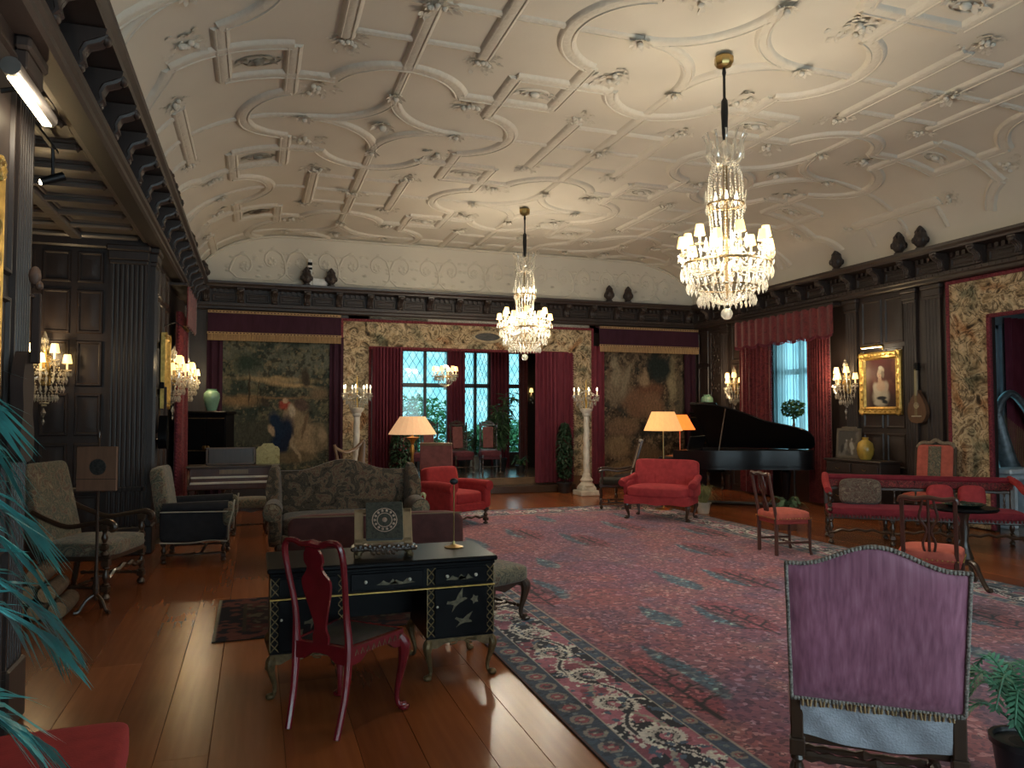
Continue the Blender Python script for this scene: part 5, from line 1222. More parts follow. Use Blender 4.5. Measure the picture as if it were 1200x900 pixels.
def long_settee():
    t = thing('long_settee', 'long carved wooden settee with red seat and padded top rail', 'settee', (7.80, 7.22, .0), 143)
    W = 1.08; SEAT = velvet('crimson_seat', (.17, .016, .026)); BAND = figured('needlework_band', [(.35, (.035, .012, .012)), (.46, (.22, .03, .04)), (.54, (.05, .025, .02)), (.64, (.26, .05, .05))], 22, .6)
    mk('pad', (0, 0, .40), (2*W, .60, .10), .2, 10).build('seat', SEAT, t, 60); mk('b2', -W, W, -.29, .29, .31, .37, .01).build('seat_rail', WALNUT, t)
    g = G()
    for k in range(52): x = -W+.02+k*(2*W-.04)/51; g.tube([(x, .302, .375), (x, .304, .335)], [.010, .013], 5)
    g.build('fringe', velvet('dark_fringe', (.10, .015, .02)), t, 0, kind='stuff')
    mk('b2', -W, W, -.33, -.27, .66, .76, .012).build('needlework_band', BAND, t); mk('tube', [(-W-.02, -.30, .785), (0, -.30, .785), (W+.02, -.30, .785)], .038, 10).build('padded_top_rail', SEAT, t); mk('b2', -W, W, -.32, -.28, .62, .66, .008).build('back_rail', WALNUT, t)
    for k in range(9): turned(-W+.1+k*(2*W-.2)/8, -.30, .40, .64, .014, .03).build('spindle', WALNUT, t)
    for x in (-W+.03, -W/3, W/3, W-.03):
        turned(x, .27, 0, .36, .030).build('leg', WALNUT, t); turned(x, -.28, 0, .36, .030).build('leg', WALNUT, t); hstretch((x, -.26, .12), (x, .26, .12), .014).build('stretcher', WALNUT, t)
    for a in (-W+.03, -W/3, W/3): carved_stretch((a, .27), (a+2*W/3-.02, .27), .15, .03, .022).build('stretcher', WALNUT, t)
    for s in (-1, 1):
        g = G(); g.tube(bez([(s*(W-.02), -.34, .80), (s*(W-.0), -.12, .76), (s*W, .08, .70), (s*W, .26, .67), (s*W, .33, .66)], 5), [(.05, .04)]*21, 10); g.build('arm_pad', RED, t, 60)
        turned(s*(W-.02), .27, .40, .66, .026, .04).build('arm_post', WALNUT, t); mk('ball', (s*(W-.02), .30, .62), .04, 10).build('arm_scroll', WALNUT, t); mk('b2', s*(W-.02)-.025, s*(W-.02)+.025, -.32, -.27, .36, .78, .006).build('back_post', WALNUT, t)
    M_ = Matrix.Translation(t.location) @ Matrix.Rotation(R(143), 4, 'Z')
    def on(x, y, z): return tuple(M_ @ Vector((x, y, z)))
    o = thing('tapestry_cushion', 'square tapestry cushion with piped edge leaning on the long settee', 'cushion', on(.66, -.16, .45), 143)
    mm = rotm('X', 16, (0, 0, 0)); mk('pad', (0, 0, .165), (.50, .15, .33), .45, 9, mm).build('cover', figured('cushion_tapestry', [(.3, (.05, .035, .03)), (.45, (.15, .12, .09)), (.52, (.07, .03, .03)), (.62, (.19, .15, .11))], 16, 1.2), o, 60)
    mk('tube', [(.235*math.cos(a)*abs(math.cos(a))**-.5, 0, .165+.155*math.sin(a)*abs(math.sin(a))**-.5) for a in np.linspace(.05, 2*PI+.05, 41) if abs(math.sin(a)*math.cos(a)) > 1e-4], .007, 6, True, mm).build('piping', FRINGE, o)
    for x, lab in ((-.25, 'plump red cushion propped on the settee behind the round table'), (-.60, 'second plump red cushion on the settee nearer its right arm')):
        q = on(x, -.15, .45); o = mk('pad', (0, 0, .14), (.30, .16, .28), .6, 8, rotm('X', 14)).build('red_cushion', RED2, None, 60, q, (0, 0, R(143))); tag(o, lab, 'cushion')
long_settee()
def round_table():
    t = thing('pedestal_table', 'small round dark pedestal table in front of the long settee', 'table', (6.22, 5.28, .016))
    mk('lathe', [(.02, .69), (.27, .70), (.285, .715), (.28, .73), (.24, .728), (0.02, .728)], 28).build('table_top', EBONY, t); mk('lathe', [(.05, .20), (.075, .26), (.05, .34), (.03, .42), (.045, .52), (.03, .60), (.05, .66), (.07, .69)], 14).build('pedestal', WALNUT, t)
    for k in range(3): a = k*2.094+.4; mk('tube', [(q*math.cos(a), q*math.sin(a), z) for q, z in bez([(.03, .24), (.12, .21), (.19, .10), (.25, .025), (.29, .028)], 4)], [.028]*6+[.022]*11, 8).build('leg', WALNUT, t)
    o = thing('dark_tray', 'oval dark green tray on the round pedestal table', 'tray', (6.22, 5.28, .7465)); TG = plain('green_tole', (.012, .028, .022), .2, coat=.5)
    mk('lathe', [(.02, .0), (.13, .0), (.17, .025), (.185, .03), (.17, .034), (.125, .008), (.02, .008)], 24).build('dish', TG, o); mk('lathe', [(.10, .010), (.085, .035), (.03, .05), (.01, .055)], 16).build('lid', TG, o)
round_table()
def wall_chair():
    t = thing('tall_wall_chair', 'tall red chair with tapestry stripe and scrolled crest beneath the mandolin', 'chair', (8.95, 8.15, 0), 112); m = rotm('X', 8, (0, -.22, .45))
    mk('pad', (0, -.22, .86), (.48, .08, .62), .2, 9, m).build('backrest', SALMON, t, 60); mk('b2', -.085, .085, -.185, -.17, .56, 1.15, .004, m).build('tapestry_stripe', VERDL, t)
    mk('tube', [(x, -.22, z) for x, z in bez([(-.25, 1.13), (-.19, 1.20), (-.08, 1.20), (0, 1.245), (.08, 1.20), (.19, 1.20), (.25, 1.13)], 4)], .026, 8, True, m).build('crest', plain('carved_crest', (.20, .15, .10), .6, var=.5, scale=30), t)
    mk('pad', (0, .05, .45), (.54, .50, .11), .35, 8).build('seat', SALMON, t, 60); mk('b2', -.25, .25, -.2, .28, .36, .41, .01).build('seat_rail', WALNUT, t)
    for s in (-1, 1):
        for y in (-.2, .26): turned(s*.23, y, 0, .38, .024).build('leg', WALNUT, t)
        mk('b2', s*.25-.02, s*.25+.02, -.245, -.2, .4, 1.15, .005, m).build('back_post', WALNUT, t)
    hstretch((-.23, .26, .12), (.23, .26, .12)).build('stretcher', WALNUT, t)
wall_chair()
def alcove_armchair():
    t = thing('tapestry_armchair', 'open armchair with tapestry back and scrolled wooden arms in the alcove', 'armchair', (-1.38, 7.72, 0), -107); m = rotm('X', 13, (0, -.28, .42))
    mk('pad', (0, -.30, .80), (.64, .10, .78), .2, 10, m).build('backrest', VERDL, t, 60); mk('pad', (0, .02, .43), (.70, .64, .13), .32, 9, None, .015).build('seat', VERDL, t, 60)
    mk('b2', -.33, .33, -.29, .31, .33, .385, .01).build('seat_rail', WALNUT, t)
    for s in (-1, 1):
        mk('tube', bez([(s*.33, -.36, .76), (s*.34, -.24, .70), (s*.35, -.05, .635), (s*.355, .14, .66), (s*.36, .28, .68), (s*.365, .35, .655), (s*.365, .36, .62), (s*.365, .33, .61)], 4), [.022]*16+[.028]*13, 8).build('arm', WALNUT, t)
        turned(s*.345, .27, .38, .655, .028, .05).build('arm_post', WALNUT, t); turned(s*.33, .28, 0, .35, .030).build('leg', WALNUT, t); mk('tube', [(s*.31, -.34, 0), (s*.31, -.27, .42)], .026, 8).build('leg', WALNUT, t); hstretch((s*.32, -.28, .11), (s*.33, .26, .11)).build('stretcher', WALNUT, t)
    carved_stretch((-.33, .28), (.33, .28), .19, .05, .026).build('stretcher', WALNUT, t); hstretch((-.32, 0, .11), (.32, 0, .11)).build('stretcher', WALNUT, t)
alcove_armchair()
def side_wing_chair():
    t = thing('piped_armchair', 'dark armchair with pale piping standing sideways against the left wall', 'armchair', (-.64, 9.22, 0), -92); PIPE = plain('cream_piping', (.42, .38, .30), .7); NAVY = velvet('dark_grey_velvet', (.022, .022, .026))
    mk('pad', (0, -.27, .72), (.66, .16, .62), .3, 9, rotm('X', 9, (0, -.27, .4))).build('backrest', VERDL, t, 60); mk('pad', (0, .08, .42), (.56, .60, .16), .35, 9).build('seat_cushion', VERD, t, 60); mk('b2', -.36, .36, -.30, .36, .22, .36, .02).build('seat_rail', NAVY, t)
    for s in (-1, 1):
        g = G(); g.pad((s*.36, .03, .42), (.10, .68, .38), .25, 8); g.tube([(s*.365, -.28, .60), (s*.37, .1, .60), (s*.375, .38, .60)], [.05, .06, .065], 10); a = g.build('arm', NAVY, t, 60)
        g = G(); g.tube([(s*.425, -.30, .56), (s*.435, .38, .55)], .007, 6); g.tube(bez([(s*.425, -.30, .235), (s*.43, .0, .225), (s*.43, .2, .245), (s*.435, .38, .23)], 4), .008, 6); g.tube([(s*.435, .385, .24), (s*.44, .39, .40), (s*.43, .43, .56), (s*.40, .44, .66), (s*.36, .44, .66)], .009, 6); g.build('piping', PIPE, a)
        mk('pad', (s*.375, .38, .52), (.13, .12, .26), .6, 6).build('arm_front', VERDL, a, 60)
        for y in (-.27, .33): turned(s*.33, y, 0, .24, .026).build('leg', WALNUT, t)
        hstretch((s*.33, -.25, .09), (s*.33, .31, .09), .014).build('stretcher', WALNUT, t)
    hstretch((-.33, .1, .09), (.33, .1, .09), .014).build('stretcher', WALNUT, t)
side_wing_chair()
stool('pale tapestry stool with dark carved apron at the spinet keyboard', (-.06, 10.85, 0), 4, .52, .42, .46, VERDL)
def red_near_chair():
    t = thing('red_side_chair', 'red upholstered side chair half hidden behind the palm fronds', 'chair', (-.70, 2.86, 0), -88); m = rotm('X', 12, (0, -.24, .42))
    mk('pad', (0, .02, .42), (.52, .54, .13), .22, 9).build('seat', velvet('deep_red_velvet', (.26, .022, .022)), t, 60); mk('b2', -.24, .24, -.23, .27, .31, .37, .01).build('seat_rail', WALNUT, t); mk('pad', (0, -.28, .80), (.50, .08, .56), .2, 9, m).build('backrest', RED, t, 60)
    g = G()
    for k in range(26): g.tube([(.262, -.24+.5*k/25, .385), (.264, -.24+.5*k/25, .335)], [.008, .011], 5)
    g.build('fringe', FRINGE, t, 0, kind='stuff')
    for s in (-1, 1):
        for y in (-.22, .25): turned(s*.22, y, 0, .33, .024).build('leg', WALNUT, t)
red_near_chair()
def bay_chairs():
    proto = None
    for k, (x, y, rz, lab) in enumerate([(4.30, 16.1, 186, 'tall carved bay chair, the nearer to the narrow burgundy curtain'), (4.96, 16.1, 174, 'tall carved bay chair closest to the tall potted plant'), (3.17, 15.9, 195, 'tall carved bay chair nearest the topiary behind the sofa'), (3.66, 16.2, 186, 'tall carved bay chair behind the peach lamp shade')]):
        if proto is None:
            t = proto = thing('carved_bay_chair', lab, 'chair', (x, y, .29), rz, 'tall carved chairs in the bay'); m = rotm('X', 6, (0, -.2, .45))
            mk('b2', -.12, .12, -.22, -.18, .56, 1.04, .01, m).build('back_panel', MAUVE, t)
            for s in (-1, 1):
                turned(s*.19, -.2, .44, 1.08, .020, .05).build('back_post', WALNUT, t); mk('ball', (s*.19, -.2, 1.11), (.022, .022, .035), 9).build('finial', WALNUT, t); g = G()
                for q in range(8): g.ball((s*.155, -.2, .60+.06*q), (.02, .012, .026), 6, m)
                g.build('pierced_carving', WALNUT, t, 60)
                turned(s*.2, .2, 0, .42, .023).build('leg', WALNUT, t); mk('b2', s*.19-.02, s*.19+.02, -.22, -.18, 0, .45, .004).build('leg', WALNUT, t)
            g = G(); g.box((0, -.2, 1.08), (.36, .03, .05), .008, m)
            for q in range(7): g.ball((-.12+.04*q, -.2, 1.12+.035*math.sin(PI*q/6)), (.028, .016, .032), 6, m)
            g.build('carved_crest', WALNUT, t); mk('box', (0, -.2, .52), (.36, .03, .05), .008, m).build('lower_rail', WALNUT, t)
            mk('pad', (0, 0, .44), (.48, .46, .13), .35, 8).build('seat', velvet('plum_seat', (.12, .03, .038)), t, 60); mk('b2', -.22, .22, -.21, .21, .32, .40, .01).build('seat_rail', velvet('plum_rail', (.08, .02, .028)), t); hstretch((-.2, .2, .16), (.2, .2, .16)).build('stretcher', WALNUT, t)
        else: copy_tree(proto, (x, y, .29), rz, lab)
bay_chairs()

# ================================================================ instruments and case furniture
def grand_piano():
    t = thing('grand_piano', 'black grand piano with its lid raised beside the window', 'piano', (6.75, 11.8, 0), -51.7)
    # local x runs from the keyboard to the tail, local y across to the straight side
    side = bez([(0, 0), (.5, .0), (.95, .04), (1.35, .25), (1.7, .52), (2.05, .66), (2.3, .80), (2.40, 1.0), (2.38, 1.25), (2.30, 1.36), (2.2, 1.38)], 5)
    out = side + [(0, 1.38)]
    def plate(o, z0, z1): g = G(); n = len(o); return g.add([(x, y, z) for z in (z0, z1) for x, y in o], [tuple(range(n)), tuple(range(2*n-1, n-1, -1))] + [(k, (k+1) % n, (k+1) % n+n, k+n) for k in range(n)])
    plate([(x, y) for x, y in out if x > .28 or y > 1] if False else out, .66, .72).build('key_bed', PIANO, t)
    n = len(out); g = G(); inn = []; cx, cy = 1.0, .72
    for x, y in out: d = math.hypot(x-cx, y-cy); inn.append((cx+(x-cx)*(d-.05)/d, cy+(y-cy)*(d-.05)/d))
    vs = [(x, y, z) for z in (.70, .985) for x, y in out] + [(x, y, z) for z in (.70, .985) for x, y in inn]; N2 = len(out); fs = []
    for k in range(N2-1):
        if out[k][0] < .30 and out[k+1][0] < .30: continue
        a, b = k, k+1; fs += [(a, b, b+N2, a+N2), (a+2*N2, a+3*N2, b+3*N2, b+2*N2), (a+N2, b+N2, b+3*N2, a+3*N2)]
    a, b = N2-2, N2-1; g.add(vs, fs).build('rim', PIANO, t, 40)
    plate([(x*.97+.03, y*.97+.02) for x, y in inn], .84, .87).build('soundboard', OLDGILT, t)
    mk('b2', 0, .32, 0, .10, .72, .86, .02).build('cheek', PIANO, t); mk('b2', 0, .32, 1.28, 1.38, .72, .86, .02).build('cheek', PIANO, t); mk('b2', .28, .36, .05, 1.33, .72, .97, .01).build('fall_board', PIANO, t)
    kb = mk('b2', .05, .26, .10, 1.28, .72, .752, .003).build('keyboard', plain('ivory_keys', (.65, .62, .54), .3), t); g = G()
    for k in range(36):
        if k % 7 not in (2, 6): g.b2(.13, .26, .125+k*.032, .139+k*.032, .752, .766)
    g.build('black_keys', PIANO, kb, 0)
    ln = lambda p: (p[0], p[1], p[2])
    m = T(0, 1.38, .99) @ Matrix.Rotation(R(-35), 4, 'X') @ T(0, -1.38, 0)
    lid = [(x, y) for x, y in out if x >= .5]; lid = [(.5, 0)] + lid[1:] + [(.5, 1.38)]
    nl = len(lid); g = G(); g.add([(x, y, z) for z in (0, .025) for x, y in lid], [tuple(range(nl)), tuple(range(2*nl-1, nl-1, -1))] + [(k, (k+1) % nl, (k+1) % nl+nl, k+nl) for k in range(nl)], m); g.build('lid', PIANO, t, 30)
    mk('b2', .50, .96, .0, 1.37, .028, .05, .006, m).build('lid_flap', PIANO, t); mk('b2', .36, .52, .0, 1.37, .0, .022, .006, T(0, 0, .985)).build('front_lid_strip', PIANO, t) if False else None
    p0 = m @ Vector((1.1, .14, 0)); mk('tube', [(1.05, .12, .97), tuple(p0)], .011, 6).build('lid_prop', WALNUT, t)
    mk('b2', .42, .45, .28, 1.10, .98, 1.22, .008, rotm('Y', 14, (.43, .7, .98))).build('music_desk', PIANO, t)
    for x, y in ((.28, .2), (.28, 1.18), (1.95, 1.0)):
        g = G(); g.lathe([(.035, .10), (.05, .14), (.075, .45), (.09, .60), (.06, .63), (.10, .66)], 10, (x, y, 0)); g.build('leg', PIANO, t); mk('lathe', [(.02, .03), (.045, .05), (.045, .085), (.02, .1)], 10, (x, y, 0)).build('caster', BRASS, t)
    g = G(); g.b2(.22, .34, .15, 1.23, .0, .05, .01); g.tube([(.28, .7, .03), (1.95, 1.0, .03)], .03, 6); g.build('dolly', IRON, t); g = G(); g.b2(.55, .60, .6, .82, .10, .66, .01); g.b2(.5, .62, .58, .84, .08, .12, .008); g.build('pedal_lyre', PIANO, t)
grand_piano()
t = thing('piano_bench', 'dark tufted bench tucked under the piano keyboard', 'bench', (6.52, 12.42, 0), 38)
mk('pad', (0, 0, .46), (.76, .36, .10), .25, 8).build('seat', velvet('black_leatherette', (.015, .014, .015), rough=.4), t, 60)
for sx in (-.32, .32):
    for sy in (-.13, .13): turned(sx, sy, 0, .42, .026).build('leg', WALNUT, t)
def spinet():
    t = thing('spinet', 'small mahogany keyboard instrument with two rows of pale keys', 'spinet', (-.30, 11.9, 0)); IV = plain('ivory_keys', (.65, .62, .54), .3)
    g = G(); g.b2(-.62, .62, -.05, .38, .52, .82, .01); g.b2(-.62, .62, -.30, -.05, .52, .60, .01); g.build('case', MAHOG, t); mk('b2', -.65, .65, -.10, .41, .82, .85, .008).build('lid', WALNUT, t)
    for s in (-1, 1): mk('ext', [(-.30, .60), (-.05, .60), (-.05, .80), (-.16, .78), (-.28, .66)], .03, Matrix(((0, 1, 0, s*.605-.015), (1, 0, 0, 0), (0, 0, 1, 0), (0, 0, 0, 1)))).build('cheek', MAHOG, t)
    for y0, y1, z in ((-.29, -.17, .605), (-.15, -.05, .675)): mk('b2', -.58, .58, y0, y1, z, z+.022, .003).build('keyboard', IV, t); mk('b2', -.58, .58, y0-.012, y0, z-.06, z-.002, .002).build('key_slip', MAHOG, t)
    mk('b2', -.2, .2, -.062, -.05, .73, .79).build('name_board', woodmat('light_oak', (.2, .12, .06)), t)
    for sx in (-.55, .55):
        for y in (-.25, .32): turned(sx, y, 0, .52, .03).build('leg', MAHOG, t)
    hstretch((-.55, .32, .14), (.55, .32, .14), .018).build('stretcher', MAHOG, t)
    g = G(); g.b2(-.40, -.37, .16, .185, .85, 1.10, .004); g.b2(.27, .30, .16, .185, .85, 1.10, .004); g.b2(-.40, .30, .16, .185, 1.08, 1.11, .004); g.b2(-.40, .30, .16, .185, .85, .875, .004); g.build('music_rack', woodmat('rack_wood', (.10, .055, .03)), t); mk('b2', -.36, .26, .17, .18, .875, 1.08).build('rack_panel', woodmat('rack_panel_wood', (.05, .03, .02)), t)
    o = tag(mk('ext', [(-.17, 0), (.17, 0), (.17, .22), (.14, .26), (.10, .27), (.07, .31), (-.07, .31), (-.10, .27), (-.14, .26), (-.17, .22)], .03, None, -.015).build('painted_panel', figured('cream_tablet', [(.35, (.30, .26, .12)), (.48, (.46, .42, .22)), (.6, (.36, .33, .17))], 14, .8), None, 30, (.18, 12.13, .851)), 'cream painted arched panel standing on the spinet', 'panel')
spinet()
def black_cabinet(label, loc, rz, jar):
    t = thing('black_cabinet', label, 'cabinet', loc, rz, 'tall black lacquer cabinets'); g = G(); g.b2(-.32, .32, -.20, .20, .45, 1.60, .008); g.b2(-.35, .35, -.23, .22, 1.60, 1.66, .015); g.b2(-.34, .34, -.22, .21, .38, .46, .01); g.build('body', EBONY, t)
    for s in (-1, 1):
        d = mk('b2', s*.155-.15, s*.155+.15, -.222, -.20, .50, 1.56, .004).build('door', EBONY, t); mk('lathe', [(.03, 0), (.035, .006), (.02, .012)], 14, (0, 0, 0), T(s*.03, -.222, 1.05) @ Matrix.Rotation(R(90), 4, 'X')).build('lock_plate', BRASS, d)
        for y in (-.18, .17): turned(s*.29, y, 0, .38, .03).build('leg', WALNUT, t)
    g = G()
    for z in (.52, 1.0, 1.54): g.b2(-.30, .30, -.226, -.218, z-.006, z+.006)
    g.build('brass_straps', OLDGILT, t)
    c = Matrix.Rotation(R(rz), 3, 'Z') @ Vector((.0, 0, 1.661)); q = tag(mk('lathe', [(.04, 0), (.075, .005), (.10, .08), (.135, .22), (.13, .30), (.09, .345), (.075, .35), (.085, .375), (.075, .375), (.06, .34)], 22).build('green_jar', plain('celadon', (.17, .30, .21), .2, var=.2, scale=5, coat=.5), None, 50, Vector(loc)+c), jar, 'jar')
black_cabinet('tall black lacquer cabinet against the left wall behind the spinet', (-.72, 13.75, 0), -18, 'green celadon jar on the cabinet behind the spinet'); black_cabinet('tall black lacquer cabinet in the corner behind the piano', (9.28, 14.1, 0), -90, 'green celadon jar behind the raised piano lid')
def small_harp():
    t = thing('small_harp', 'small wooden harp with curved neck behind the wing sofa', 'harp', (1.42, 12.3, 0), 12); HW = woodmat('harp_wood', (.22, .12, .06), .35, .3)
    mk('tube', bez([(-.24, 0, 1.12), (-.20, 0, 1.06), (-.05, 0, 1.0), (.10, 0, 1.05), (.22, 0, 1.16), (.25, 0, 1.20)], 5), [(.03, .022)]*26, 8).build('neck', HW, t); mk('tube', [(-.24, 0, 1.12), (-.08, 0, .42)], [.024, .03], 8).build('pillar', HW, t); mk('tube', [(.235, 0, 1.16), (.20, 0, .75), (.02, 0, .38)], [(.03, .05), (.05, .08), (.06, .11)], 8).build('sound_box', HW, t)
    g = G(); A = bez([(-.20, 1.06), (-.05, 1.0), (.10, 1.05), (.20, 1.13)], 5)
    for k in range(1, 14): p = A[k]; u = k/14; g.tube([(p[0], 0, p[1]), (-.02+.22*u, 0, .44+.4*u)], .0018, 4, False)
    g.build('strings', BRASS, t, 0); g = G(); g.box((-.02, 0, .36), (.20, .16, .06), .01); g.tube([(-.02, 0, .34), (-.02, 0, .03)], .03, 8); g.box((-.02, 0, .02), (.36, .30, .04), .01); g.build('stand', WALNUT, t)
small_harp()
def big_harp():
    t = thing('gilded_harp', 'large pedal harp with fluted column in the side bay', 'harp', (10.75, 8.27, 0), -8); HB = plain('silver_gilt', (.20, .22, .24), .4, .5, .3, 14); 
    mk('b2', -.30, .62, -.16, .13, 0, .10, .02).build('foot_board', HB, t)
    pts = bez([(.42, .0, .10), (.46, 0, .55), (.52, 0, 1.05), (.36, 0, 1.50), (.16, 0, 1.80), (-.02, 0, 1.92), (-.18, 0, 1.80), (-.26, 0, 1.55)], 6)
    g = G(); g.tube(pts, [.055]*len(pts), 12)
    for k in range(0, len(pts)-1, 1): g.tube([tuple(Vector(pts[k])+Vector((0, .058*math.sin(a), 0))+Vector((.058*math.cos(a), 0, 0))) for a in np.linspace(0, 2*PI, 9)], .008, 4, False)
    g.build('curved_neck', HB, t); mk('tube', [(-.26, 0, 1.60), (-.10, 0, .9), (.30, 0, .12)], [(.05, .07), (.09, .13), (.13, .2)], 10).build('sound_box', HB, t)
    g = G()
    for k in range(24): u = k/23; g.tube([(-.2+.62*u, 0, 1.65-.45*u), (-.18+.48*u, 0, 1.2-1.0*u)], .002, 4, False)
    g.build('strings', BRASS, t, 0)
big_harp()
t = thing('marble_ledge', 'pale marble bench with moulded edge in front of the harp', 'bench', (10.24, 7.86, 0), 0); MB = plain('cool_marble', (.55, .60, .66), .4, var=.15)
mk('b2', -.33, .33, -.2, .2, .76, .84, .02).build('slab', MB, t); mk('b2', -.30, .30, -.16, .16, .68, .76, .02).build('moulding', MB, t)
for s in (-.2, .2): mk('b2', s-.08, s+.08, -.14, .14, 0, .68, .015).build('pier', MB, t)
def chest():
    t = thing('dark_chest', 'dark carved chest of drawers below the gilt portrait', 'chest', (9.29, 9.72, 0), 90); g = G(); g.b2(-.58, .58, -.20, .20, .16, .84, .008); g.build('body', OAK2, t); mk('b2', -.61, .61, -.22, .23, .84, .875, .01).build('top', OAK2, t)
    for z0, z1 in ((.66, .81), (.42, .63), (.19, .39)):
        for s in (-1, 1):
            d = mk('b2', s*.285-.26, s*.285+.26, .20, .222, z0, z1, .008).build('drawer', OAK2, t); mk('tube', [(s*.285+.04*math.cos(a), .235, (z0+z1)/2-.02*math.sin(a)) for a in np.linspace(0, PI, 9)], .005, 5).build('handle', BRASS, d)
    for sx in (-.54, .54):
        for sy in (-.16, .17): mk('lathe', [(.03, 0), (.045, .04), (.03, .1), (.045, .16)], 10, (sx, sy, 0)).build('foot', OAK2, t)
chest()
t = thing('framed_photograph', 'wooden framed old photograph standing on the dark chest', 'picture', (9.30, 10.02, .876), 116); m = rotm('X', 8); FW = woodmat('photo_frame_wood', (.11, .085, .06))
g = G(); g.b2(-.20, -.155, 0, .025, 0, .50, .004, m); g.b2(.155, .20, 0, .025, 0, .50, .004, m); g.b2(-.2, .2, 0, .025, .455, .50, .004, m); g.b2(-.2, .2, 0, .025, 0, .045, .004, m); g.b2(-.12, .12, 0, .025, .5, .525, .004, m); g.build('frame', FW, t); mk('b2', -.01, .01, -.14, -.005, .0, .3).build('easel_strut', FW, t)
p = Paint(.32, .42, 40, 50, 71).fill((.09, .08, .07)); p.mott(6, (.16, .14, .12), .45, .6, 1)
for u, v, a, b, c in ((.62, .45, .10, .22, (.42, .40, .36)), (.62, .72, .06, .06, (.34, .30, .26)), (.36, .42, .08, .20, (.25, .23, .20)), (.36, .66, .05, .06, (.36, .33, .30)), (.6, .2, .06, .12, (.40, .38, .34)), (.2, .3, .08, .2, (.05, .045, .04))): p.ell(u, v, a, b, c, .4)
o = link('photograph', p.mesh('photograph', vcolmat('photo_print', .6, 60, .15, 0), .004), t); o.matrix_local = m @ T(0, .018, .04) @ Matrix.Rotation(PI, 4, 'Z')
tag(mk('lathe', [(.05, 0), (.08, .005), (.12, .08), (.135, .17), (.11, .27), (.06, .31), (.045, .32), (.05, .345), (.06, .36), (.045, .36), (.035, .32)], 22).build('yellow_jar', plain('yellow_glaze', (.42, .27, .05), .25, var=.3, scale=7, coat=.4), None, 50, (9.27, 9.62, .876)), 'mustard yellow glazed jar on the dark chest', 'jar')
def gilt_frame(w, h, fw, parent, mat=None, seed=0):
    g = G(); prof = [(0, 0), (0, .05), (.02, .07), (fw*.5, .05), (fw*.75, .06), (fw, .025), (fw, 0)]; vs = []; K = len(prof)
    for sx, sz in ((-1, -1), (1, -1), (1, 1), (-1, 1)): vs += [(sx*(w/2-a), b, h/2+sz*(h/2-a)) for a, b in prof]
    g.add(vs, [(c*K+k, ((c+1) % 4)*K+k, ((c+1) % 4)*K+k+1, c*K+k+1) for c in range(4) for k in range(K-1)]); q = random.Random(seed)
    for c, (sx, sz) in enumerate(((-1, -1), (1, -1), (1, 1), (-1, 1))):
        for k in range(8): a = k*PI/4; g.ball((sx*(w/2-fw*.45)+fw*.38*math.cos(a), .055, h/2+sz*(h/2-fw*.45)+fw*.38*math.sin(a)), (fw*.2, .02, fw*.2), 6)
    for sx in (-1, 1):
        for k in range(-2, 3): g.ball((sx*(w/2-fw*.4), .055, h/2+k*h*.12), (fw*.22, .016, h*.035), 6); g.ball((k*w*.12, .055, h/2+sx*(h/2-fw*.4)), (w*.045, .016, fw*.22), 6)
    return g.build('gilt_frame', mat or GILT, parent, 35)
t = thing('gilt_portrait', 'portrait of a woman in a white dress in a wide gilt frame', 'painting', (XR, 9.585, 1.6), 90)
o = gilt_frame(.86, 1.02, .13, t)
p = Paint(.62, .78, 70, 90, 91).fill((.085, .022, .022)); p.mott(3, (.16, .05, .035), .45, .65, 1, .8).over(sst(.5, .1, p.V)*.8, (.025, .022, .022)).over(sst(.25, .0, p.U)*.6, (.17, .12, .09))
for u, v, a, b, c, an, so in ((.50, .22, .30, .24, (.44, .40, .32), 0, .4), (.36, .38, .13, .16, (.48, .43, .35), 20, .4), (.63, .40, .13, .16, (.42, .36, .29), -20, .4), (.50, .44, .17, .13, (.50, .36, .26), 0, .4), (.47, .57, .065, .09, (.48, .32, .23), 0, .3), (.46, .69, .085, .095, (.56, .38, .28), 0, .25), (.52, .76, .12, .085, (.46, .38, .28), 12, .4), (.57, .68, .06, .09, (.22, .17, .13), 10, .4), (.50, .82, .08, .045, (.52, .47, .38), 0, .4), (.52, .19, .19, .045, (.02, .022, .028), 0, .4), (.60, .12, .15, .05, (.02, .024, .03), -18, .4), (.40, .10, .16, .06, (.46, .41, .33), 10, .5), (.445, .695, .012, .008, (.10, .06, .05), 0, .5), (.49, .695, .012, .008, (.10, .06, .05), 0, .5), (.463, .668, .008, .018, (.44, .27, .2), 0, .5), (.466, .645, .02, .007, (.34, .10, .08), 0, .5)): p.ell(u, v, a, b, c, so, an, .25)
o2 = link('canvas', p.mesh('canvas', vcolmat('oil_paint', .45, 70, .12, .05), .01), t); o2.location = (0, .028, .12); o2.rotation_euler = (0, 0, PI)
t = thing('picture_light', 'brass picture light above the gilt portrait', 'picture light', (XR, 9.58, 2.70), 90); mk('tube', [(-.22, .20, 0), (.22, .20, 0)], .022, 10).build('shade', BRASS, t); mk('tube', [(0, .005, -.02), (0, .1, .05), (0, .20, .01)], .008, 6).build('arm', BRASS, t); mk('b2', -.05, .05, 0, .012, -.05, .03, .003).build('wall_plate', BRASS, t); mk('b2', -.2, .2, .19, .21, -.026, -.018).build('tube_bulb', FLAME, t)
l = lamp('picture_light_lamp', (XR-.22, 9.58, 2.64), 2.2, (1, .85, .62), .03)
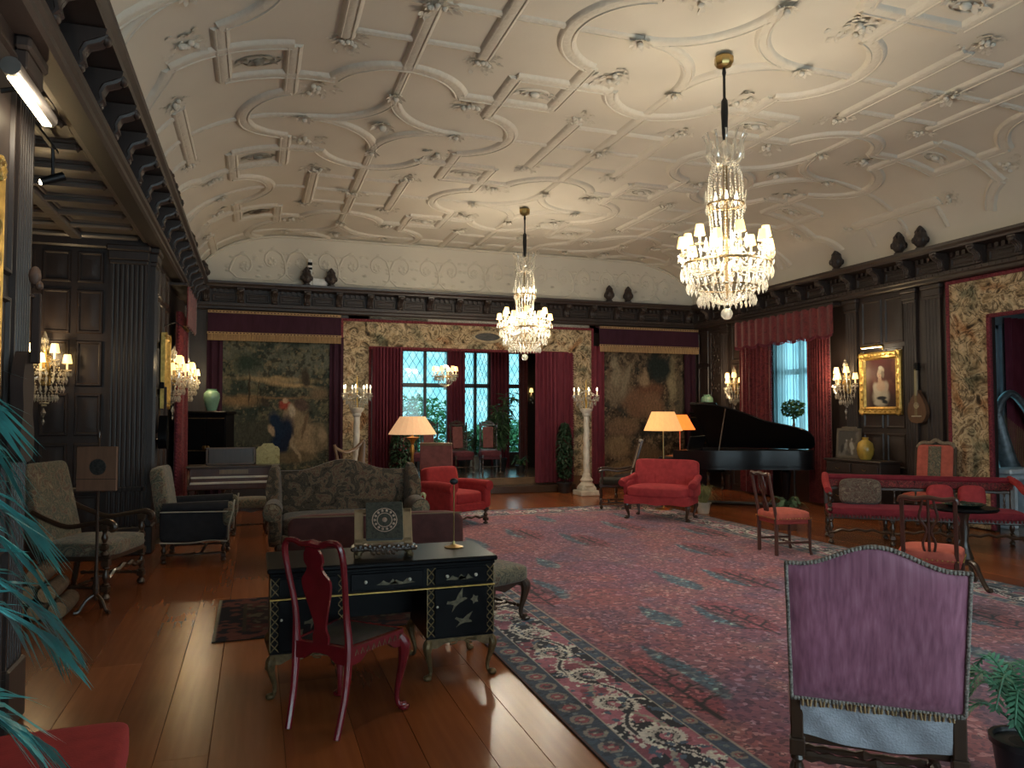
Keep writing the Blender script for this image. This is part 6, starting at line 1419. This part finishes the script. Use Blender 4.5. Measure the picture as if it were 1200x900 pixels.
def mandolin():
    t = thing('mandolin', 'round-backed mandolin hanging on the right wall panelling', 'mandolin', (XR-.06, 8.80, 1.47), 90); MW = woodmat('mandolin_wood', (.12, .06, .035), .25, .4)
    pf = bez([(0, 0), (.10, .02), (.165, .12), (.165, .22), (.12, .34), (.05, .45), (.03, .50)], 5); poly = [(x, z) for x, z in pf] + [(-x, z) for x, z in pf[::-1]]
    mk('ext', poly, .07, None, 0).build('body', MW, t); mk('lathe', [(.045, 0), (.05, .004), (.035, .006)], 18, (0, 0, 0), T(0, .072, .27) @ Matrix.Rotation(R(-90), 4, 'X')).build('sound_hole_rose', plain('rose_inlay', (.30, .22, .14), .5, var=.5, scale=40), t)
    mk('b2', -.022, .022, .05, .085, .42, .80, .006).build('neck', plain('neck_inlay', (.34, .27, .18), .4), t); g = G(); g.b2(-.035, .035, .02, .07, .80, .92, .008)
    for k in range(4):
        for s in (-1, 1): g.tube([(s*.03, .045, .82+.026*k), (s*.062, .045, .82+.026*k)], .007, 5)
    g.build('peg_head', EBONY, t); g = G()
    for k in range(4): g.tube([(-.014+.009*k, .09, .82), (-.02+.013*k, .085, .10)], .0015, 4, False)
    g.build('strings', BRASS, t, 0); mk('b2', -.09, .09, .07, .082, .10, .115, .003).build('bridge', plain('bone', (.55, .48, .36)), t)
mandolin()
def lamp_stand(label, loc, zs, rb_, rt_, h, base_kind, shade_m, bulbp, name='floor_lamp', col=(1, .62, .28)):
    t = thing(name, label, 'lamp', loc); g = G(); n = 40; vs = []
    for q, z in ((rb_, zs), (rb_*.985, zs+.015), (rt_, zs+h)):
        for k in range(n): a = 2*PI*k/n; r0 = q*(1+.012*(k % 2)); vs.append((r0*math.cos(a), r0*math.sin(a), z))
    g.add(vs, [(j*n+k, j*n+(k+1) % n, (j+1)*n+(k+1) % n, (j+1)*n+k) for j in range(2) for k in range(n)]).build('shade', shade_m, t, 0)
    if base_kind == 'gilt':
        mk('lathe', [(.14, 0), (.15, .03), (.05, .07), (.035, .2), (.05, .3), (.03, .42), (.05, .55), (.02, .62), (.04, .72), (.02, .9), (.045, 1.0), (.02, 1.1), (.06, zs-.09), (.12, zs-.05), (.02, zs-.04), (.012, zs+.05)], 14).build('stand', GILT, t)
    else: mk('lathe', [(.15, 0), (.155, .02), (.03, .04), (.012, .06), (.012, zs+.12)], 14).build('stand', base_kind, t)
    mk('ball', (0, 0, zs+h*.35), .035, 9).build('bulb', FLAME, t); lamp(name+'_light', Vector(loc)+Vector((0, 0, zs+h*.4)), bulbp, col, .05); return t
def shademat(name, col, e):
    m, nt, b = nmat(name); n = noise(nt, coords(nt, (60, 60, 1)), 1, 2); nt.links.new(ramp(nt, n, [(.3, tuple(c*.85 for c in col)), (.7, col)]), b.inputs['Base Color']); b.inputs['Roughness'].default_value = .8
    b.inputs['Emission Color'].default_value = (*col, 1); b.inputs['Emission Strength'].default_value = e; m.cycles.emission_sampling = 'NONE'; return m
lamp_stand('gilt candlestick floor lamp with wide peach pleated shade by the red armchair', (2.50, 12.55, 0), 1.27, .40, .21, .30, 'gilt', shademat('peach_shade', (.80, .46, .24), .42), 2.0)
lamp_stand('slim brass floor lamp with peach pleated shade behind the red loveseat', (6.52, 11.22, 0), 1.33, .32, .19, .32, BRASS, shademat('amber_shade', (.85, .43, .15), .6), 2.5)
lamp_stand('lamp with glowing orange shade behind the piano music desk', (8.02, 13.15, 0), 1.30, .30, .14, .30, plain('pink_stand', (.5, .25, .18), .4), shademat('orange_shade', (1.0, .20, .03), .95), 3.0, 'orange_lamp', (1, .4, .15))
# ================================================================ alcove and left wall things
t = thing('pole_screen', 'wooden pole screen with round medallion in front of the alcove armchair', 'fire screen', (-1.22, 6.90, 0), -12); SCR = woodmat('screen_wood', (.17, .085, .05), .5, .1)
mk('b2', -.155, .155, -.014, .014, .98, 1.34, .005).build('panel', SCR, t); mk('lathe', [(.066, 0), (.062, .006), (.02, .008)], 24, (0, 0, 0), T(.01, -.014, 1.175) @ Matrix.Rotation(R(90), 4, 'X')).build('medallion', plain('dark_medallion', (.03, .028, .025), .5, var=.6, scale=60), t)
mk('b2', -.155, .155, -.0155, -.014, 1.075, 1.079).build('panel_joint', IRON, t)
mk('lathe', [(.02, .10), (.028, .2), (.016, .3), (.012, .5), (.010, 1.4), (.016, 1.42), (.006, 1.47)], 10, (0, .028, 0)).build('pole', WALNUT, t)
for k in range(3): a = k*2.094-.5; mk('tube', [(q*math.cos(a), .028+q*math.sin(a), z) for q, z in bez([(.01, .14), (.07, .10), (.12, .02), (.16, .014)], 4)], .014, 8).build('leg', WALNUT, t)
LOGB = plain('log_bark', (.10, .065, .04), .9, var=.4, scale=20, bump=.5, bscale=30); LOGE = plain('log_end', (.34, .22, .12), .9, var=.25, scale=40)
for k, (x, z, r0, lab) in enumerate([(-1.80, .075, .072, 'firewood log at the bottom of the pile, furthest into the alcove'), (-1.655, .070, .068, 'firewood log in the middle of the bottom row'), (-1.51, .072, .070, 'firewood log at the bottom of the pile nearest the pole screen'), (-1.735, .208, .070, 'firewood log resting on the two inner bottom logs'), (-1.585, .203, .068, 'firewood log resting above the log by the pole screen'), (-1.875, .208, .062, 'firewood log half hidden at the inner side of the pile'), (-1.665, .336, .072, 'topmost firewood log of the pile')]):
    t = thing('firewood_log', lab, 'log', (x+.06, 6.98, z), 0, 'firewood pile'); mk('tube', [(0, -.22, 0), (.006, 0, .002), (0, .22, 0)], [r0, r0*1.02, r0*.98], 14).build('bark', LOGB, t); mk('lathe', [(r0*.93, 0), (r0*.93, .004), (.01, .005)], 14, (0, 0, 0), T(0, -.2205, 0) @ Matrix.Rotation(R(90), 4, 'X')).build('cut_end', LOGE, t)
# near left wall: gilt picture, its light, hanging viol; track spot under the alcove ceiling
t = thing('gilt_picture', 'gilt framed dark picture on the left wall beside the fluted pilaster', 'painting', (XL, 3.62, 1.55), -90); gilt_frame(.95, 1.25, .11, t, None, 3); mk('b2', -.37, .37, .005, .02, .1, 1.15).build('canvas', figured('dark_oil', [(.3, (.01, .01, .008)), (.6, (.06, .045, .03))], 4, .5, .4), t)
t = thing('tube_picture_light', 'long grey tubular picture light on the left wall', 'picture light', (XL, 4.17, 3.16), -90); mk('tube', [(-.33, .14, 0), (.33, .14, 0)], .042, 14).build('shade', plain('brushed_metal', (.30, .27, .25), .4, .8), t); mk('tube', [(0, .005, .0), (0, .14, .04)], .012, 6).build('arm', IRON, t); mk('b2', -.3, .3, .12, .16, -.046, -.038).build('tube_bulb', FLAME, t)
lamp('tube_picture_lamp', (XL+.26, 4.25, 3.06), 3.5, (1, .86, .66), .04)
t = thing('hanging_viol', 'dark bowed viol with carved head hanging on the fluted pilaster', 'viol', (XL+.05, 4.40, 1.36), -90); VW = woodmat('viol_wood', (.03, .014, .010), .7, 0)
mk('ext', [(x, z) for x, z in bez([(0, 0), (.10, .02), (.12, .14), (.08, .26), (.10, .40), (.06, .52), (.02, .56)], 4)] + [(-x, z) for x, z in bez([(0, 0), (.10, .02), (.12, .14), (.08, .26), (.10, .40), (.06, .52), (.02, .56)], 4)[::-1]], .055).build('body', VW, t); mk('b2', -.018, .018, .06, .10, .5, .86, .005).build('neck', VW, t); g = G(); g.ball((0, .07, .95), (.025, .03, .05), 10); g.ball((0, .09, .90), (.02, .02, .025), 9); g.tube([(-.06, .07, .84), (.06, .07, .84)], .008, 6); g.build('carved_head', plain('carved_head_wood', (.12, .065, .045), .5), t)
t = thing('track_spotlight', 'small black spotlight on a rod under the alcove ceiling', 'spotlight', (-1.45, 6.3, 3.36)); mk('tube', [(0, 0, .0), (0, 0, .12), (0, -.02, .225)], .012, 6).build('stem', IRON, t); mk('tube', [(-.07, -.02, -.05), (.07, .02, .02)], [.028, .034], 12).build('can', IRON, t); mk('ball', (-.072, -.021, -.051), (.012, .022, .022), 9).build('bulb', FLAME, t); mk('b2', -.012, .012, -1.4, .1, .205, .226).build('track', IRON, t)
t = thing('left_gilt_picture', 'tilted gilt framed picture on the left wall beside the hanging lute', 'painting', (XL+.03, 10.84, 1.68), -90); gilt_frame(.54, .98, .10, t, None, 5); mk('b2', -.19, .19, .005, .02, .09, .88).build('canvas', figured('dark_oil', [], 1), t)
t = thing('left_picture_light', 'small black picture light on the left wall over the tilted picture', 'picture light', (XL+.02, 10.95, 2.78), -90); mk('tube', [(0, 0, 0), (0, .14, .06), (0, .26, -.02)], .008, 6).build('arm', IRON, t); mk('tube', [(-.03, .24, -.0), (.06, .30, -.06)], .022, 8).build('shade', BRASS, t)
t = thing('hanging_lute', 'dark teardrop lute hanging on the left wall', 'lute', (XL+.05, 10.36, 1.17), -90); pf = bez([(0, 0), (.10, .02), (.15, .12), (.13, .24), (.06, .36), (.025, .42)], 4); mk('ext', pf + [(-x, z) for x, z in pf[::-1]], .10).build('body', EBONY, t); mk('b2', -.02, .02, .05, .08, .38, .78, .005).build('neck', VW, t); mk('b2', -.03, .03, .0, .05, .76, .84, .006).build('peg_box', EBONY, t)
# carved finials standing on the cornices, and a white camera
g = G(); g.lathe([(.07, 0), (.075, .03), (.05, .05), (.09, .10), (.105, .17), (.08, .25), (.05, .28), (.06, .31), (.03, .35), (.008, .37)], 12)
for k in range(8):
    a = k*PI/4; g.ball((.095*math.cos(a), .095*math.sin(a), .15), (.028, .028, .05), 6); g.ball((.06*math.cos(a), .06*math.sin(a), .27), (.022, .022, .035), 6)
FIN = mesh_of(g, 'cornice_finial', OAK2, 40)
for x, y, lab in [(.88, 14.78, 'dark carved finial on the back cornice beside the white camera'), (1.34, 14.78, 'dark carved finial on the back cornice, second from the white camera'), (7.28, 14.78, 'dark carved finial over the bay border tapestry corner on the back cornice'), (7.74, 14.78, 'dark carved finial above the fringed valance by the piano'), (9.38, 10.30, 'dark carved finial on the right cornice above the portrait and sconce'), (9.38, 8.98, 'dark carved finial on the right cornice above the mandolin, of a pair'), (9.38, 8.58, 'dark carved finial on the right cornice beside the portal tapestry, of a pair'), (-1.0, 9.3, 'dark carved finial on the left cornice above the alcove corner'), (-1.0, 10.0, 'dark carved finial on the left cornice above the hanging lute'), (-1.0, 12.4, 'dark carved finial on the left cornice above the damask curtain'), (-.95, 14.75, 'dark carved finial in the corner where left and back cornices meet')]:
    tag(link('cornice_finial', FIN, None, (x, y, 4.061)), lab, 'finial', 'carved finials on the cornices')
t = thing('security_camera', 'white security camera on the back cornice by two finials', 'camera', (.93, 14.83, 4.061)); WP = plain('white_plastic', (.75, .75, .73), .4); mk('b2', .0, .55, -.03, .03, 0, .20, .01).build('base_box', WP, t) if False else mk('b2', .06, .34, -.03, .03, 0, .16, .01).build('base_box', WP, t); mk('b2', -.03, .05, -.05, .05, .0, .52, .01).build('post', WP, t); mk('b2', -.032, .052, -.056, -.045, .40, .46, .003).build('lens_band', EBONY, t); mk('b2', -.032, .052, -.056, -.045, .32, .36, .003).build('lens_band', EBONY, t)

# ================================================================ plants
LEAF = leafmat('leaf_green', (.035, .10, .030)); LEAFD = leafmat('leaf_dark', (.018, .050, .022), .5); PALM = leafmat('palm_leaf', (.12, .46, .46), .3); FERN = leafmat('fern_leaf', (.08, .24, .14), .5); GRASS = leafmat('grass_blade', (.20, .20, .08), .6); POT = plain('dark_pot', (.02, .02, .022), .3, coat=.3); TERRA = plain('brown_pot', (.16, .07, .045), .6); CREAM = plain('cream_pot', (.50, .46, .38), .5); SOIL = plain('soil', (.02, .014, .01), .95)
def pot(t, r, h, mat):
    mk('lathe', [(r*.72, 0), (r*.76, .01), (r*.96, h*.88), (r*1.05, h*.9), (r*1.05, h), (r*.92, h), (r*.9, h*.93)], 20).build('pot', mat, t); mk('lathe', [(.01, h*.90), (r*.9, h*.92), (.01, h*.94)], 14).build('soil', SOIL, t)
def frond(pts, nl, ll, lw, droop, seed, up=(0, 0, 1), fan=55):
    """pinnate frond: rib and paired leaflets"""
    q = random.Random(seed); P = [Vector(p) for p in bez(pts, 8)]; g = G(); n = len(P); g.tube(P, [.006*(1-.7*i/n)+.0015 for i in range(n)], 5)
    for k in range(nl):
        f = .18+.80*k/(nl-1); i = min(int(f*(n-1)), n-2); p = P[i].lerp(P[i+1], f*(n-1)-i); tn = (P[i+1]-P[i]).normalized(); sd = tn.cross(Vector(up)).normalized(); nn = sd.cross(tn).normalized()
        L = ll*math.sin(PI*min(1, .22+.70*f))**.7*q.uniform(.9, 1.1)
        for s in (-1, 1):
            a = R(fan-25*f); d = (tn*math.cos(a)+sd*s*math.sin(a)+nn*.12).normalized(); wv = tn.cross(d).cross(d).normalized()*lw; e = Vector((0, 0, -droop*L))
            A, B, C_ = p, p+d*L*.5+e*.22, p+d*L+e
            g.add([A, A+d*L*.12+wv*.7+e*.02, B+wv, C_, B-wv, A+d*L*.12-wv*.7+e*.02], [(0, 1, 2, 5), (5, 2, 4), (2, 3, 4)])
    return g
def palm():
    t = thing('parlour_palm', 'potted palm with long teal green fronds beside the red side chair', 'palm', (-.92, 2.10, 0)); pot(t, .17, .34, POT); q = random.Random(4)
    mk('tube', [(0, 0, .3), (.02, .02, .62), (.0, .0, .95)], [.035, .03, .022], 8).build('stem', WALNUT, t)
    for k, (dx, dy, z0, pk, ez) in enumerate([(.20, .24, 1.0, 1.68, 1.60), (.26, .10, .95, 1.62, 1.50), (.30, .24, .85, 1.42, 1.27), (.33, .12, .80, 1.36, 1.20), (.36, .22, .70, 1.20, 1.02), (.34, .34, .62, 1.10, .92), (.34, .10, .55, .92, .76), (.36, .24, .50, .86, .66), (.30, .0, .45, .80, .58), (.02, -.4, .9, 1.5, 1.3), (.2, -.35, .8, 1.3, 1.1)]):
        frond([(0, 0, z0*.8), (dx*.25, dy*.25, z0), (dx*.6, dy*.6, pk-.02), (dx*.9, dy*.9, (pk+ez)/2+.03), (dx*1.15, dy*1.15, ez)], 24, .25, .010, .5, k, (0, 0, 1), 44).build('frond', PALM, t, 0)
palm()
def fern(label, loc, r, h, potr, poth, potm, mat, nf=16, seed=1, name='potted_fern'):
    t = thing(name, label, 'plant', loc); pot(t, potr, poth, potm); q = random.Random(seed)
    for k in range(nf):
        a = k*2.4+q.random()*.4; e = q.uniform(.55, 1.0); c, s = math.cos(a), math.sin(a); up = q.uniform(.4, 1.0)
        frond([(0, 0, poth*.9), (r*.25*e*c, r*.25*e*s, poth+h*.5*up), (r*.65*e*c, r*.65*e*s, poth+h*.8*up), (r*e*c, r*e*s, poth+h*(.75*up-.25))], 18, r*.22, r*.020, .15, seed*50+k, (0, 0, 1), 70).build('frond', mat, t, 0)
    return t
fern('potted fern in a dark pot beside the purple high-backed chair', (3.06, 2.33, RZ), .33, .38, .13, .24, POT, FERN, 18, 3)
fern('small fern in a brown pot beside the settee arm', (7.05, 8.75, 0), .28, .26, .15, .26, TERRA, leafmat('grey_green_fern', (.06, .12, .06), .6), 16, 5); fern('low fern on the bay floor beside the wide curtain', (5.72, 16.2, .29), .28, .28, .12, .16, POT, LEAF, 14, 7)
t = thing('grass_plant', 'wispy pale grass in a pot at the loveseat arm', 'plant', (6.90, 10.62, 0)); pot(t, .12, .18, CREAM); q = random.Random(9); g = G()
for k in range(190):
    a = q.random()*6.3; r0 = q.uniform(.10, .30); h = q.uniform(.20, .36); c, s = math.cos(a), math.sin(a); g.tube([(.05*c, .05*s, .16), (r0*.5*c, r0*.5*s, .18+h*.8), (r0*c, r0*s, .18+h*q.uniform(-.1, .75))], [.004, .003, .001], 3, False)
g.build('blades', GRASS, t, 0, kind='stuff')
def topiary(label, loc, h, r):
    t = thing('clipped_topiary', label, 'plant', loc, 0, 'clipped topiaries beside the bay'); pot(t, .16, .22, POT); mk('tube', [(0, 0, .2), (0, 0, .5)], .02, 6).build('stem', WALNUT, t); q = random.Random(int(h*100)); g = G()
    for k in range(1500):
        v = q.random(); a = q.random()*6.3; rr = r*(.35+.65*math.sin(PI*min(1, .12+.88*v))**.6)*q.uniform(.75, 1.05); z = .3+(h-.3)*v; s = q.uniform(.03, .055)
        m = T(rr*math.cos(a), rr*math.sin(a), z) @ Matrix.Rotation(a+q.uniform(-.6, .6), 4, 'Z') @ Matrix.Rotation(q.uniform(-.4, 1.2), 4, 'Y'); g.add([(-s, 0, 0), (0, -s*.45, .006), (s, 0, 0), (0, s*.45, .006)], [(0, 1, 2), (0, 2, 3)], m)
    g.build('foliage', LEAFD, t, 0)
topiary('clipped dark green topiary between marble torchere and wide curtain', (6.0, 14.28, 0), 1.42, .17); topiary('clipped dark green topiary behind the wing sofa and lamp', (2.62, 14.28, 0), 1.35, .22)
def leafy(label, loc, h, stems, n, sz, rx, potr, poth, potm, mat, seed, name='potted_plant'):
    t = thing(name, label, 'plant', loc); pot(t, potr, poth, potm); q = random.Random(seed); g = G(); st = G()
    for k in range(stems):
        a = q.random()*6.3; e = q.uniform(.3, 1)*rx; hh = h*q.uniform(.6, 1); pts = [(0, 0, poth*.9), (e*.3*math.cos(a), e*.3*math.sin(a), poth+hh*.45), (e*math.cos(a), e*math.sin(a), poth+hh)]; st.tube(pts, [.012, .009, .004], 5)
        for i in range(n):
            f = q.uniform(.35, 1); p = Vector(pts[0]).lerp(Vector(pts[1]), f*2) if f < .5 else Vector(pts[1]).lerp(Vector(pts[2]), f*2-1); s = sz*q.uniform(.6, 1.3); b = q.random()*6.3
            m = Matrix.Translation(p) @ Matrix.Rotation(b, 4, 'Z') @ Matrix.Rotation(q.uniform(-.5, .9), 4, 'Y'); g.add([(0, 0, 0), (s*.5, -s*.14, .01), (s, 0, -s*.12), (s*.5, s*.14, .01)], [(0, 1, 2, 3)], m)
    st.build('stems', WALNUT, t); g.build('foliage', mat, t, 0); return t
leafy('tall leafy bamboo-like plant in a dark pot inside the bay', (5.40, 16.75, .29), 1.55, 9, 60, .24, .32, .17, .30, POT, leafmat('bamboo_leaf', (.09, .16, .07), .5), 3)
leafy('cream pot with short leafy shrub inside the bay', (5.0, 17.5, .29), .6, 5, 30, .14, .14, .15, .32, CREAM, LEAF, 4); leafy('bushy pale plant between the two tall bay chairs', (4.62, 17.0, .29), .85, 9, 50, .14, .18, .14, .26, POT, leafmat('pale_leaf', (.14, .22, .14), .5), 5)
t = thing('bonsai_tree', 'small twisted tree on a stand against the bright window', 'plant', (9.17, 11.2, 0)); mk('lathe', [(.10, 0), (.11, .03), (.03, .06), (.025, .85), (.10, .90), (.11, .92)], 12).build('stand', WALNUT, t); mk('lathe', [(.06, .92), (.09, .93), (.10, 1.03), (.08, 1.04)], 14).build('dish', TERRA, t)
g = G(); g.tube(bez([(0, 0, 1.02), (.05, .02, 1.15), (-.03, 0, 1.28), (.04, .03, 1.42), (0, .0, 1.62)], 5), [.035]*8+[.028]*8+[.018]*5, 7); g.tube([(0, 0, 1.22), (.02, .09, 1.12), (0, .12, 1.03)], .018, 6); g.build('trunk', plain('bonsai_bark', (.10, .075, .055), .8), t); f = foliage(420, .20, .24, .17, .05, 77, (0, .0, 1.70)); f.v = f.v; f.build('foliage', LEAF, t, 0)
# white flowers in front of the lamp by the sofa
t = thing('arum_lilies', 'pale curling lily leaves in a small pot beside the wing sofa', 'plant', (2.02, 10.0, RZ)); pot(t, .10, .18, POT)
for k in range(5):
    a = k*1.3+.3; c, s = math.cos(a), math.sin(a); mk('tube', bez([(0, 0, .16), (.03*c, .03*s, .34), (.08*c, .08*s, .48+.03*(k % 3)), (.15*c, .15*s, .52+.03*(k % 3)), (.17*c, .17*s, .46)], 4), [(.006, .006)]*8+[(.022, .006)]*7+[(.01, .004)]*2, 6).build('leaf', plain('lily_leaf', (.42, .46, .26), .5), t)
